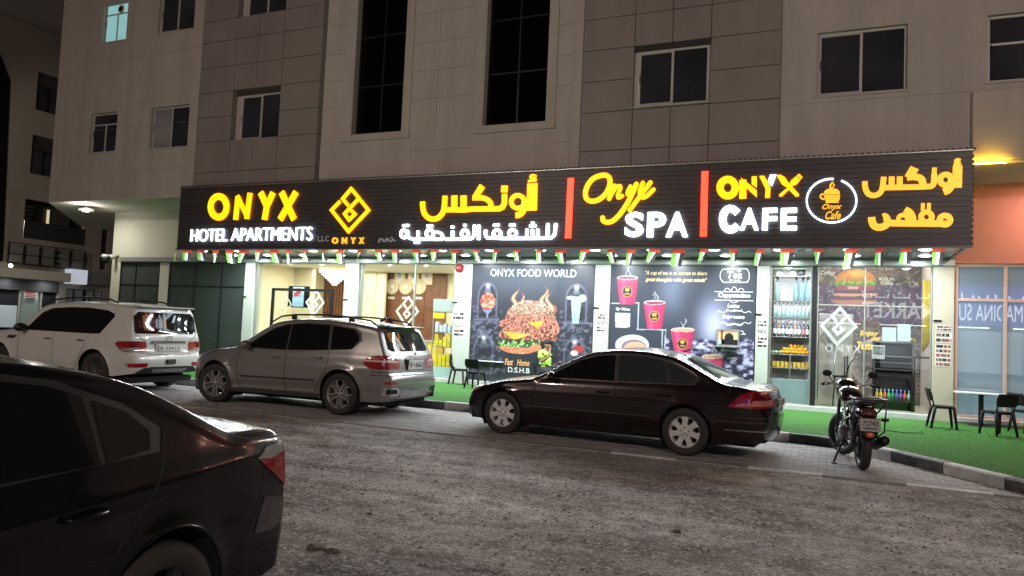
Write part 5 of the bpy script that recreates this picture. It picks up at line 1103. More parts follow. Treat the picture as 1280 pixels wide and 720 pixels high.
# ------------------------------------------------------------------ cafe interior: fruit and drinks display
FX0, FX1 = -1.36, -.45
fd = thing('drinks_display', 'tall lit glass display of water bottles, drinks and oranges left of the cafe door', 'display fridge', ((FX0+FX1)/2, YG+.5, .11))
W2 = (FX1-FX0)/2; m2 = MB(); m2.box(-W2, .3, 0, W2, .34, 3.45); m2.build('back_panel', mat('display_back', (.6, .6, .64), .5), fd)
m2 = MB(); m2.box(-W2, -.38, 0, W2, -.3, atY(988, 474, YG+.1).z-.11, bev=.01); m2.build('base_panel', mat('steel_blue_base', (.26, .33, .36), .4, noise=.06, nscale=3), fd)
MB().box(-W2, .29, 2.15, W2, .298, 3.4).build('light_panel', em('display_white_panel', (.95, .9, .95), .75), fd)
sh = [atY(988, y, YG+.2).z-.11 for y in (474, 460, 443, 421, 397, 376, 345)]
for i, z in enumerate(sh[1:]): m2 = MB(); m2.box(-W2, -.33, z-.02, W2, .29, z, bev=.003); m2.build('shelf', STEEL, fd)
MB().box(-.01, -.35, sh[0], .02, -.32, sh[2]-.02).build('shelf_post', STEEL, fd)
MB().box(-W2, -.36, 3.4, W2, .3, 3.46).build('top_panel', ALU, fd)
lamp('AREA', 'display_strip', fd, (0, -.25, 3.36), 22, (.95, .97, 1), .7, sizey=.1)
lamp('AREA', 'display_strip', fd, (0, -.42, 2.0), 9, (.95, .97, 1), .7, rot=(math.radians(60), 0, 0), sizey=.1)
WB = mat('water_bottle_blue', (.62, .78, .84), .2, emit=(.5, .62, .68), es=.16); CAPD = mat('bottle_cap_dark', (.04, .05, .08), .4)
def bottle(name, x, y, z, h, r, bm, cm, lab, lm, label, group):
    t = thing(name, label, 'bottle', (fd.location.x+x, fd.location.y+y, fd.location.z+z), group=group)
    MB().lathe([(0, 0), (r, 0), (r, h*.62), (r*.85, h*.72), (r*.35, h*.84), (r*.32, h*.93)], 12).build('bottle_body', bm, t); MB().lathe([(r*.4, h*.9), (r*.4, h), (0, h)], 10).build('cap', cm, t)
    if lab: MB().lathe([(r*1.02, h*.2), (r*1.02, h*.5)], 12).build('paper_label', lm, t)
    return t
ordn = ['first', 'second', 'third', 'fourth', 'fifth', 'sixth', 'seventh', 'eighth', 'ninth', 'tenth']
for i in range(9):
    bottle('water_bottle', -W2+.07+i*.098, -.2, sh[4], sh[5]-sh[4]-.05, .044, WB, CAPD, False, None, ordn[i]+' pale blue water bottle from the left in the display', 'water bottles in the display')
    dk = [(.02, .02, .03), (.10, .03, .02), (.03, .04, .10), (.02, .02, .02)][i % 4]
    if i < 9: bottle('drink_bottle', -W2+.07+i*.098, -.2, sh[3], .40, .036, mat('dark_drink_%s' % ('cola', 'brown', 'blue', 'black')[i % 4], dk, .15), mat('cap_red', (.5, .05, .05), .4) if i % 3 == 0 else mat('cap_white', (.7, .7, .7), .4), True, mat('label_white', (.7, .68, .66), .5) if i != 7 else mat('label_red', (.55, .1, .12), .5), ordn[i]+' dark drink bottle from the left, below the water bottles', 'dark drink bottles in the display')
for i, (x, c) in enumerate(((-.36, (.6, .75, .72)), (.1, (.55, .75, .85)), (.26, (.55, .75, .85)), (.38, (.55, .75, .85)))): bottle('large_bottle', x, 0, sh[5], .62, .075, mat('clear_blue_plastic_%s' % ('a' if i == 0 else 'b'), c, .3, emit=c, es=.12), mat('cap_white', (.7, .7, .7)), False, None, ordn[i]+' pale large bottle from the left on the upper display shelf', 'large bottles on the upper shelf')
o = MB().lathe([(0, 0), (.07, .01), (.09, .08), (.09, .33), (.06, .38), (0, .38)], 16).build('black_jar', BLACKP); o.location = (fd.location.x+.22, fd.location.y-.1, fd.location.z+sh[6]); tag(o, 'black rounded jar on the top display shelf', 'jar')
for x in (-.34, .02): o = MB().lathe([(0, 0), (.1, 0), (.1, .35), (.07, .38), (0, .38)], 14).build('grey_jar', mat('pale_grey_jar', (.6, .62, .62), .4)); o.location = (fd.location.x+x, fd.location.y, fd.location.z+sh[6]); tag(o, ('leftmost' if x < 0 else 'right hand')+' pale grey jar on the top display shelf', 'jar')
OR = mat('orange_peel', (.85, .34, .02), .5, noise=.15, nscale=9, bump=.3, bscale=120); om = MB().sphere((0, 0, 0), .05, 12, 8).mesh('orange'); om.materials.append(OR); q = 0
for row, (n, x0, zz) in enumerate(((8, -.20, 0), (7, -.15, .075), (4, .02, .15))):
    for i in range(n):
        o = link('orange', om, None); o.location = (fd.location.x+x0+i*.085+rng.uniform(-.01, .01), fd.location.y-.24+row*.03+rng.uniform(-.01, .01), fd.location.z+sh[2]+.052+zz); o['group'] = 'oranges piled on the display shelf'; tag(o, ordn[i]+' orange from the left in the '+('bottom', 'middle', 'top')[row]+' row of the pile', 'orange'); q += 1
for i in range(3): o = MB().sphere((0, 0, 0), .042, 10, 7).build('lime', mat('lime_peel', (.35, .5, .25), .5)); o.location = (fd.location.x-.42+i*.085, fd.location.y-.26, fd.location.z+sh[2]+.044); tag(o, ordn[i]+' pale green lime from the left beside the oranges', 'lime')
JC = mat('juice_carton', (.75, .45, .05), .5, noise=.3, nscale=30)
for i in range(9):
    o = MB().box(-.04, -.03, 0, .04, .03, .15, bev=.008).build('juice_pack', JC); o.location = (fd.location.x-.38+i*.098, fd.location.y-.26, fd.location.z+sh[1]); o['group'] = 'orange juice packs'; tag(o, ordn[i]+' orange juice pack from the left on the lowest shelf', 'juice pack')
# ------------------------------------------------------------------ mural at the back of the cafe
def mural(X, Z):
    x = X; y = np.full_like(X, YG+3.15); z = Z-EYE; c = x*_f.x+y*_f.y+z*_f.z; px = 640+FPX*(x*_r.x+y*_r.y+z*_r.z)/c; py = 360-FPX*(x*_u.x+y*_u.y+z*_u.z)/c
    u, v = (px-1015)*7.58, (py-325)*7.58
    img = np.zeros(X.shape+(3,))+lin((46, 38, 36)); over(img, (fbm(u, v, .012, 3, 3) > .56)*.5, lin((110, 70, 46)))
    q = np.abs(fbm(u, v, .018, 21, 2)-.5); over(img, (q < .012)*.85, lin((215, 212, 205))); q = np.abs(fbm(u+300, v, .03, 27, 2)-.5); over(img, (q < .018)*.6, lin((190, 188, 182)))
    e = ell(u, v, 415, 205, 195, 120); a = (e < 1) & (v < 212); over(img, a*1., lin((214, 132, 40))); over(img, a*(1-sm(.0, .9, ell(u, v, 430, 130, 150, 60)))*.9, lin((255, 214, 110)))
    over(img, ((np.abs(v-222-8*np.sin(u*.06)) < 24) & (np.abs(u-415) < 195))*1., lin((96, 150, 44))); over(img, ((np.abs(v-212-8*np.sin(u*.09)) < 12) & (np.abs(u-400) < 190) & (fbm(u, v, .05, 4, 2) > .5))*1., lin((170, 205, 90)))
    over(img, ((np.abs(v-268) < 22) & (np.abs(u-415) < 175))*1., lin((168, 62, 48))); over(img, ((np.abs(v-262) < 12) & (np.abs(u-390) < 50))*1., lin((225, 180, 150))); over(img, ((np.abs(v-303) < 17) & (np.abs(u-410) < 205))*1., lin((84, 50, 40)))
    over(img, ((v > 318) & (v < 336+22*np.exp(-((u-350)/70)**2)) & (np.abs(u-410) < 210))*1., lin((232, 180, 120))); over(img, ((np.abs(v-362) < 18) & (np.abs(u-410) < 205))*1., lin((110, 66, 48))); over(img, (ell(u, v, 400, 385, 215, 44) < 1)*(v > 380)*1., lin((198, 134, 82)))
    for k9 in range(9): over(img, (np.abs(ell(u, v, 520+20*k9, 900+10*k9, 120+24*k9, 90+20*k9)-1) < .02)*(u > 350)*.9, lin((205, 205, 205)))
    return img*.55+.07
mu = thing('cafe_mural', 'dark chalk style burger mural covering the back wall of the cafe', 'mural', (.3, YG+3.19, 0)); MO_ = (.3, YG+3.19, 0)
MB().box(-2, -.03, .1, 2, -.005, 4.68).build('mural_board', mat('poster_board', (.03, .033, .04)), mu)
poster_mesh('printed_artwork', -1.69, 2.29, .12, 4.65, YG+3.155, mural, .016, mu, PR, MO_)
def mt(body, x0, y0, x1, y1, m, **kw): return ptext(mu, MO_, body, 1015+x0/7.58, 325+y0/7.58, 1015+x1/7.58, 325+y1/7.58, m, y=YG+3.14, **kw)
CH = mat('chalk_white', (.6, .6, .58), .8); mt('ROLL IN', 635, 165, 780, 195, CH, bold=.02); mt('TOWN', 645, 205, 765, 240, CH, bold=.03); mt('Coffee', 80, 100, 215, 140, CH, shear=.2)
YEN = em('yellow_neon', (1, .66, .12), .9); mt('Enjoy', 455, 670, 630, 730, YEN, bold=.03, shear=.2); mt('your', 560, 735, 650, 775, YEN, bold=.03, shear=.2); mt('Taste', 425, 775, 590, 850, YEN, bold=.03, shear=.2)
# tall beige cabinet with emblem
cx0, cx1 = -.25, atY(1066, 450, YG+.5).x
cb = thing('beige_cabinet', 'tall beige double door cabinet behind the cafe door glass', 'cabinet', ((cx0+cx1)/2, YG+1.0, .07)); w3 = (cx1-cx0)/2; zt = atY(1040, 392, YG+.75).z-.07
BG = mat('beige_laminate', (.52, .47, .40), .5, noise=.04, nscale=2); MB().box(-w3, -.22, 0, w3, .3, zt, bev=.006).build('cabinet_body', BG, cb)
for s9 in (-1, 1): MB().box(min(0, s9*w3)+.006, -.24, .04, max(0, s9*w3)-.006, -.222, zt-.02, bev=.004).build('cabinet_door', BG, cb); MB().box(w3*.62+s9*.03-.012, -.27, .75, w3*.62+s9*.03+.012, -.242, 1.3, bev=.003).build('cabinet_handle', BLACKP, cb)
logo_at('cabinet_emblem', -.12, zt*.74, .30, -.252, -.245, BLACKP, cb, w=.05)
# door vinyl
vd = thing('door_vinyl', 'white diamond emblem and ONYX letters applied to the cafe door glass', 'vinyl', (.2, YG+.03, 1.2)); p = atY(1048, 407.5, YG+.03)
VS = glass('frosted_vinyl', (.55, .55, .55), .1, haze=.45, hcol=(.7, .72, .72)); logo_at('vinyl_emblem', p.x-.2, p.z-1.2, .44, -.004, -.001, VS, vd, w=.17)
a = atY(1032, 428, YG+.03); b_ = atY(1076, 438, YG+.03); textfit('vinyl_letter', 'ONYX', a.x-.2, b_.x-.2, atY(1054, 440.5, YG).z-1.2, atY(1054, 431, YG).z-1.2, -.003, VS, vd, .003, .01, spacing=1.5, split=True)
# bar stool
st_ = thing('bar_stool', 'black metal bar stool with curved back behind the cafe door', 'stool', (atZ(1047, 500, .12).x, YG+.45, .1))
m2 = MB()
m2.lathe([(0, .74), (.15, .74), (.16, .76), (.15, .78), (0, .78)], 18); m2.build('seat', BLACKP, st_); MB().tube([(-.11, 0, 0), (-.1, 0, 1.35)], .018, 8).build('post', STEEL, st_)
for a9 in (45, 135, 225, 315): c9, s9 = math.cos(math.radians(a9)), math.sin(math.radians(a9)); MB().tube([(.12*c9, .12*s9, .75), (.2*c9, .2*s9, 0)], .014, 6).build('leg', BLACKP, st_)
MB().tube([(.17, -.02, .76), (.2, -.02, .95), (.25, -.02, 1.1), (.36, -.02, 1.24)], .018, 6).build('back_bar', BLACKP, st_); MB().tube([(.17*math.cos(i*.6283), .17*math.sin(i*.6283), .3) for i in range(10)], .01, 6, closed=True).build('foot_ring', STEEL, st_)
# counter cabinet: glass warmer on top, drinks shelf beneath
x0, x1 = atY(1092, 450, YG+.3).x, atY(1143, 450, YG+.3).x; cw = (x1-x0)/2
ct = thing('counter_fridge', 'black counter with a glass food warmer above and bottled drinks below', 'counter fridge', ((x0+x1)/2, YG+.62, .09)); ZZ = lambda py: atY(1118, py, YG+.32).z-.09
zb_, z1_, z2_, z3_ = ZZ(502), ZZ(467), ZZ(462), ZZ(427)
m2 = MB(); m2.box(-cw, .25, 0, cw, .29, z3_); m2.box(-cw, -.29, 0, -cw+.03, .25, z1_); m2.box(cw-.03, -.29, 0, cw, .25, z1_); m2.box(-cw+.03, -.29, zb_-.03, cw-.03, .25, zb_); m2.box(-cw-.02, -.3, z1_-.1, cw+.02, .25, z1_); m2.build('carcass', BLACKP, ct)
m2 = MB(); m2.box(-cw+.03, -.28, z1_, cw-.03, -.27, z3_-.04); m2.build('warmer_glass', CLEAR, ct)
m2 = MB(); m2.box(-cw, -.29, z3_-.05, cw, .25, z3_, bev=.008); m2.box(-cw, -.29, z1_+.002, -cw+.03, -.26, z3_-.05); m2.box(cw-.03, -.29, z1_+.002, cw, -.26, z3_-.05); m2.build('warmer_frame', mat('grey_steel', (.2, .21, .22), .35, metal=.7), ct)
for z in (z1_+.08, z1_+.25, z1_+.40): MB().box(-cw+.03, -.25, z, cw-.03, .24, z+.015).build('warmer_shelf', STEEL, ct)
lamp('AREA', 'warmer_light', ct, (0, 0, z3_-.07), 9, (.9, .97, 1), .6, sizey=.2); lamp('AREA', 'fridge_light', ct, (0, -.2, z1_-.13), 7, (.9, .97, 1), .6, sizey=.1)
pal = [((.85, .55, .05), .03), ((.85, .55, .05), .03), ((.8, .15, .1), .03), ((.1, .45, .2), .03), ((.05, .3, .12), .03), ((.1, .12, .45), .03), ((.25, .1, .35), .03), ((.6, .1, .1), .03), ((.2, .5, .3), .03)]
names = ['amber', 'yellow', 'red', 'green', 'dark green', 'blue', 'purple', 'dark red', 'pale green']
for i, (c, _) in enumerate(pal):
    t = thing('soda_bottle', names[i]+' drink bottle on the lower shelf of the black counter', 'bottle', (ct.location.x-cw+.09+i*(2*cw-.18)/8, ct.location.y-.16, ct.location.z+zb_), group='bottles under the food warmer')
    MB().lathe([(0, 0), (.038, 0), (.038, .15), (.013, .22), (.012, .26)], 10).build('bottle_body', mat('soda_'+names[i].replace(' ', '_'), c, .2), t); MB().lathe([(.016, .25), (.016, .28), (0, .28)], 8).build('cap', mat('cap_blue', (.1, .3, .6), .4), t)
for i, (u0, u1, v0, v1) in enumerate(((1103, 1120, 409, 429), (1122, 1138, 405, 427))):
    a = atY(u0, v0, YG+.35); b_ = atY(u1, v1, YG+.35); o = MB().box(a.x, YG+.35, b_.z, b_.x, YG+.355, a.z).build('menu_sheet', em('backlit_paper', (.6, .76, .86), .75)); tag(o, ('left' if i == 0 else 'right')+' pale blue menu sheet standing on the food warmer', 'menu')
a = atY(1090, 431, YG+.3); b_ = atY(1106, 449, YG+.3); t = thing('price_leaflet', 'white leaflet with a grey photo taped to the food warmer glass', 'leaflet', (a.x, YG+.3, b_.z)); MB().box(0, 0, 0, b_.x-a.x, .004, a.z-b_.z).build('paper_sheet', mat('white_paper', (.65, .63, .6)), t); MB().box(.02, -.003, .1, b_.x-a.x-.02, -.001, a.z-b_.z-.04).build('printed_photo', mat('grey_print', (.3, .3, .32), .6, noise=.6, nscale=12), t)
m2 = MB(); rr = random.Random(4)
for i in range(24): m2.sphere((rr.uniform(-.3, .35), rr.uniform(-.1, .1), rr.uniform(0, .05)), .03, 8, 6)
o = m2.build('banana_tray', mat('yellow_green_fruit', (.55, .5, .06), .5, noise=.4, nscale=12)); o.location = (ct.location.x+.1, ct.location.y-.1, ct.location.z+z3_+.03); tag(o, 'tray of yellow green bananas on top of the food warmer', 'fruit')
x0 = atY(1158, 400, YG+.5).x; o = MB()
for i in range(5): o.tube([(x0-.05+i*.03, YG+.6, 3.3), (x0-.04+i*.03, YG+.6, 2.4), (x0-.06+i*.035, YG+.6, 1.55+.05*i)], .02, 6)
o = o.build('yellow_garland', mat('garland_yellow', (.75, .55, .03), .7)); tag(o, 'yellow hanging garland beside the right edge of the cafe glass', 'garland')
x0, x1 = atY(1145, 460, YG+.7).x, atY(1163, 460, YG+.7).x; bt = thing('side_table', 'tall narrow black table behind the right edge of the cafe glass', 'table', ((x0+x1)/2, YG+.75, .06)); zt = atY(1150, 446, YG+.6).z-.06
MB().box(-.25, -.2, zt-.04, .25, .2, zt, bev=.006).build('table_top', BLACKP, bt)
for sx in (-.2, .2): 
    for sy in (-.15, .15): MB().box(sx-.02, sy-.02, 0, sx+.02, sy+.02, zt-.04).build('leg', BLACKP, bt)
# ------------------------------------------------------------------ cars: one lofted shell per body, everything else clipped out of that shell
def interp(tab, x): return float(np.interp(x, [a[0] for a in tab], [a[1] for a in tab]))
def chaik(p, it=2):
    for _ in range(it):
        q = [p[0]]
        for a, b in zip(p[:-1], p[1:]): q += [(a[0]*.8+b[0]*.2, a[1]*.8+b[1]*.2), (a[0]*.2+b[0]*.8, a[1]*.2+b[1]*.8)]
        p = q+[p[-1]]
    return p
class Shell:
    def __init__(s, c):
        s.c = c; top = chaik(c['top'], 2); A = np.array(top); d = np.r_[0, np.cumsum(np.hypot(*np.diff(A, axis=0).T))]; n = c.get('ns', 170); t = np.linspace(0, d[-1], n); S = np.interp(t, d, A[:, 0]); T = np.interp(t, d, A[:, 1]); L = c['L']; w2 = c['W']/2
        n1, nc, n2 = 30, 6, 9; V = []
        for k in range(n):
            x, T_ = S[k], T[k]; B = interp(c['bot'], x); T_ = max(T_, B+.002); w = w2*interp(c['plan'], x); belt = interp(c['belt'], x); H = T_-B
            crown = min(interp(c['crown'], x), H*.3); r = min(c.get('rr', .09), H*.3); zc = T_-crown-r
            if zc < B: zc = B+H*.4
            sec = []
            def wy(z):
                f = interp(c['side'], (z-.2)/(belt-.2)) if z <= belt else interp(c['side'], 1)-(z-belt)*c['tumble']-.25*c['tumble']*max(0, z-belt)**2
                y = w*f
                for ax in c['axles']:
                    rr_ = math.hypot(x-ax, z-c['R']); y += c.get('flare', .02)*math.exp(-((rr_-c['Ra'])/.07)**2)
                for (z0, dp, sg) in c.get('crease', []): y += dp*math.exp(-((z-z0-c.get('cs', 0)*(x-L/2))/sg)**2)*sm(.3, .9, x)*(1-sm(L-.5, L-.1, x))
                return y
            yc = wy(zc)
            for j in range(n1): z = B+(zc-B)*j/n1; sec.append((wy(z), z))
            for j in range(nc+1): a = math.pi/2*j/nc; sec.append((max(0, yc-r*(1-math.cos(a))), zc+r*math.sin(a)))
            yt = max(.01, yc-r)
            for j in range(1, n2+1): q = 1-j/n2; sec.append((yt*q, T_-crown*q*q))
            bf, br = c['bowf'], c['bowr']
            row = []
            for y, z in sec:
                u = abs(y)/w2; xs_ = x+bf*u**2.4*max(0, 1-x/.9)**1.2-br*u**2.4*max(0, 1-(L-x)/.7)**1.2; row.append((xs_, y, z))
            V.append(row)
        s.V = np.array(V); s.n, s.m = s.V.shape[:2]
    def P(s, k, j): return s.V[k, j]
    def faces(s, x0, x1, cond=None):
        """list of quads (both sides) whose span touches x0..x1; x measured from the nose"""
        out = []
        for k in range(s.n-1):
            q = s.V[k:k+2, :, 0]
            if q.max() < x0 or q.min() > x1: continue
            for j in range(s.m-1): out.append((k, j))
        return out
def inpoly(u, v, P):
    c = False; n = len(P)
    for i in range(n):
        a, b = P[i], P[(i+1) % n]
        if (a[1] > v) != (b[1] > v) and u < (b[0]-a[0])*(v-a[1])/(b[1]-a[1])+a[0]: c = not c
    return c
def patch(sh, name, poly, m, parent, proj='side', off=.004, rim=True, sides=(1, -1), xr=None, nlim=None, label=None, one=True):
    """clip the region of the shell inside poly. side: (x,z); top: (x,y); rear/front: (y,z)"""
    objs = []
    U = [p[0] for p in poly]; Vv = [p[1] for p in poly]
    ia, ib = {'side': (0, 2), 'top': (0, 1), 'rear': (1, 2), 'front': (1, 2)}[proj]
    for sd in sides:
        bm = bmesh.new(); vm = {}
        def gv(k, j, s_):
            key = (k, j, s_ if j < sh.m-1 else 0)
            if key not in vm: p = sh.V[k, j]; vm[key] = bm.verts.new((p[0], p[1]*s_, p[2]))
            return vm[key]
        for k in range(sh.n-1):
            for j in range(sh.m-1):
                q = sh.V[k:k+2, j:j+2].reshape(4, 3)
                if xr and (q[:, 0].max() < xr[0] or q[:, 0].min() > xr[1]): continue
                for s_ in ((sd,) if proj == 'side' else (1, -1)):
                    qa = q[:, ia]*(s_ if ia == 1 else 1); qb = q[:, ib]*(s_ if ib == 1 else 1)
                    if qa.max() < min(U)-1e-4 or qa.min() > max(U)+1e-4 or qb.max() < min(Vv)-1e-4 or qb.min() > max(Vv)+1e-4: continue
                    vs = [gv(k, j, s_), gv(k+1, j, s_), gv(k+1, j+1, s_), gv(k, j+1, s_)]
                    if s_ > 0: vs = vs[::-1]
                    if len(set(vs)) < 4: continue
                    try: bm.faces.new(vs)
                    except ValueError: pass
        bm.normal_update()
        if proj == 'side': kill = [f for f in bm.faces if abs(f.normal.y) < .12]
        elif proj == 'rear': kill = [f for f in bm.faces if f.normal.x < (nlim or .25)]
        elif proj == 'front': kill = [f for f in bm.faces if f.normal.x > -(nlim or .25)]
        else: kill = [f for f in bm.faces if f.normal.z < (nlim or .1)]
        bmesh.ops.delete(bm, geom=kill, context='FACES')
        n = len(poly)
        for i in range(n):
            a, b = poly[i], poly[(i+1) % n]; du, dv = b[0]-a[0], b[1]-a[1]
            if math.hypot(du, dv) < 1e-6: continue
            no = [0, 0, 0]; no[ia] = -dv; no[ib] = du; co = [0, 0, 0]; co[ia] = a[0]; co[ib] = a[1]
            bmesh.ops.bisect_plane(bm, geom=bm.verts[:]+bm.edges[:]+bm.faces[:], dist=1e-5, plane_co=co, plane_no=Vector(no).normalized())
        kill = [f for f in bm.faces if not inpoly(f.calc_center_median()[ia], f.calc_center_median()[ib], poly)]
        bmesh.ops.delete(bm, geom=kill, context='FACES')
        if not bm.faces: bm.free(); continue
        bm.normal_update(); nr = {v: v.normal.copy() for v in bm.verts}
        for v in bm.verts: v.co += nr[v]*off
        if rim:
            be = [e for e in bm.edges if e.is_boundary]; r = bmesh.ops.extrude_edge_only(bm, edges=be)
            for v in [g for g in r['geom'] if isinstance(g, bmesh.types.BMVert)]:
                w = min(nr, key=lambda q: (q.co-v.co).length_squared) if False else None
                v.co -= v.normal*0
            mp = {tuple(round(c, 6) for c in v.co): nr[v] for v in nr}
            for v in [g for g in r['geom'] if isinstance(g, bmesh.types.BMVert)]:
                q = mp.get(tuple(round(c, 6) for c in v.co))
                if q: v.co -= q*(off+.003)
        me = bpy.data.meshes.new(name)
        for v in bm.verts: v.co.x = sh.c['x0']-v.co.x
        for v in bm.verts: v.co.y = -v.co.y if False else v.co.y
        bmesh.ops.reverse_faces(bm, faces=bm.faces[:])
        bm.to_mesh(me); bm.free(); o = link(name, me, parent, m, smooth=True)
        try: me.set_sharp_from_angle(angle=math.radians(38))
        except Exception: pass
        if label: o['label'] = label
        objs.append(o)
        if proj != 'side': break
    return objs
def poly_strip(pts, w, closed=False):
    Lp, Rp = strip2d(pts, w, closed); return [(p.x, p.y) for p in Lp]+[(p.x, p.y) for p in Rp[::-1]]
def strips(sh, name, pts, w, m, parent, closed=False, **k):
    """thin line following the shell, one clipped quad run per segment, joined"""
    res = []; n = len(pts)
    for i in range(n if closed else n-1):
        a, b = pts[i], pts[(i+1) % n]
        d = Vector((b[0]-a[0], b[1]-a[1])); 
        if d.length < 1e-5: continue
        d.normalize(); nn = Vector((-d.y, d.x))*w/2; e = d*w*.3
        res.append([(a[0]-e.x+nn.x, a[1]-e.y+nn.y), (b[0]+e.x+nn.x, b[1]+e.y+nn.y), (b[0]+e.x-nn.x, b[1]+e.y-nn.y), (a[0]-e.x-nn.x, a[1]-e.y-nn.y)])
    obs = []
    for j, q in enumerate(res): obs.append(patch(sh, name, q, m, parent, off=k.get('off', .0015)+.00005*j, rim=False, **{a: b for a, b in k.items() if a != 'off'}))
    # join per side
    for s_ in range(2):
        L = [o[s_] for o in obs if len(o) > s_]
        if len(L) < 1: continue
        V, F = [], []
        for o in L: off = len(V); V += [tuple(v.co) for v in o.data.vertices]; F += [tuple(i+off for i in p.vertices) for p in o.data.polygons]
        me = bpy.data.meshes.new(name); me.from_pydata(V, [], F); me.update()
        for o in L: bpy.data.objects.remove(o)
        link(name, me, parent, m, smooth=True)
def shell_body(sh, name, m, parent):
    c = sh.c; bm = bmesh.new(); g = [[bm.verts.new(sh.V[k, j]) for j in range(sh.m)] for k in range(sh.n)]
    gm = [[(g[k][j] if j == sh.m-1 else bm.verts.new((sh.V[k, j][0], -sh.V[k, j][1], sh.V[k, j][2]))) for j in range(sh.m)] for k in range(sh.n)]
    for k in range(sh.n-1):
        for j in range(sh.m-1):
            bm.faces.new((g[k][j], g[k][j+1], g[k+1][j+1], g[k+1][j])); bm.faces.new((gm[k][j], gm[k+1][j], gm[k+1][j+1], gm[k][j+1]))
        bm.faces.new((g[k][0], g[k+1][0], gm[k+1][0], gm[k][0]))
    for ax in c['axles']:
        N = 28; P = [(ax+c['Ra']*math.cos(2*math.pi*i/N), c['R']+c.get('arz', 0)+c['Ra']*math.sin(2*math.pi*i/N)) for i in range(N)]
        for i in range(N):
            a, b = P[i], P[(i+1) % N]
            fs = [f for f in bm.faces if abs(f.calc_center_median().x-ax) < c['Ra']+.12 and f.calc_center_median().z < c['R']+c['Ra']+.15]
            es = {e for f in fs for e in f.edges}; vs = {v for f in fs for v in f.verts}
            bmesh.ops.bisect_plane(bm, geom=list(vs)+list(es)+fs, dist=1e-5, plane_co=(a[0], 0, a[1]), plane_no=Vector((-(b[1]-a[1]), 0, b[0]-a[0])).normalized())
        kill = [f for f in bm.faces if math.hypot(f.calc_center_median().x-ax, f.calc_center_median().z-c['R']-c.get('arz', 0)) < c['Ra']*.997 and (abs(f.calc_center_median().y) > .4 or f.calc_center_median().z < .5)]
        bmesh.ops.delete(bm, geom=kill, context='FACES')
    for v in bm.verts: v.co.x = c['x0']-v.co.x
    bmesh.ops.recalc_face_normals(bm, faces=bm.faces[:])
    me = bpy.data.meshes.new(name); bm.to_mesh(me); bm.free(); o = link(name, me, parent, m, smooth=True)
    try: me.set_sharp_from_angle(angle=math.radians(40))
    except Exception: pass
    return o
def yat(sh, x, z):      # half width of the shell at x (from nose), z
    k = int(np.argmin(np.abs(sh.V[:, 0, 0]-x)+ (sh.V[:, -1, 2] < z)*5)); col = sh.V[k]; j = int(np.argmin(np.abs(col[:30, 2]-z))); return col[j, 1]
TYRE = mat('tyre_rubber', (.022, .021, .02), .75, noise=.3, nscale=20, bump=.15, bscale=60); DARKIN = mat('wheel_well_dark', (.006, .006, .006), .9); ALLOY = mat('dusty_alloy', (.42, .42, .42), .38, metal=.75, noise=.15, nscale=9)
ALLOYD = mat('dark_alloy', (.05, .05, .055), .4, metal=.6); BRAKE = mat('brake_steel', (.10, .10, .10), .5, metal=.6); CHROME = mat('chrome_trim', (.62, .62, .62), .12, metal=1.0); GAP = mat('panel_gap', (.004, .004, .004), .8)
TINT = mat('tinted_car_glass', (.006, .006, .007), .04, spec=.6); GL2 = mat('clearer_car_glass', (.03, .035, .036), .03, spec=.7); REDL = mat('tail_lamp_red', (.27, .008, .012), .12, coat=1, noise=.35, nscale=14); CLRL = mat('lamp_clear', (.45, .43, .42), .1, metal=.5, coat=1); RUBT = mat('black_trim', (.012, .012, .012), .45); PLW = mat('number_plate_white', (.62, .62, .6), .4); PLB = mat('plate_black_ink', (.02, .02, .02), .6)
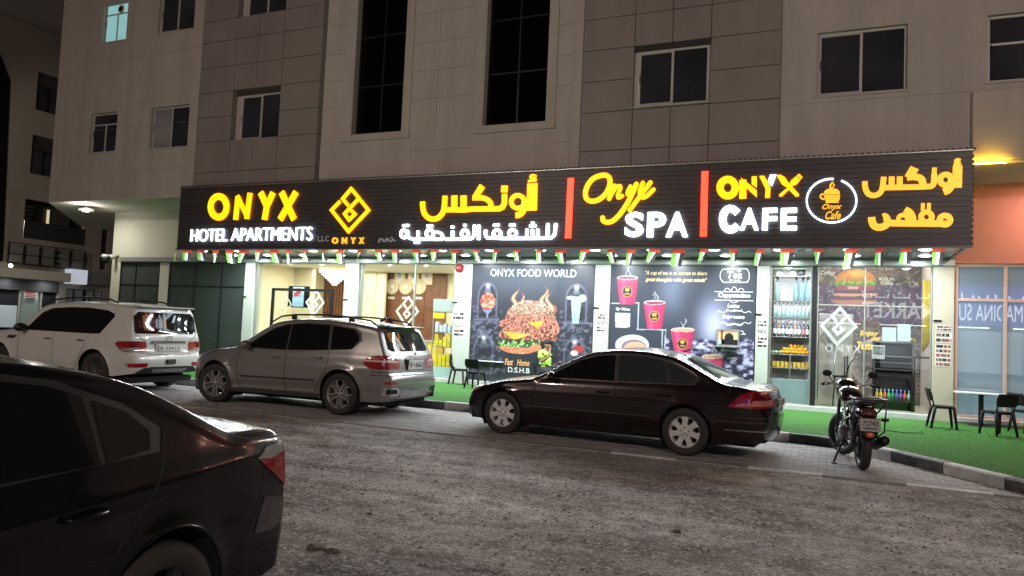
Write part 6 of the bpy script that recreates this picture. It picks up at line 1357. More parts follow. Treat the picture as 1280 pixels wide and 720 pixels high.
def make_wheel(parent, x, y, R, w, spokes, m, sgn, rim_r, style, yaw=0):
    """wheel turned so that its outer face points to sgn*y"""
    hub = MB(); hub.lathe([(0, w*.28*sgn), (rim_r*.62, w*.28*sgn), (rim_r*.62, w*.15*sgn), (0, w*.15*sgn)], 24, 'y'); h = hub.build('wheel', BRAKE, parent, loc=(x, y, R), rot=(0, 0, yaw))
    o = w/2*sgn; MB().lathe([(rim_r*.98, -o*.9), (rim_r*1.02, -o), (R*.90, -o*1.02), (R*.985, -o*.86), (R, -o*.6), (R, o*.6), (R*.985, o*.86), (R*.90, o*1.02), (rim_r*1.05, o*1.0), (rim_r*.99, o*.92)], 48, 'y').build('tyre', TYRE, h)
    r = MB(); r.lathe([(rim_r*1.0, -o*.9), (rim_r*.9, -o*.6), (rim_r*.88, o*.5), (rim_r*.93, o*.78), (rim_r*1.0, o*.93), (rim_r*1.015, o*.95), (rim_r*1.0, o*.90), (rim_r*.955, o*.80)], 40, 'y')
    yo = o*.80; yi = o*.45
    def sp(poly, a, y0=yo, y1=yi):
        c, s = math.cos(a), math.sin(a); r.prism([(u*c-v*s, u*s+v*c) for u, v in poly], y0, y1, 'xz')
    r.lathe([(0, yo+.004*sgn), (rim_r*.13, yo+.004*sgn), (rim_r*.15, yo-.01*sgn), (rim_r*.2, yi)], 20, 'y')
    if style == 'oval':       # pairs of curved spokes that close to five ovals
        for i in range(5):
            a = 2*math.pi*i/5+.3
            for s_ in (1, -1):
                pts = [(rim_r*.12, 0), (rim_r*.35, s_*rim_r*.06), (rim_r*.62, s_*rim_r*.27), (rim_r*.82, s_*rim_r*.30), (rim_r*.95, s_*rim_r*.22)]; Lp, Rp = strip2d(smoothpts(pts, False, 1), rim_r*.085); sp([(p.x, p.y) for p in Lp]+[(p.x, p.y) for p in Rp[::-1]], a, yo+(.001 if s_ > 0 else 0)*sgn)
            Lp, Rp = strip2d([(rim_r*.3, 0), (rim_r*.93, 0)], rim_r*.05); sp([(p.x, p.y) for p in Lp]+[(p.x, p.y) for p in Rp[::-1]], a+math.pi/5, yo-.004*sgn)
    elif style == 'seven':
        for i in range(7):
            a = 2*math.pi*i/7+math.pi/2; sp([(rim_r*.15, -rim_r*.13), (rim_r*.42, -rim_r*.16), (rim_r*.72, -rim_r*.17), (rim_r*.97, -rim_r*.27), (rim_r*.97, rim_r*.27), (rim_r*.72, rim_r*.17), (rim_r*.42, rim_r*.16), (rim_r*.15, rim_r*.13)], a, yo-.0005*(i % 2)*sgn)
        r.lathe([(rim_r*.1, yo-.002*sgn), (rim_r*.48, yo-.002*sgn), (rim_r*.5, yo-.02*sgn)], 28, 'y')
    elif style == 'multi':
        for i in range(10):
            a = 2*math.pi*i/10
            for s_ in (1, -1): sp([(rim_r*.15, -rim_r*.03+s_*rim_r*.03), (rim_r*.95, -rim_r*.03+s_*rim_r*.1), (rim_r*.95, rim_r*.03+s_*rim_r*.1), (rim_r*.15, rim_r*.03+s_*rim_r*.03)], a, yo+.001*s_)
    else:
        for i in range(6): a = 2*math.pi*i/6; sp([(rim_r*.15, -rim_r*.1), (rim_r*.96, -rim_r*.14), (rim_r*.96, rim_r*.14), (rim_r*.15, rim_r*.1)], a, yo-.0005*(i % 2)*sgn)
    r.build('rim', m, h)
    if style == 'seven':
        b = MB()
        for i in range(5): a = 2*math.pi*i/5+math.pi/2; b.lathe([(0, yo+.001*sgn), (rim_r*.05, yo+.001*sgn), (rim_r*.06, yo-.002*sgn)], 10, 'y', (rim_r*.27*math.cos(a), 0, rim_r*.27*math.sin(a)))
        b.build('lug_recess', RUBT, h)
    return h
def rubox(name, x0, y0, z0, x1, y1, z1, m, parent, bev=.01): return MB().box(x0, y0, z0, x1, y1, z1, bev=bev).build(name, m, parent)
def car(c, name, label, loc, rz, paint, group=None, kind='car'):
    t = thing(name, label, kind, loc, rz, group); c['x0'] = c['L']/2; sh = Shell(c); x0 = c['x0']
    shell_body(sh, 'body', paint, t)
    X = lambda x: x0-x
    # floor pan and wheel wells
    m2 = MB(); m2.box(X(c['L']-.25), -c['W']/2+.2, .2, X(.25), c['W']/2-.2, .32); m2.build('underbody', DARKIN, t)
    for ax in c['axles']:
        for s in (1, -1):
            N = 16; m2 = MB(); ya, yb = s*(c['W']/2-.035), s*(c['W']/2-.42); R = c['Ra']+.004; zc = c['R']+c.get('arz', 0); vs = []
            for i in range(N+1): a = math.radians(-35+250*i/N); vs += [(X(ax)+R*math.cos(a), ya, zc+R*math.sin(a)), (X(ax)+R*math.cos(a), yb, zc+R*math.sin(a))]
            fs = [(2*i, 2*i+1, 2*i+3, 2*i+2) for i in range(N)]+[tuple(2*i+1 for i in range(N+1))]; m2.add(vs, fs); m2.build('wheel_well', DARKIN, t)
            yw = s*(c['W']/2-c['tw']/2-c.get('inset', .02)); st = c.get('steer', 0) if ax == c['axles'][0] else 0
            make_wheel(t, X(ax), yw, c['R'], c['tw'], None, c.get('alloy', ALLOY), s, c['rim'], c['style'], st)
            # arch lip
            pts = []
            for i in range(15):
                a = math.radians(-8+196*i/14); xx, zz = ax+(c['Ra']+.008)*math.cos(a), zc+(c['Ra']+.008)*math.sin(a)
                if zz < interp(c['bot'], xx)-.01: continue
                pts.append((X(xx), s*(yat(sh, xx, zz)-.004), zz))
            MB().tube(pts, c.get('lip', .012), 6).build('arch_lip', c.get('lipm', paint), t)
    # axle bar
    for ax in c['axles']: MB().tube([(X(ax), -c['W']/2+.2, c['R']), (X(ax), c['W']/2-.2, c['R'])], .05, 8).build('axle', DARKIN, t)
    return t, sh, X
def door_gaps(t, sh, lines, w=.011):
    for L_ in lines: strips(sh, 'door_gap', L_, w, GAP, t, proj='side', off=.0012)
def plate(t, x, y, z, w, h, text, rz=0, tilt=0, back=True):
    p = bpy.data.objects.new('number_plate', MB().box(-.008, -w/2, -h/2, .0, w/2, h/2, bev=.003).mesh()); COL.objects.link(p); p.parent = t; p.location = (x, y, z); p.data.materials.append(PLW); p.rotation_euler = (0, tilt, rz)
    tx = textfit('plate_text', text, -w/2+.03, w/2-.03, -h*.28, h*.28, 0, PLB, p, .002, .015); tx.rotation_euler = (0, 0, -math.pi/2); tx.location = (-.0095, 0, 0)
    return p
def mirror(t, x, y, z, m, s, big=1.0):
    b = MB(); b.sphere((0, 0, 0), .1, 14, 10, (.75*big, 1.15*big, .78*big)); o = b.build('wing_mirror', m, t, loc=(x, s*(y+.10*big), z)); MB().tube([(0, 0, -.02), (.03, -s*.14*big, -.05)], .03, 8).build('mirror_arm', RUBT, o)
def handle(t, sh, X, x, z, m, s, w=.19):
    y = yat(sh, x, z); b = MB(); b.tube([(-w/2, 0, 0), (-w/2+.02, s*.028, 0), (w/2-.02, s*.028, 0), (w/2, 0, 0)], .012, 8); b.build('door_handle', m, t, loc=(X(x), s*(y+.002), z))
SIDE = [(-.2, .90), (0, .925), (.15, .955), (.35, .985), (.6, 1.0), (.8, .995), (.93, .98), (1, .955)]
PLANC = lambda L, f=.74, r=.84: [(0, f), (.1, f+.09), (.25, f+.16), (.5, f+.22), (.9, .99), (1.5, 1), (L-1.3, 1), (L-.8, .985), (L-.4, .955), (L-.15, .92), (L-.04, r+.02), (L, r)]
def paintm(name, col, metal=.35, rough=.3, dirt=(.16, .14, .12), damt=.25, ds=2.2, coat=.9, spec=.5):
    m = mat(name, col, rough, metal=metal, coat=coat, spec=spec, dirt=dirt, dscale=ds, damt=damt); m.node_tree.nodes['Principled BSDF'].inputs['Coat Roughness'].default_value = .06; return m
# ================================================================== silver grey SUV
G1 = paintm('suv_grey_paint', (.22, .22, .213), .45, .32, damt=.25)
L = 4.85
cX = dict(L=L, W=1.95, R=.375, tw=.27, rim=.262, Ra=.43, arz=.02, axles=(.90, 3.83), flare=.034, tumble=.30, bowf=.32, bowr=.10, rr=.085, style='oval', alloy=ALLOY, steer=.12, lip=.016, inset=.0,
    top=[(.03, .24), (0, .40), (.0, .60), (.04, .78), (.12, .90), (.45, 1.02), (.9, 1.09), (1.28, 1.13), (1.40, 1.17), (2.02, 1.59), (2.25, 1.68), (2.7, 1.735), (3.3, 1.74), (3.95, 1.70), (4.42, 1.635), (4.47, 1.60), (4.50, 1.55), (4.70, 1.17), (4.75, 1.10), (4.78, .95), (4.80, .78), (4.85, .74), (4.86, .58), (4.83, .42), (4.74, .28)],
    bot=[(0, .26), (.3, .22), (1.4, .25), (3.3, .27), (4.5, .27), (4.86, .30)], belt=[(0, .85), (1.2, 1.0), (2.5, 1.08), (4.0, 1.12), (4.86, 1.10)], crown=[(0, .03), (.5, .05), (1.3, .05), (1.45, .03), (2.1, .035), (3, .05), (4.4, .045), (4.7, .03), (4.86, .02)],
    side=SIDE, plan=PLANC(L), crease=[(.80, .012, .05), (.42, -.02, .07)])
cX['cs'] = .02
p = atZ(346, 512, 0)
suv, sh, X = car(cX, 'parked_suv', 'dusty grey five door SUV with big oval spoke wheels parked before the lobby', (-9.45, 11.93, 0), math.radians(180.5), G1, kind='car')
sw = [(1.62, 1.115), (1.86, 1.30), (2.16, 1.475), (2.45, 1.565), (2.9, 1.605), (3.40, 1.60), (3.52, 1.59), (3.50, 1.15), (2.6, 1.10)]
patch(sh, 'window_trim', [(1.55, 1.095), (1.82, 1.30), (2.13, 1.49), (2.44, 1.585), (2.9, 1.628), (3.45, 1.62), (4.0, 1.56), (4.16, 1.46), (4.20, 1.34), (4.05, 1.17), (3.55, 1.13), (2.6, 1.08)], RUBT, suv, off=.002)
patch(sh, 'side_window', [(1.62, 1.115), (1.86, 1.30), (2.16, 1.475), (2.44, 1.56), (2.52, 1.575), (2.56, 1.11), (2.4, 1.10)], TINT, suv, off=.005)
patch(sh, 'side_window', [(2.60, 1.11), (2.56, 1.58), (2.9, 1.602), (3.42, 1.597), (3.50, 1.15), (3.2, 1.125)], TINT, suv, off=.005)
patch(sh, 'quarter_window', [(3.56, 1.155), (3.49, 1.59), (3.95, 1.54), (4.08, 1.45), (4.12, 1.35), (4.0, 1.195), (3.9, 1.175)], TINT, suv, off=.005)
strips(sh, 'window_strip', [(1.6, 1.095), (2.6, 1.088), (3.55, 1.135), (4.02, 1.17), (4.19, 1.33), (4.15, 1.46)], .014, mat('satin_strip', (.25, .25, .25), .3, metal=.8), suv, off=.0062)
patch(sh, 'windscreen', [(1.46, -.66), (1.44, 0), (1.46, .66), (2.06, .56), (2.10, 0), (2.06, -.56)], TINT, suv, 'top', off=.004, nlim=.3)
patch(sh, 'rear_window', [(-.63, 1.52), (-.70, 1.22), (-.60, 1.175), (.60, 1.175), (.70, 1.22), (.63, 1.52), (.5, 1.55), (-.5, 1.55)], GL2, suv, 'rear', off=.005, xr=(4.3, 4.9), nlim=.2)
door_gaps(suv, sh, [[(1.50, 1.08), (1.45, .9), (1.47, .40), (1.55, .33)], [(1.55, .33), (2.6, .34)], [(2.59, 1.09), (2.6, .34)], [(2.6, .34), (3.25, .36), (3.36, .55), (3.52, .80), (3.56, 1.14)], [(.55, .93), (1.2, 1.06), (1.45, 1.09)]])
patch(sh, 'side_moulding', [(1.52, .545), (1.52, .57), (3.28, .60), (3.28, .575)], RUBT, suv, off=.012)
patch(sh, 'sill_cladding', [(1.33, .24), (1.30, .32), (3.38, .345), (3.40, .24)], mat('dark_grey_cladding', (.03, .03, .03), .6), suv, off=.006)
patch(sh, 'tail_lamp', [(4.28, .94), (4.36, 1.06), (4.55, 1.10), (4.9, 1.10), (4.9, .86), (4.45, .86)], REDL, suv, off=.007, xr=(4.2, 4.9)); patch(sh, 'tail_lamp', [(.985, .86), (.985, 1.10), (.70, 1.095), (.50, 1.02), (.48, .90), (.52, .86)], REDL, suv, 'rear', off=.0075, xr=(4.5, 4.9), nlim=.25); patch(sh, 'tail_lamp', [(-.985, .86), (-.985, 1.10), (-.70, 1.095), (-.50, 1.02), (-.48, .90), (-.52, .86)], REDL, suv, 'rear', off=.0075, xr=(4.5, 4.9), nlim=.25)
strips(sh, 'lamp_strip', [(4.32, 1.0), (4.85, 1.005)], .03, mat('lamp_pale', (.7, .45, .42), .2, coat=1), suv, off=.0085)
patch(sh, 'lamp_strip', [(-.93, .985), (-.93, 1.012), (-.52, 1.0), (-.52, .975)], MATS['lamp_pale'], suv, 'rear', off=.009, xr=(4.5, 4.9)); patch(sh, 'lamp_strip', [(.93, .985), (.93, 1.012), (.52, 1.0), (.52, .975)], MATS['lamp_pale'], suv, 'rear', off=.009, xr=(4.5, 4.9))
for s in (1, -1): patch(sh, 'bumper_reflector', [(s*.86, .60), (s*.62, .60), (s*.64, .645), (s*.86, .65)], REDL, suv, 'rear', off=.006, xr=(4.5, 4.9), nlim=.2); patch(sh, 'exhaust_surround', [(s*.86, .40), (s*.56, .40), (s*.54, .46), (s*.60, .53), (s*.86, .54)], CHROME, suv, 'rear', off=.006, xr=(4.5, 4.9), nlim=.1); patch(sh, 'exhaust_opening', [(s*.83, .425), (s*.60, .425), (s*.585, .46), (s*.63, .51), (s*.83, .515)], DARKIN, suv, 'rear', off=.010, xr=(4.5, 4.9), nlim=.1)
patch(sh, 'skid_plate', [(-.45, .33), (-.5, .42), (-.3, .46), (.3, .46), (.5, .42), (.45, .33)], ALLOY, suv, 'rear', off=.008, xr=(4.5, 4.9), nlim=.05)
for z in (.745, .80): patch(sh, 'bumper_line', [(-.93, z), (-.93, z+.012), (.93, z+.012), (.93, z)], GAP, suv, 'rear', off=.002, xr=(4.4, 4.9), nlim=-.9, rim=False)
for s in (1, -1): patch(sh, 'headlamp', [(.02, .70), (.06, .80), (.30, .90), (.62, .96), (.48, .86), (.2, .74)], CLRL, suv, off=.006, sides=(s,))
plate(suv, X(4.815), 0, .93, .52, .17, 'W \u2022 45663', tilt=math.radians(-6)); rubox('plate_recess', X(4.80), -.3, .83, X(4.76), .3, 1.04, RUBT, suv)
b = MB(); b.lathe([(0, .0), (.035, .004), (.042, 0)], 20, 'x', (X(4.795), 0, 1.13)); b.build('round_badge', CHROME, suv)
rubox('roof_spoiler', X(4.60), -.62, 1.60, X(4.30), .62, 1.635, G1, suv, .012); b = MB(); b.tube([(X(4.66), .04, 1.24), (X(4.56), .10, 1.48)], .012, 6); b.build('rear_wiper', RUBT, suv)
for s in (1, -1):
    rl = [(X(1.95), s*.655, 1.60), (X(2.2), s*.66, 1.725), (X(2.5), s*.665, 1.765), (X(3.2), s*.665, 1.785), (X(3.8), s*.655, 1.76), (X(4.2), s*.64, 1.71), (X(4.32), s*.635, 1.64)]; MB().tube(rl, .017, 8).build('roof_rail', RUBT, suv)
    for i in (2, 4): q = rl[i]; MB().box(q[0]-.06, q[1]-.012, q[2]-.09, q[0]+.06, q[1]+.012, q[2], bev=.004).build('rail_foot', RUBT, suv)
    mirror(suv, X(1.68), .90, 1.16, G1, s, 1.12); handle(suv, sh, X, 2.38, .96, G1, s); handle(suv, sh, X, 3.32, 1.0, G1, s)
MB().tube([(X(4.0), 0, 1.72), (X(4.12), 0, 1.77)], .03, 8).build('roof_aerial', RUBT, suv)
# two crossed stickers on the rear glass
for i, (y0_, cl) in enumerate(((.36, 'sticker_white'), (.42, 'sticker_gold'))): patch(sh, 'window_sticker', [(y0_, 1.46), (y0_-.03, 1.46), (y0_-.17, 1.20), (y0_-.12, 1.20)], mat(cl, (.6, .6, .58) if i == 0 else (.6, .42, .12), .6), suv, 'rear', off=.007, xr=(4.3, 4.9), nlim=.2, rim=False)
# ================================================================== dark maroon sedan
MR = paintm('sedan_maroon_paint', (.013, .006, .0075), .4, .25, dirt=(.035, .028, .028), damt=.22, coat=.7, spec=.3)
L = 5.0
cL = dict(L=L, W=1.84, R=.335, tw=.225, rim=.222, Ra=.375, arz=.015, axles=(.90, 3.83), flare=.012, tumble=.38, bowf=.32, bowr=.22, rr=.085, style='seven', alloy=mat('silver_hubcap', (.62, .62, .62), .42, metal=.4, noise=.12, nscale=9), lip=.008, inset=.03,
    top=[(.04, .22), (0, .35), (.0, .52), (.04, .62), (.12, .71), (.45, .81), (.95, .90), (1.35, .95), (1.50, .99), (2.12, 1.33), (2.35, 1.415), (2.7, 1.47), (3.1, 1.48), (3.5, 1.43), (3.72, 1.37), (4.25, 1.10), (4.36, 1.06), (4.65, 1.045), (4.84, 1.02), (4.92, .96), (4.96, .80), (5.0, .70), (5.0, .50), (4.97, .36), (4.88, .24)],
    bot=[(0, .24), (.4, .19), (1.4, .19), (3.3, .20), (4.5, .22), (5.0, .27)], belt=[(0, .70), (.8, .84), (1.5, .91), (3.0, .955), (4.2, .965), (5, .93)], crown=[(0, .02), (.5, .04), (1.4, .045), (1.6, .03), (2.2, .035), (3, .045), (3.7, .035), (4.3, .03), (4.8, .03), (5, .02)],
    side=SIDE, plan=PLANC(L, .70, .80), crease=[(.72, .010, .05)])
cL['cs'] = .015
yw_ = math.atan2(10.81-10.57, -4.71+1.77); 
lx, ly = (-4.71-1.77)/2, (10.81+10.57)/2
hd = math.atan2(.24, -2.94); nx_, ny_ = -math.sin(hd), math.cos(hd)      # left side of the car faces the street
off = .90; mid = 2.5-(.90+3.83)/2
sed, sh, X = car(cL, 'parked_sedan', 'dark maroon four door sedan with silver seven spoke wheels parked in front of the posters', (lx-nx_*off-math.cos(hd)*mid, ly-ny_*off-math.sin(hd)*mid, 0), hd, MR); sed.location.x -= .07
patch(sh, 'window_trim', [(1.62, .935), (1.78, 1.06), (2.12, 1.25), (2.42, 1.345), (2.8, 1.385), (3.2, 1.38), (3.55, 1.33), (3.92, 1.17), (4.02, 1.08), (3.95, 1.0), (2.8, .955)], RUBT, sed, off=.002)
patch(sh, 'side_window', [(1.72, .96), (1.84, 1.06), (2.15, 1.235), (2.45, 1.325), (2.72, 1.35), (2.76, .975)], TINT, sed, off=.005)
patch(sh, 'side_window', [(2.82, .978), (2.78, 1.36), (3.15, 1.358), (3.46, 1.315), (3.57, .995)], GL2, sed, off=.005); patch(sh, 'quarter_window', [(3.61, .998), (3.51, 1.30), (3.84, 1.16), (3.93, 1.08), (3.88, 1.02)], GL2, sed, off=.005)
strips(sh, 'chrome_window_line', [(1.62, .94), (2.8, .958), (3.95, 1.0), (4.02, 1.08), (3.92, 1.17), (3.55, 1.335), (3.2, 1.385), (2.8, 1.39), (2.42, 1.35), (2.12, 1.255), (1.78, 1.065)], .008, mat('dull_chrome', (.14, .13, .13), .3, metal=.9), sed, off=.0062)
patch(sh, 'windscreen', [(1.56, -.64), (1.53, 0), (1.56, .64), (2.16, .53), (2.22, 0), (2.16, -.53)], TINT, sed, 'top', off=.004, nlim=.3)
patch(sh, 'rear_window', [(3.74, -.48), (3.68, 0), (3.74, .48), (4.22, .60), (4.26, 0), (4.22, -.60)], mat('rear_sedan_glass', (.05, .065, .065), .04, spec=.8), sed, 'top', off=.004, nlim=.3)
door_gaps(sed, sh, [[(1.50, .90), (1.44, .6), (1.48, .27), (1.55, .25)], [(2.79, .95), (2.79, .255)], [(1.55, .25), (3.25, .255)], [(3.25, .255), (3.42, .52), (3.62, .72), (3.70, .97)], [(4.42, 1.0), (4.44, .92)], [(.55, .80), (1.1, .90), (1.5, .94)]])
MOULD = mat('moulding_sheen', (.10, .085, .085), .25, metal=.6)
patch(sh, 'side_moulding', [(1.30, .485), (1.30, .502), (3.36, .522), (3.36, .505)], MOULD, sed, off=.012); patch(sh, 'side_moulding', [(4.24, .53), (4.24, .545), (4.96, .55), (4.96, .535)], MOULD, sed, off=.010); patch(sh, 'side_moulding', [(.10, .47), (.10, .485), (.48, .485), (.48, .47)], MOULD, sed, off=.010)
for s in (1, -1):
    patch(sh, 'headlamp', [(.0, .56), (.05, .66), (.25, .74), (.52, .80), (.44, .70), (.22, .61)], CLRL, sed, off=.006, sides=(s,)); patch(sh, 'tail_lamp', [(4.42, .74), (4.56, .90), (4.72, .965), (4.99, .95), (4.99, .76), (4.85, .73)], REDL, sed, off=.007, sides=(s,), xr=(4.3, 5)); patch(sh, 'tail_lamp', [(s*.94, .74), (s*.94, .95), (s*.45, .96), (s*.42, .80), (s*.60, .75)], REDL, sed, 'rear', off=.007, xr=(4.6, 5.1), nlim=.3)
    patch(sh, 'lamp_lens', [(4.70, .76), (4.74, .84), (4.93, .84), (4.93, .765)], mat('lamp_pink_lens', (.55, .2, .18), .15, coat=1), sed, off=.0085, sides=(s,), xr=(4.3, 5)); patch(sh, 'fog_trim', [(.0, .32), (.03, .37), (.20, .39), (.16, .33)], CHROME, sed, off=.005, sides=(s,))
    mirror(sed, X(1.78), .84, .97, MR, s); handle(sed, sh, X, 2.60, .80, MR, s); handle(sed, sh, X, 3.52, .83, MR, s)
patch(sh, 'rear_bumper_line', [(-.9, .60), (-.9, .612), (.9, .612), (.9, .60)], MOULD, sed, 'rear', off=.006, xr=(4.5, 5.1), nlim=.1); plate(sed, X(5.0), 0, .80, .5, .13, '23184', tilt=-.05); patch(sh, 'boot_trim', [(-.38, .90), (-.38, .925), (.38, .925), (.38, .90)], CHROME, sed, 'rear', off=.008, xr=(4.6, 5.1), nlim=.2)
for s in (1, -1): patch(sh, 'chrome_corner', [(s*.92, .42), (s*.92, .435), (s*.62, .43), (s*.62, .415)], CHROME, sed, 'rear', off=.006, xr=(4.4, 5.1), nlim=-.5)
b = MB(); b.tube([(X(3.55), 0, 1.44), (X(3.66), 0, 1.48)], .012, 6); b.build('roof_aerial', RUBT, sed)
# ================================================================== white large SUV
WP = paintm('suv_white_paint', (.52, .53, .50), .0, .35, dirt=(.42, .40, .36), damt=.3)
L = 5.15
cP = dict(L=L, W=2.0, R=.40, tw=.27, rim=.25, Ra=.46, arz=.02, axles=(.94, 4.02), flare=.03, tumble=.24, bowf=.30, bowr=.10, rr=.10, style='multi', alloy=mat('dark_grey_alloy', (.16, .16, .16), .4, metal=.7), lip=.014, inset=.02,
    top=[(.03, .30), (0, .50), (.0, .85), (.03, 1.02), (.10, 1.10), (.5, 1.17), (1.3, 1.23), (1.42, 1.27), (1.98, 1.74), (2.2, 1.83), (2.6, 1.875), (3.4, 1.90), (4.3, 1.88), (4.80, 1.83), (4.86, 1.80), (4.88, 1.74), (4.98, 1.26), (5.02, 1.20), (5.03, 1.0), (5.04, .86), (5.12, .82), (5.15, .66), (5.13, .50), (5.02, .36)],
    bot=[(0, .30), (.4, .28), (1.5, .30), (3.5, .30), (4.6, .34), (5.15, .42)], belt=[(0, 1.0), (1.3, 1.12), (3, 1.17), (5.15, 1.20)], crown=[(0, .03), (.5, .05), (1.3, .05), (1.5, .03), (2.1, .04), (3, .05), (4.7, .045), (4.95, .025), (5.15, .02)],
    side=SIDE, plan=PLANC(L, .78, .86), crease=[(1.0, .010, .06), (.45, -.015, .08)])
cP['cs'] = .01
wsv, sh, X = car(cP, 'white_suv', 'big white SUV with dark windows parked at the left showing its tail', (-15.58, 11.75, 0), math.pi, WP, kind='car')
patch(sh, 'side_window', [(1.72, 1.185), (1.90, 1.38), (2.12, 1.59), (2.4, 1.69), (3.0, 1.73), (3.6, 1.73), (4.15, 1.69), (4.36, 1.62), (4.38, 1.56), (4.10, 1.20), (3.9, 1.185)], TINT, wsv, off=.006)
patch(sh, 'windscreen', [(1.48, -.7), (1.45, 0), (1.48, .7), (2.0, .62), (2.05, 0), (2.0, -.62)], TINT, wsv, 'top', off=.004, nlim=.3)
patch(sh, 'rear_window', [(-.80, 1.255), (-.79, 1.60), (-.68, 1.69), (.68, 1.69), (.79, 1.60), (.80, 1.255), (.76, 1.235), (-.76, 1.235)], TINT, wsv, 'rear', off=.005, xr=(4.7, 5.1), nlim=.15)
door_gaps(wsv, sh, [[(1.62, 1.17), (1.58, .9), (1.60, .40)], [(2.72, 1.17), (2.72, .40)], [(1.6, .40), (3.42, .42)], [(3.42, .42), (3.6, .75), (3.72, .95), (3.80, 1.17)]])
patch(sh, 'tail_lamp', [(4.60, 1.01), (4.66, 1.06), (5.06, 1.08), (5.06, .85), (4.82, .85), (4.72, .90)], REDL, wsv, off=.008, xr=(4.5, 5.1)); patch(sh, 'lamp_clear', [(4.80, .86), (4.76, .92), (5.05, .95), (5.05, .86)], CLRL, wsv, off=.010, xr=(4.5, 5.1))
for s in (1, -1):
    patch(sh, 'tail_lamp', [(s*.99, .86), (s*.99, 1.08), (s*.56, 1.07), (s*.54, 1.0), (s*.56, .87)], REDL, wsv, 'rear', off=.008, xr=(4.8, 5.12), nlim=.3); patch(sh, 'bumper_reflector', [(s*.92, .54), (s*.60, .54), (s*.56, .60), (s*.60, .63), (s*.92, .62)], REDL, wsv, 'rear', off=.006, xr=(4.8, 5.2), nlim=.15)
    mirror(wsv, X(1.74), .95, 1.24, RUBT, s, 1.25); handle(wsv, sh, X, 2.55, 1.03, RUBT, s); handle(wsv, sh, X, 3.6, 1.04, RUBT, s)
    rl = [(X(1.9), s*.68, 1.74), (X(2.2), s*.69, 1.875), (X(2.8), s*.695, 1.935), (X(3.4), s*.695, 1.95), (X(4.0), s*.685, 1.93), (X(4.25), s*.68, 1.86)]; MB().tube(rl, .02, 8).build('roof_rail', RUBT, wsv); q = rl[3]; MB().box(q[0]-.07, q[1]-.014, q[2]-.08, q[0]+.07, q[1]+.014, q[2], bev=.004).build('rail_foot', RUBT, wsv)
patch(sh, 'fender_vent', [(1.18, .98), (1.22, 1.05), (1.52, 1.05), (1.42, .98)], RUBT, wsv, off=.006)
patch(sh, 'lower_bumper_trim', [(-.80, .43), (-.66, .52), (-.5, .545), (.5, .545), (.66, .52), (.80, .43), (.6, .39), (-.6, .39)], RUBT, wsv, 'rear', off=.008, xr=(4.8, 5.2), nlim=.03); patch(sh, 'silver_guard', [(-.42, .425), (-.46, .50), (.46, .50), (.42, .425)], mat('grey_guard', (.2, .2, .2), .4, metal=.4), wsv, 'rear', off=.014, xr=(4.8, 5.2), nlim=.03)
strips(sh, 'tailgate_gap', [(-.80, 1.22), (-.56, 1.06), (-.55, .80), (.55, .80), (.56, 1.06), (.80, 1.22)], .012, GAP, wsv, proj='rear', off=.002, xr=(4.8, 5.12))
rubox('tow_cover', X(5.19), -.10, .60, X(5.12), .14, .70, RUBT, wsv, .015); rubox('chrome_garnish', X(5.07), -.44, 1.03, X(5.01), .44, 1.085, CHROME, wsv, .014); plate(wsv, X(5.075), 0, .935, .56, .125, 'B 22612'); rubox('plate_recess', X(5.06), -.34, .85, X(5.02), .34, 1.025, mat('white_recess', (.5, .5, .48), .4), wsv)
tx = textfit('badge_letters', 'PATROL', -.80+.08, -.80+.40, .815, .84, 0, CHROME, wsv, .004, .01); tx.rotation_euler = (0, 0, -math.pi/2); tx.location = (X(5.055), 0, 0)
tx.location = (X(5.065), 0, 0)
b = MB(); b.lathe([(.05, .0), (.06, .01), (.07, 0)], 20, 'x', (X(5.055), 0, 1.13)); b.build('round_badge', CHROME, wsv)
patch(sh, 'window_sticker', [(.08, 1.36), (.03, 1.36), (.03, 1.56), (.08, 1.56)], MATS['sticker_gold'], wsv, 'rear', off=.007, xr=(4.7, 5.1), nlim=.1, rim=False); patch(sh, 'window_sticker', [(-.12, 1.48), (-.20, 1.64), (-.26, 1.64), (-.18, 1.48)], mat('sticker_pale', (.5, .55, .65), .5), wsv, 'rear', off=.007, xr=(4.7, 5.1), nlim=.1, rim=False)
rubox('roof_spoiler', X(4.96), -.72, 1.79, X(4.74), .72, 1.825, WP, wsv, .012)
# ================================================================== near black sedan, only its tail end in view
BK = paintm('sedan_black_paint', (.0035, .003, .004), .0, .2, dirt=(.016, .014, .015), damt=.25, ds=3.5, coat=.45, spec=.2)
L = 4.42
cB = dict(L=L, W=1.70, R=.31, tw=.20, rim=.205, Ra=.355, arz=.02, axles=(.86, 3.46), flare=.014, tumble=.36, bowf=.32, bowr=.10, rr=.085, style='six', lip=.008, inset=.03, alloy=ALLOYD,
    top=[(.04, .22), (0, .36), (.0, .52), (.05, .66), (.2, .76), (.6, .88), (.95, .95), (1.10, 1.0), (1.85, 1.38), (2.1, 1.455), (2.45, 1.48), (2.8, 1.465), (3.2, 1.39), (3.40, 1.325), (3.86, 1.09), (3.95, 1.065), (4.2, 1.055), (4.33, 1.04), (4.37, .99), (4.375, .86), (4.40, .72), (4.42, .60), (4.41, .42), (4.32, .26)],
    bot=[(0, .22), (.4, .18), (1.4, .18), (3.0, .19), (4.0, .22), (4.42, .28)], belt=[(0, .74), (.8, .86), (1.5, .92), (3.0, .98), (4.42, .99)], crown=[(0, .02), (.5, .04), (1.1, .04), (1.3, .03), (2.0, .04), (2.6, .05), (3.3, .04), (3.9, .025), (4.3, .025), (4.42, .02)],
    side=SIDE, plan=PLANC(L, .70, .88), crease=[(.83, .016, .035), (.5, -.012, .08)])
cB['cs'] = .05
CITY = [-3.57, 3.42, 271.9]
hd = math.radians(CITY[2])
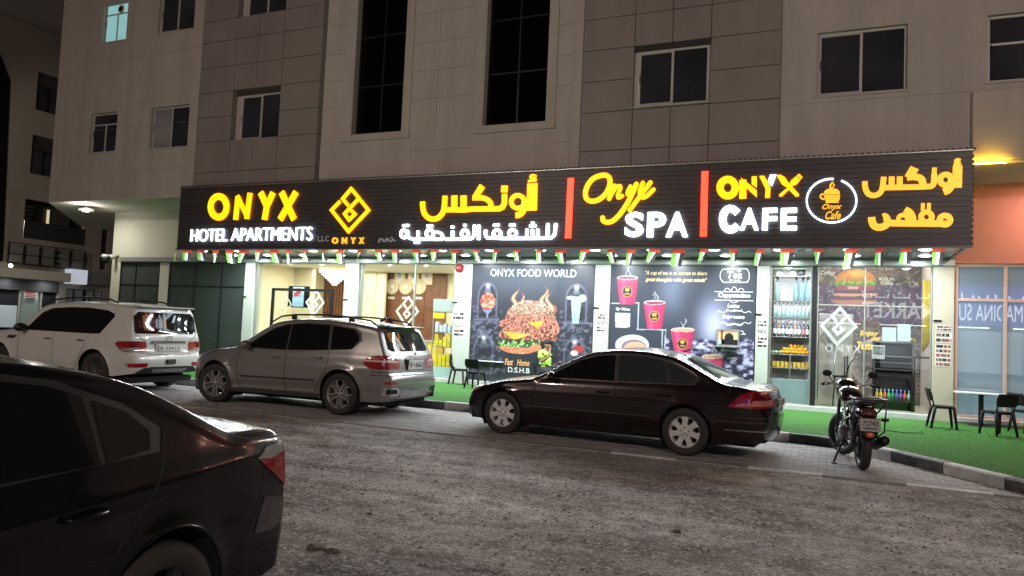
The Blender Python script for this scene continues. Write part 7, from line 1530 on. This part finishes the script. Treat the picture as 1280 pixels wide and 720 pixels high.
blk, sh, X = car(cB, 'black_sedan', 'near black sedan in the left foreground, only its rear half in view', (CITY[0]+math.cos(hd)*L/2, CITY[1]+math.sin(hd)*L/2, 0), hd, BK)
blk.scale = (1.01, 1.01, 1.035)
patch(sh, 'window_trim', [(1.25, .97), (1.5, 1.12), (1.85, 1.30), (2.2, 1.385), (2.6, 1.395), (2.95, 1.34), (3.25, 1.23), (3.42, 1.12), (3.40, 1.02), (2.5, .985)], RUBT, blk, off=.002)
patch(sh, 'side_window', [(1.34, .985), (1.55, 1.11), (1.9, 1.285), (2.18, 1.355), (2.22, .99)], TINT, blk, off=.005); patch(sh, 'side_window', [(2.27, .995), (2.24, 1.362), (2.58, 1.37), (2.92, 1.32), (3.06, 1.27), (3.10, 1.01)], TINT, blk, off=.005); patch(sh, 'quarter_window', [(3.13, 1.01), (3.10, 1.255), (3.25, 1.20), (3.36, 1.11), (3.35, 1.035)], TINT, blk, off=.005)
patch(sh, 'rear_window', [(3.36, -.46), (3.30, 0), (3.36, .46), (3.84, .60), (3.90, 0), (3.84, -.60)], GL2, blk, 'top', off=.004, nlim=.3); patch(sh, 'windscreen', [(1.16, -.6), (1.12, 0), (1.16, .6), (1.9, .5), (1.95, 0), (1.9, -.5)], TINT, blk, 'top', off=.004, nlim=.3)
door_gaps(blk, sh, [[(1.1, .95), (1.08, .3)], [(2.25, .985), (2.26, .24)], [(1.08, .25), (2.9, .26)], [(2.9, .26), (3.02, .5), (3.24, .74), (3.42, .98), (3.44, 1.10)], [(4.0, .50), (4.06, .62), (4.12, .86)], [(3.88, 1.03), (4.0, 1.0), (4.30, .98)]])
for s in (1, -1):
    patch(sh, 'tail_lamp', [(4.04, .90), (4.12, .93), (4.42, .97), (4.42, .72), (4.34, .70), (4.22, .78)], REDL, blk, off=.008, sides=(s,), xr=(3.9, 4.45)); patch(sh, 'lamp_clear', [(4.04, .90), (4.12, .945), (4.42, .98), (4.42, .92), (4.16, .885)], CLRL, blk, off=.010, sides=(s,), xr=(3.9, 4.45)); patch(sh, 'tail_lamp', [(s*.86, .72), (s*.86, .97), (s*.5, .96), (s*.52, .78)], REDL, blk, 'rear', off=.008, xr=(4.1, 4.45), nlim=.3)
    handle(blk, sh, X, 3.0, .84, BK, s); mirror(blk, X(1.35), .78, 1.0, BK, s)
patch(sh, 'bumper_corner_trim', [(4.06, .52), (4.12, .70), (4.30, .66), (4.40, .56), (4.20, .50)], mat('bumper_sheen', (.03, .03, .035), .18, coat=1), blk, off=.006, xr=(3.9, 4.45)); plate(blk, X(4.41), 0, .62, .5, .12, '71845')
# ================================================================== dark blue saloon behind the white SUV
BL_ = paintm('saloon_blue_paint', (.035, .045, .07), .5, .3)
cD = dict(cB); cD = {k: v for k, v in cD.items()}; cD['x0'] = 2.21
bl, sh, X = car(cD, 'blue_saloon', 'dark blue saloon parked far left beyond the white SUV', (-26.3, 14.6, 0), math.radians(172), BL_)
patch(sh, 'side_window', [(1.34, .985), (1.55, 1.11), (1.9, 1.285), (2.18, 1.355), (2.6, 1.37), (2.92, 1.32), (3.25, 1.20), (3.36, 1.11), (3.35, 1.035)], GL2, bl, off=.005); patch(sh, 'rear_window', [(3.36, -.46), (3.30, 0), (3.36, .46), (3.84, .60), (3.90, 0), (3.84, -.60)], GL2, bl, 'top', off=.004, nlim=.3)
patch(sh, 'windscreen', [(1.16, -.6), (1.12, 0), (1.16, .6), (1.9, .5), (1.95, 0), (1.9, -.5)], TINT, bl, 'top', off=.004, nlim=.3)
for s in (1, -1): patch(sh, 'tail_lamp', [(4.04, .90), (4.12, .93), (4.42, .97), (4.42, .72), (4.22, .78)], REDL, bl, off=.008, sides=(s,), xr=(3.9, 4.45)); handle(bl, sh, X, 3.0, .84, BL_, s); mirror(bl, X(1.35), .78, 1.0, BL_, s)
# ------------------------------------------------------------------ chairs and tables on the turf
def on_turf(px, py):
    z = .05
    for _ in range(6): p = atZ(px, py, z); z = tz(p.x, p.y)-.01
    return (p.x, p.y, z)
def chair(name, label, loc, rz, style='panel', group='black plastic chairs on the turf'):
    """seat faces +x; back at -x"""
    t = thing(name, label, 'chair', loc, rz, group)
    m2 = MB(); q = [(.22*math.cos(a)*(1 if math.cos(a) > 0 else .9)*abs(math.cos(a))**-.35 if abs(math.cos(a)) > .02 else 0, .22*math.sin(a)) for a in [2*math.pi*i/28+.05 for i in range(28)]]
    q = [(max(-.21, min(.23, x)), max(-.22, min(.22, y*1.12))) for x, y in q]; m2.prism(q, .41, .46, 'xy'); m2.build('seat', BLACKP, t)
    for sx, sy in ((1, 1), (1, -1), (-1, 1), (-1, -1)): MB().tube([(sx*.17, sy*.17, .44), (sx*(.22 if sx > 0 else .25), sy*.21, 0)], [.034, .022], 8).build('leg', BLACKP, t)
    m2 = MB()
    if style == 'panel':
        V = []; nu, nv = 12, 8
        for i in range(nu+1):
            u = -1+2*i/nu
            for j in range(nv+1):
                v = j/nv; hw = .215*(1-.16*abs(2*v-1)**3); y = u*hw; z = .56+.25*v; x = -.21-.06*(v)-.03*(1-u*u)+.0; V.append((x, y, z))
        n0 = len(V); V += [(x-.028, y, z) for x, y, z in V]; F = []
        for i in range(nu):
            for j in range(nv): a = i*(nv+1)+j; F += [(a, a+nv+1, a+nv+2, a+1), (n0+a, n0+a+1, n0+a+nv+2, n0+a+nv+1)]
        bd = [i*(nv+1) for i in range(nu+1)]+[nu*(nv+1)+j for j in range(1, nv+1)]+[i*(nv+1)+nv for i in range(nu-1, -1, -1)]+[j for j in range(nv-1, 0, -1)]
        for a, b in zip(bd, bd[1:]+bd[:1]): F.append((a, n0+a, n0+b, b))
        m2.smooth = True; m2.add(V, F); m2.build('backrest', BLACKP, t)
        for s in (1, -1): MB().tube([(-.19, s*.17, .44), (-.225, s*.175, .6), (-.25, s*.17, .74)], .014, 8).build('back_post', BLACKP, t)
    else:
        m2.lathe([(0, -.008), (.12, -.008), (.14, 0), (.12, .008), (0, .008)], 20, 'x', (-.27, 0, .72)); m2.v = [(x-.06*(1-abs(y)/.14)*0-.03*0, y, .72+(z-.72)*1.25) for x, y, z in m2.v]; m2.build('backrest', BLACKP, t); MB().tube([(-.17, 0, .45), (-.23, 0, .52), (-.255, 0, .6), (-.262, 0, .66)], [.06, .05, .045, .06], 8).build('back_neck', BLACKP, t)
    return t
def table(label, loc, rz, w, d, topm, legm, h=.74):
    t = thing('cafe_table', label, 'table', loc, rz); MB().box(-w/2, -d/2, h-.025, w/2, d/2, h, bev=.004).build('table_top', topm, t)
    m2 = MB(); m2.box(-.045, -.045, .02, .045, .045, h-.026, bev=.006); m2.build('pedestal', legm, t); MB().box(-.22, -.22, 0, .22, .22, .018, bev=.005).build('base_plate', legm, t)
    for a in (0, 1): MB().box(-.25 if a == 0 else -.02, -.02 if a == 0 else -.25, h-.05, .25 if a == 0 else .02, .02 if a == 0 else .25, h-.027).build('top_bracket', legm, t)
    return t
WT = mat('white_table_top', (.66, .70, .70), .3, noise=.04, nscale=3); TG = mat('grey_table_leg', (.4, .43, .42), .4)
chair('cafe_chair', 'black chair in profile at the column left of the burger poster, farthest left', on_turf(573, 481), math.radians(8), 'oval')
chair('cafe_chair', 'black chair with its back to the street beside the white table', on_turf(594, 486), math.radians(88), 'panel')
table('white topped cafe table in front of the burger poster', on_turf(614, 482), 0, .95, .7, WT, TG)
p = on_turf(650, 482); chair('cafe_chair', 'black chair before the orange poster words, between the white table and the person', (p[0], p[1], p[2]), math.radians(80), 'panel')
p = on_turf(668, 482); chair('cafe_chair', 'black chair just left of the seated person in yellow green', (p[0], p[1], p[2]), math.radians(95), 'panel')
chair('cafe_chair', 'black chair in profile before the cream column on the right', on_turf(1178, 535), math.radians(5), 'panel')
chair('cafe_chair', 'black chair with rounded back beside the frosted window', on_turf(1247, 544), math.radians(118), 'panel')
chair('cafe_chair', 'black chair cut off by the right edge of the photo', on_turf(1284, 541), math.radians(30), 'panel')
p = on_turf(1226, 533); table('white topped table against the frosted window on the right', (p[0], p[1], p[2]), math.radians(0), 1.0, .6, WT, BLACKP)
# ------------------------------------------------------------------ seated person
HZ = 1.27; hp = atZ(683.4, 431, HZ); fz = tz(hp.x, hp.y)-.01
per = thing('person', 'seated person in a yellow green t-shirt with one hand raised to the face', 'person', (hp.x-.02, hp.y, fz), math.radians(-30)); K = (HZ-fz)/1.15; per.scale = (1.15, 1.15, 1.15)
def skin_mesh(name, verts, edges, radii, m, parent, root=0, sub=2):
    me = bpy.data.meshes.new(name); me.from_pydata(verts, edges, []); o = bpy.data.objects.new(name, me); COL.objects.link(o); md = o.modifiers.new('skin', 'SKIN'); md.use_smooth_shade = True
    for i, r in enumerate(radii): me.skin_vertices[0].data[i].radius = (r, r) if not isinstance(r, tuple) else r
    me.skin_vertices[0].data[root].use_root = True
    s = o.modifiers.new('sub', 'SUBSURF'); s.levels = sub; s.render_levels = sub
    dg = bpy.context.evaluated_depsgraph_get(); dg.update(); nm = bpy.data.meshes.new_from_object(o.evaluated_get(dg)); bpy.data.objects.remove(o); nm.name = name
    return link(name, nm, parent, m, smooth=True)
SK = mat('brown_skin', (.24, .125, .08), .55, noise=.08, nscale=12); HAIR = mat('black_hair', (.010, .009, .009), .6, noise=.4, nscale=60, bump=.6, bscale=200); TEE = mat('yellow_green_tshirt', (.50, .80, .12), .8, noise=.08, nscale=9, bump=.3, bscale=25); TRO = mat('dark_trousers', (.03, .03, .04), .8)
# faces +x; pelvis at z .50, head centre at K
h = K; V = [(0, 0, .50), (.0, 0, .68), (.02, 0, .86), (.03, 0, .965), (.045, 0, 1.05), (.06, 0, h-.02), (.065, 0, h+.04),          # 0-6 spine, neck, head
   (.02, .17, .93), (.05, .235, .72), (.20, .20, .68), (.28, .16, .68),                       # 7-10 left arm (far)
   (.02, -.17, .93), (.09, -.215, .70), (.25, -.13, .84), (.215, -.04, 1.0), (.20, -.02, 1.05),         # 11-15 right arm raised to the chin
   (.04, .09, .50), (.42, .11, .50), (.44, .11, .09), (.56, .12, .045), (.04, -.09, .50), (.42, -.11, .50), (.44, -.11, .09), (.56, -.12, .045)]
E_ = [(0, 1), (1, 2), (2, 3), (3, 4), (4, 5), (5, 6), (3, 7), (7, 8), (8, 9), (9, 10), (3, 11), (11, 12), (12, 13), (13, 14), (14, 15), (0, 16), (16, 17), (17, 18), (18, 19), (0, 20), (20, 21), (21, 22), (22, 23)]
Rr = [(.14, .12), (.12, .10), (.13, .10), (.09, .08), .048, (.094, .084), (.086, .078), .05, .042, .034, .026, .05, .042, .034, .026, .03, .08, .06, .042, .035, .08, .06, .042, .035]
body = skin_mesh('body', V, E_, Rr, SK, per)
# t-shirt: a looser sleeve over torso and upper arms
skin_mesh('tshirt', [(0, 0, .47), (0, 0, .68), (.02, 0, .86), (.03, 0, .95), (.04, 0, 1.0), (.02, .17, .93), (.05, .225, .80), (.02, -.17, .93), (.075, -.215, .77)], [(0, 1), (1, 2), (2, 3), (3, 4), (3, 5), (5, 6), (3, 7), (7, 8)], [(.19, .17), (.17, .15), (.185, .15), (.13, .11), .066, .085, .076, .085, .076], TEE, per)
skin_mesh('trousers', [(0, 0, .50), (.04, .09, .50), (.42, .11, .50), (.44, .11, .14), (.04, -.09, .50), (.42, -.11, .50), (.44, -.11, .14)], [(0, 1), (1, 2), (2, 3), (0, 4), (4, 5), (5, 6)], [(.16, .15), .10, .075, .06, .10, .075, .06], TRO, per)
m2 = MB(); m2.sphere((.034, 0, h+.056), .108, 16, 12, (1.05, .86, .88)); m2.v = [(x if z > h+.02 or x < .02 else x-.07, y, z) for x, y, z in m2.v]; m2.sphere((.10, 0, h+.10), .045, 10, 8, (1, 1.2, .7)); m2.build('hair', HAIR, per)
m2 = MB(); m2.sphere((.152, 0, h-.005), .016, 8, 6, (1.1, .8, 1.4)); m2.build('nose', SK, per)
for s in (1, -1): MB().sphere((.05, s*.082, h), .024, 8, 6, (.7, .4, 1.2)).build('ear', SK, per); MB().sphere((.136, s*.03, h+.022), .009, 8, 6, (.7, 1.3, .8)).build('eye', HAIR, per)
MB().sphere((.142, 0, h-.045), .014, 8, 6, (.5, 1.7, .5)).build('mouth', mat('lips', (.22, .08, .07), .5), per)
def hand(o, d, up, s, parent):
    """palm from the wrist o along d with four curled fingers and a thumb off its side"""
    d = Vector(d).normalized(); n = Vector(up).normalized(); sd = d.cross(n).normalized(); o = Vector(o)
    V = [o, o+d*.035, o+d*.07]; E = [(0, 1), (1, 2)]; R_ = [(.026, .017), (.036, .016), (.034, .014)]
    me_ = skin_mesh('palm', [tuple(v) for v in V], E, R_, SK, parent, sub=1)
    for k, (off, ln) in enumerate(((-.027, .055), (-.009, .066), (.009, .062), (.026, .048))):
        b = o+d*.072+sd*off; p1 = b+d*ln*.45+n*.008; p2 = p1+d*ln*.3+n*.018; p3 = p2+d*ln*.12+n*.02; MB().tube([b-d*.012, p1, p2, p3], [.0095, .009, .008, .006], 8).build('finger', SK, parent)
    b = o+d*.03+sd*s*.03; MB().tube([b, b+d*.025+sd*s*.022, b+d*.05+sd*s*.024+n*.012], [.012, .01, .008], 8).build('thumb', SK, parent)
hand((.205, -.03, 1.03), (-.25, .1, .9), (-.9, .1, -.1), 1, per); hand((.28, .16, .68), (.95, -.2, .1), (0, 0, 1), -1, per)
p9 = per.location; chair('cafe_chair', 'black chair the person in yellow green is sitting on', (p9.x, p9.y, p9.z), math.radians(-30), 'panel'); t = table('small dark table the seated person leans towards', (p9.x+.6, p9.y-.3, p9.z), 0, .6, .6, mat('dark_table_top', (.05, .05, .05), .4), BLACKP)
# ------------------------------------------------------------------ motorcycle, rear end towards the viewer
mp = atZ(1078, 588, 0)
MO2 = thing('motorcycle', 'black commuter motorcycle with rear rack leaning on its side stand by the kerb', 'motorcycle', (mp.x, mp.y+.05, 0), math.radians(101)); lean = bpy.data.objects.new
MO2.rotation_euler = (math.radians(0), 0, math.radians(99)); MO2.scale = (1.07, 1.07, 1.07)
BKP = mat('gloss_black_paint', (.010, .010, .012), .18, coat=.8); GM = mat('gunmetal_frame', (.05, .05, .055), .4, metal=.5); SEAT = mat('black_vinyl_seat', (.018, .018, .02), .5, bump=.2, bscale=120); ENG = mat('engine_grey', (.16, .16, .17), .45, metal=.6, noise=.3, nscale=20)
# local frame: +x forward, rear contact at origin, wheelbase 1.27
def mwheel(x, R, w):
    m2 = MB(); m2.lathe([(R*.72, -w*.36), (R*.80, -w*.5), (R*.93, -w*.42), (R, -w*.15), (R, w*.15), (R*.93, w*.42), (R*.80, w*.5), (R*.72, w*.36)], 40, 'y'); tyre = m2.mesh('tyre'); h = MB().lathe([(0, -.05), (.05, -.05), (.05, .05), (0, .05)], 14, 'y').build('wheel', GM, MO2, loc=(x, 0, R)); link('tyre', tyre, h, TYRE)
    m2 = MB(); m2.lathe([(R*.73, -w*.36), (R*.66, -w*.2), (R*.66, w*.2), (R*.73, w*.36)], 36, 'y')
    for i in range(6):
        a = math.pi*i/3; c, s = math.cos(a), math.sin(a)
        for e in (.1, -.1): c2, s2 = math.cos(a+e), math.sin(a+e); m2.tube([(.04*c, 0, .04*s), (R*.67*c2, 0, R*.67*s2)], .011, 6)
    m2.build('rim', GM, h); MB().lathe([(.05, w*.5), (.11, w*.5), (.11, w*.53), (.05, w*.53)], 24, 'y').build('brake_disc', BRAKE, h)
mwheel(0, .30, .115); mwheel(1.29, .30, .085); [c for c in MO2.children if c.location.x > 1][0].rotation_euler.__setitem__(2, .5)
B = lambda name, m: (lambda mb: mb.build(name, m, MO2))
m2 = MB(); m2.tube([(.0, .09, .30), (.32, .09, .36), (.45, .07, .40)], .022, 8); m2.tube([(.0, -.09, .30), (.32, -.09, .36), (.45, -.07, .40)], .022, 8); m2.build('swing_arm', GM, MO2)
m2 = MB()
for s in (1, -1): m2.tube([(.02, s*.115, .36), (.10, s*.125, .68)], [.03, .024], 10)
m2.build('rear_shock', mat('shock_spring', (.3, .3, .3), .35, metal=.7), MO2)
m2 = MB(); m2.tube([(1.02, 0, .92), (.62, 0, .70), (.50, 0, .42), (.72, 0, .28), (1.0, 0, .5), (1.04, 0, .86)], .025, 8); m2.tube([(.7, .06, .74), (.05, .09, .76), (-.2, .08, .80)], .016, 8); m2.tube([(.7, -.06, .74), (.05, -.09, .76), (-.2, -.08, .80)], .016, 8); m2.build('frame', GM, MO2)
m2 = MB(); m2.box(.52, -.13, .30, .86, .13, .52, bev=.03); m2.box(.66, -.08, .5, .82, .08, .68, bev=.02); m2.lathe([(0, -.17), (.09, -.17), (.1, -.14), (.1, .14), (.09, .17), (0, .17)], 20, 'y', (.62, 0, .38))
for i in range(4): m2.box(.65, -.1, .53+i*.038, .83, .1, .54+i*.038)
m2.build('engine', ENG, MO2)
def lump(name, secs, m, smooth=True, parent=None):
    """loft of rounded sections: (x, half width, z low, z high)"""
    V, F = [], []; n = 14
    for x, w, z0, z1 in secs:
        for k in range(n): a = 2*math.pi*k/n; cx_, sz_ = math.cos(a), math.sin(a); V.append((x, w*math.copysign(abs(cx_)**.75, cx_), (z0+z1)/2+(z1-z0)/2*math.copysign(abs(sz_)**.75, sz_)))
    for i in range(len(secs)-1):
        for k in range(n): F.append((i*n+k, i*n+(k+1) % n, (i+1)*n+(k+1) % n, (i+1)*n+k))
    F += [tuple(range(n))[::-1], tuple((len(secs)-1)*n+k for k in range(n))]; b = MB(); b.smooth = smooth; b.add(V, F); return b.build(name, m, parent or MO2)
lump('fuel_tank', [(.60, .05, .80, .86), (.68, .13, .76, .93), (.80, .155, .76, .99), (.93, .14, .78, 1.0), (1.03, .08, .84, .97), (1.06, .03, .88, .93)], BKP)
lump('seat', [(-.24, .06, .83, .86), (-.20, .11, .81, .88), (.1, .125, .79, .875), (.38, .12, .75, .83), (.6, .10, .74, .81), (.68, .05, .76, .80)], SEAT)
lump('tail_cowl', [(-.34, .05, .70, .76), (-.30, .10, .66, .79), (-.1, .125, .64, .80), (.2, .12, .64, .77), (.45, .08, .66, .74)], BKP)
for s in (1, -1): o = lump('side_panel', [(.22, .015, .52, .68), (.36, .03, .46, .74), (.55, .02, .50, .72)], BKP); o.location = (0, s*.12, 0)
m2 = MB(); V = []; F = []
for i in range(13):
    a = math.radians(35+125*i/12)
    for j, (dy, dr) in enumerate(((-.075, -.02), (-.05, .0), (0, .012), (.05, .0), (.075, -.02))): r = .345+dr; V.append((r*math.cos(a), dy, .30+r*math.sin(a)))
for i in range(12):
    for j in range(4): F.append((i*5+j, i*5+j+1, (i+1)*5+j+1, (i+1)*5+j))
m2.smooth = True; m2.add(V, F); m2.build('rear_mudguard', BLACKP, MO2)
lump('number_plate_holder', [(-.40, .085, .44, .50), (-.355, .10, .46, .66), (-.30, .09, .60, .72)], BLACKP)
pl = MB().box(-.006, -.115, -.075, .0, .115, .075, bev=.003).build('number_plate', mat('dusty_plate', (.30, .29, .28), .6), MO2, loc=(-.405, 0, .60), rot=(0, math.radians(12), 0)); tx = textfit('plate_text', '72743', -.085, .085, -.012, .05, 0, PLB, pl, .002, .02); tx.rotation_euler = (0, 0, -math.pi/2); tx.location = (-.0075, 0, 0)
o = MB().box(-.002, -.08, -.05, 0, .08, -.035).build('plate_line', PLB, pl); o.location = (-.0075, 0, 0)
lump('reflector', [(-.42, .02, .47, .49), (-.415, .045, .45, .515), (-.39, .05, .45, .515)], mat('orange_reflector', (.55, .10, .04), .2, coat=1)); lump('tail_lamp', [(-.37, .04, .715, .75), (-.35, .085, .70, .775), (-.28, .10, .70, .78)], mat('smoked_tail_lamp', (.10, .025, .02), .15, coat=1))
for s in (1, -1):
    MB().tube([(-.28, s*.08, .66), (-.28, s*.155, .66)], .009, 6).build('indicator_arm', BLACKP, MO2); o = MB().sphere((0, 0, 0), .035, 12, 8, (.8, 1.4, .7)).build('indicator', mat('smoked_indicator', (.03, .025, .02), .2), MO2, loc=(-.28, s*.19, .66))
# rear rack
m2 = MB(); m2.tube([(.12, .13, .90), (-.1, .17, .91), (-.40, .185, .905), (-.46, .15, .905), (-.46, -.15, .905), (-.40, -.185, .905), (-.1, -.17, .91), (.12, -.13, .90)], .014, 8)
for x in (-.1, -.22, -.34): m2.tube([(x, .17, .905), (x, -.17, .905)], .008, 6)
for s in (1, -1): m2.tube([(-.36, s*.18, .90), (-.22, s*.14, .76), (.0, s*.13, .70)], .011, 8); m2.tube([(-.40, s*.18, .90), (-.33, s*.17, .52), (.02, s*.16, .40)], .009, 8)
m2.build('rear_rack', GM, MO2)
# leg guard hoop on the left
m2 = MB(); m2.tube([(-.20, .13, .62), (-.22, .24, .66), (-.16, .27, .60), (.05, .26, .45), (.25, .2, .35)], .012, 8); m2.build('saree_guard', STEEL, MO2)
# exhaust on the right
m2 = MB(); m2.tube([(.80, -.05, .42), (.86, -.1, .28), (.6, -.14, .22), (.3, -.17, .27)], .02, 8); m2.tube([(.32, -.175, .26), (.2, -.185, .29), (-.12, -.20, .38), (-.22, -.205, .41)], [.03, .055, .062, .055], 14); m2.build('exhaust', BLACKP, MO2); MB().tube([(-.215, -.205, .408), (-.235, -.206, .414)], [.035, .03], 14).build('exhaust_tip', GM, MO2)
# front end
m2 = MB()
for s in (1, -1): m2.tube([(1.29, s*.085, .30), (1.05, s*.085, .98)], .022, 8)
m2.build('front_fork', GM, MO2); m2 = MB(); V = []; F = []
for i in range(11):
    a = math.radians(20+110*i/10)
    for j, (dy, dr) in enumerate(((-.06, -.02), (0, .01), (.06, -.02))): r = .34+dr; V.append((1.29+r*math.cos(a), dy, .30+r*math.sin(a)))
for i in range(10):
    for j in range(2): F.append((i*3+j, i*3+j+1, (i+1)*3+j+1, (i+1)*3+j))
m2.smooth = True; m2.add(V, F); m2.build('front_mudguard', BKP, MO2)
lump('headlamp_fairing', [(.98, .10, .86, 1.02), (1.06, .145, .80, 1.08), (1.18, .13, .80, 1.06), (1.27, .08, .84, .98), (1.30, .03, .88, .94)], BKP)
m2 = MB(); m2.tube([(.84, .33, 1.0), (.92, .22, 1.02), (1.0, .1, .98), (1.0, -.1, .98), (.93, -.24, 1.02), (.9, -.34, 1.0)], .012, 8); m2.build('handlebar', STEEL, MO2)
for s in (1, -1):
    MB().tube([(.84, s*.37, .995), (.89, s*.26, 1.01)], .019, 10).build('grip', BLACKP, MO2); MB().tube([(.91, s*.32, 1.01), (.97, s*.24, 1.02)], .007, 6).build('brake_lever', STEEL, MO2)
    MB().tube([(.94, s*.2, 1.02), (.93, s*.24, 1.08), (.92, s*.27, 1.12)], .007, 6).build('mirror_stalk', BLACKP, MO2); MB().sphere((.90, s*.29, 1.15), .055, 14, 10, (.35, 1.15, .8)).build('mirror', BLACKP, MO2)
m2 = MB(); m2.tube([(.55, .12, .30), (.42, .22, .14), (.36, .27, .02)], .014, 8); m2.box(.30, .24, .0, .40, .30, .015); m2.build('side_stand', GM, MO2)
for s in (1, -1): MB().tube([(.5, s*.1, .28), (.44, s*.2, .22), (.44, s*.28, .22)], .012, 8).build('foot_peg', BLACKP, MO2)
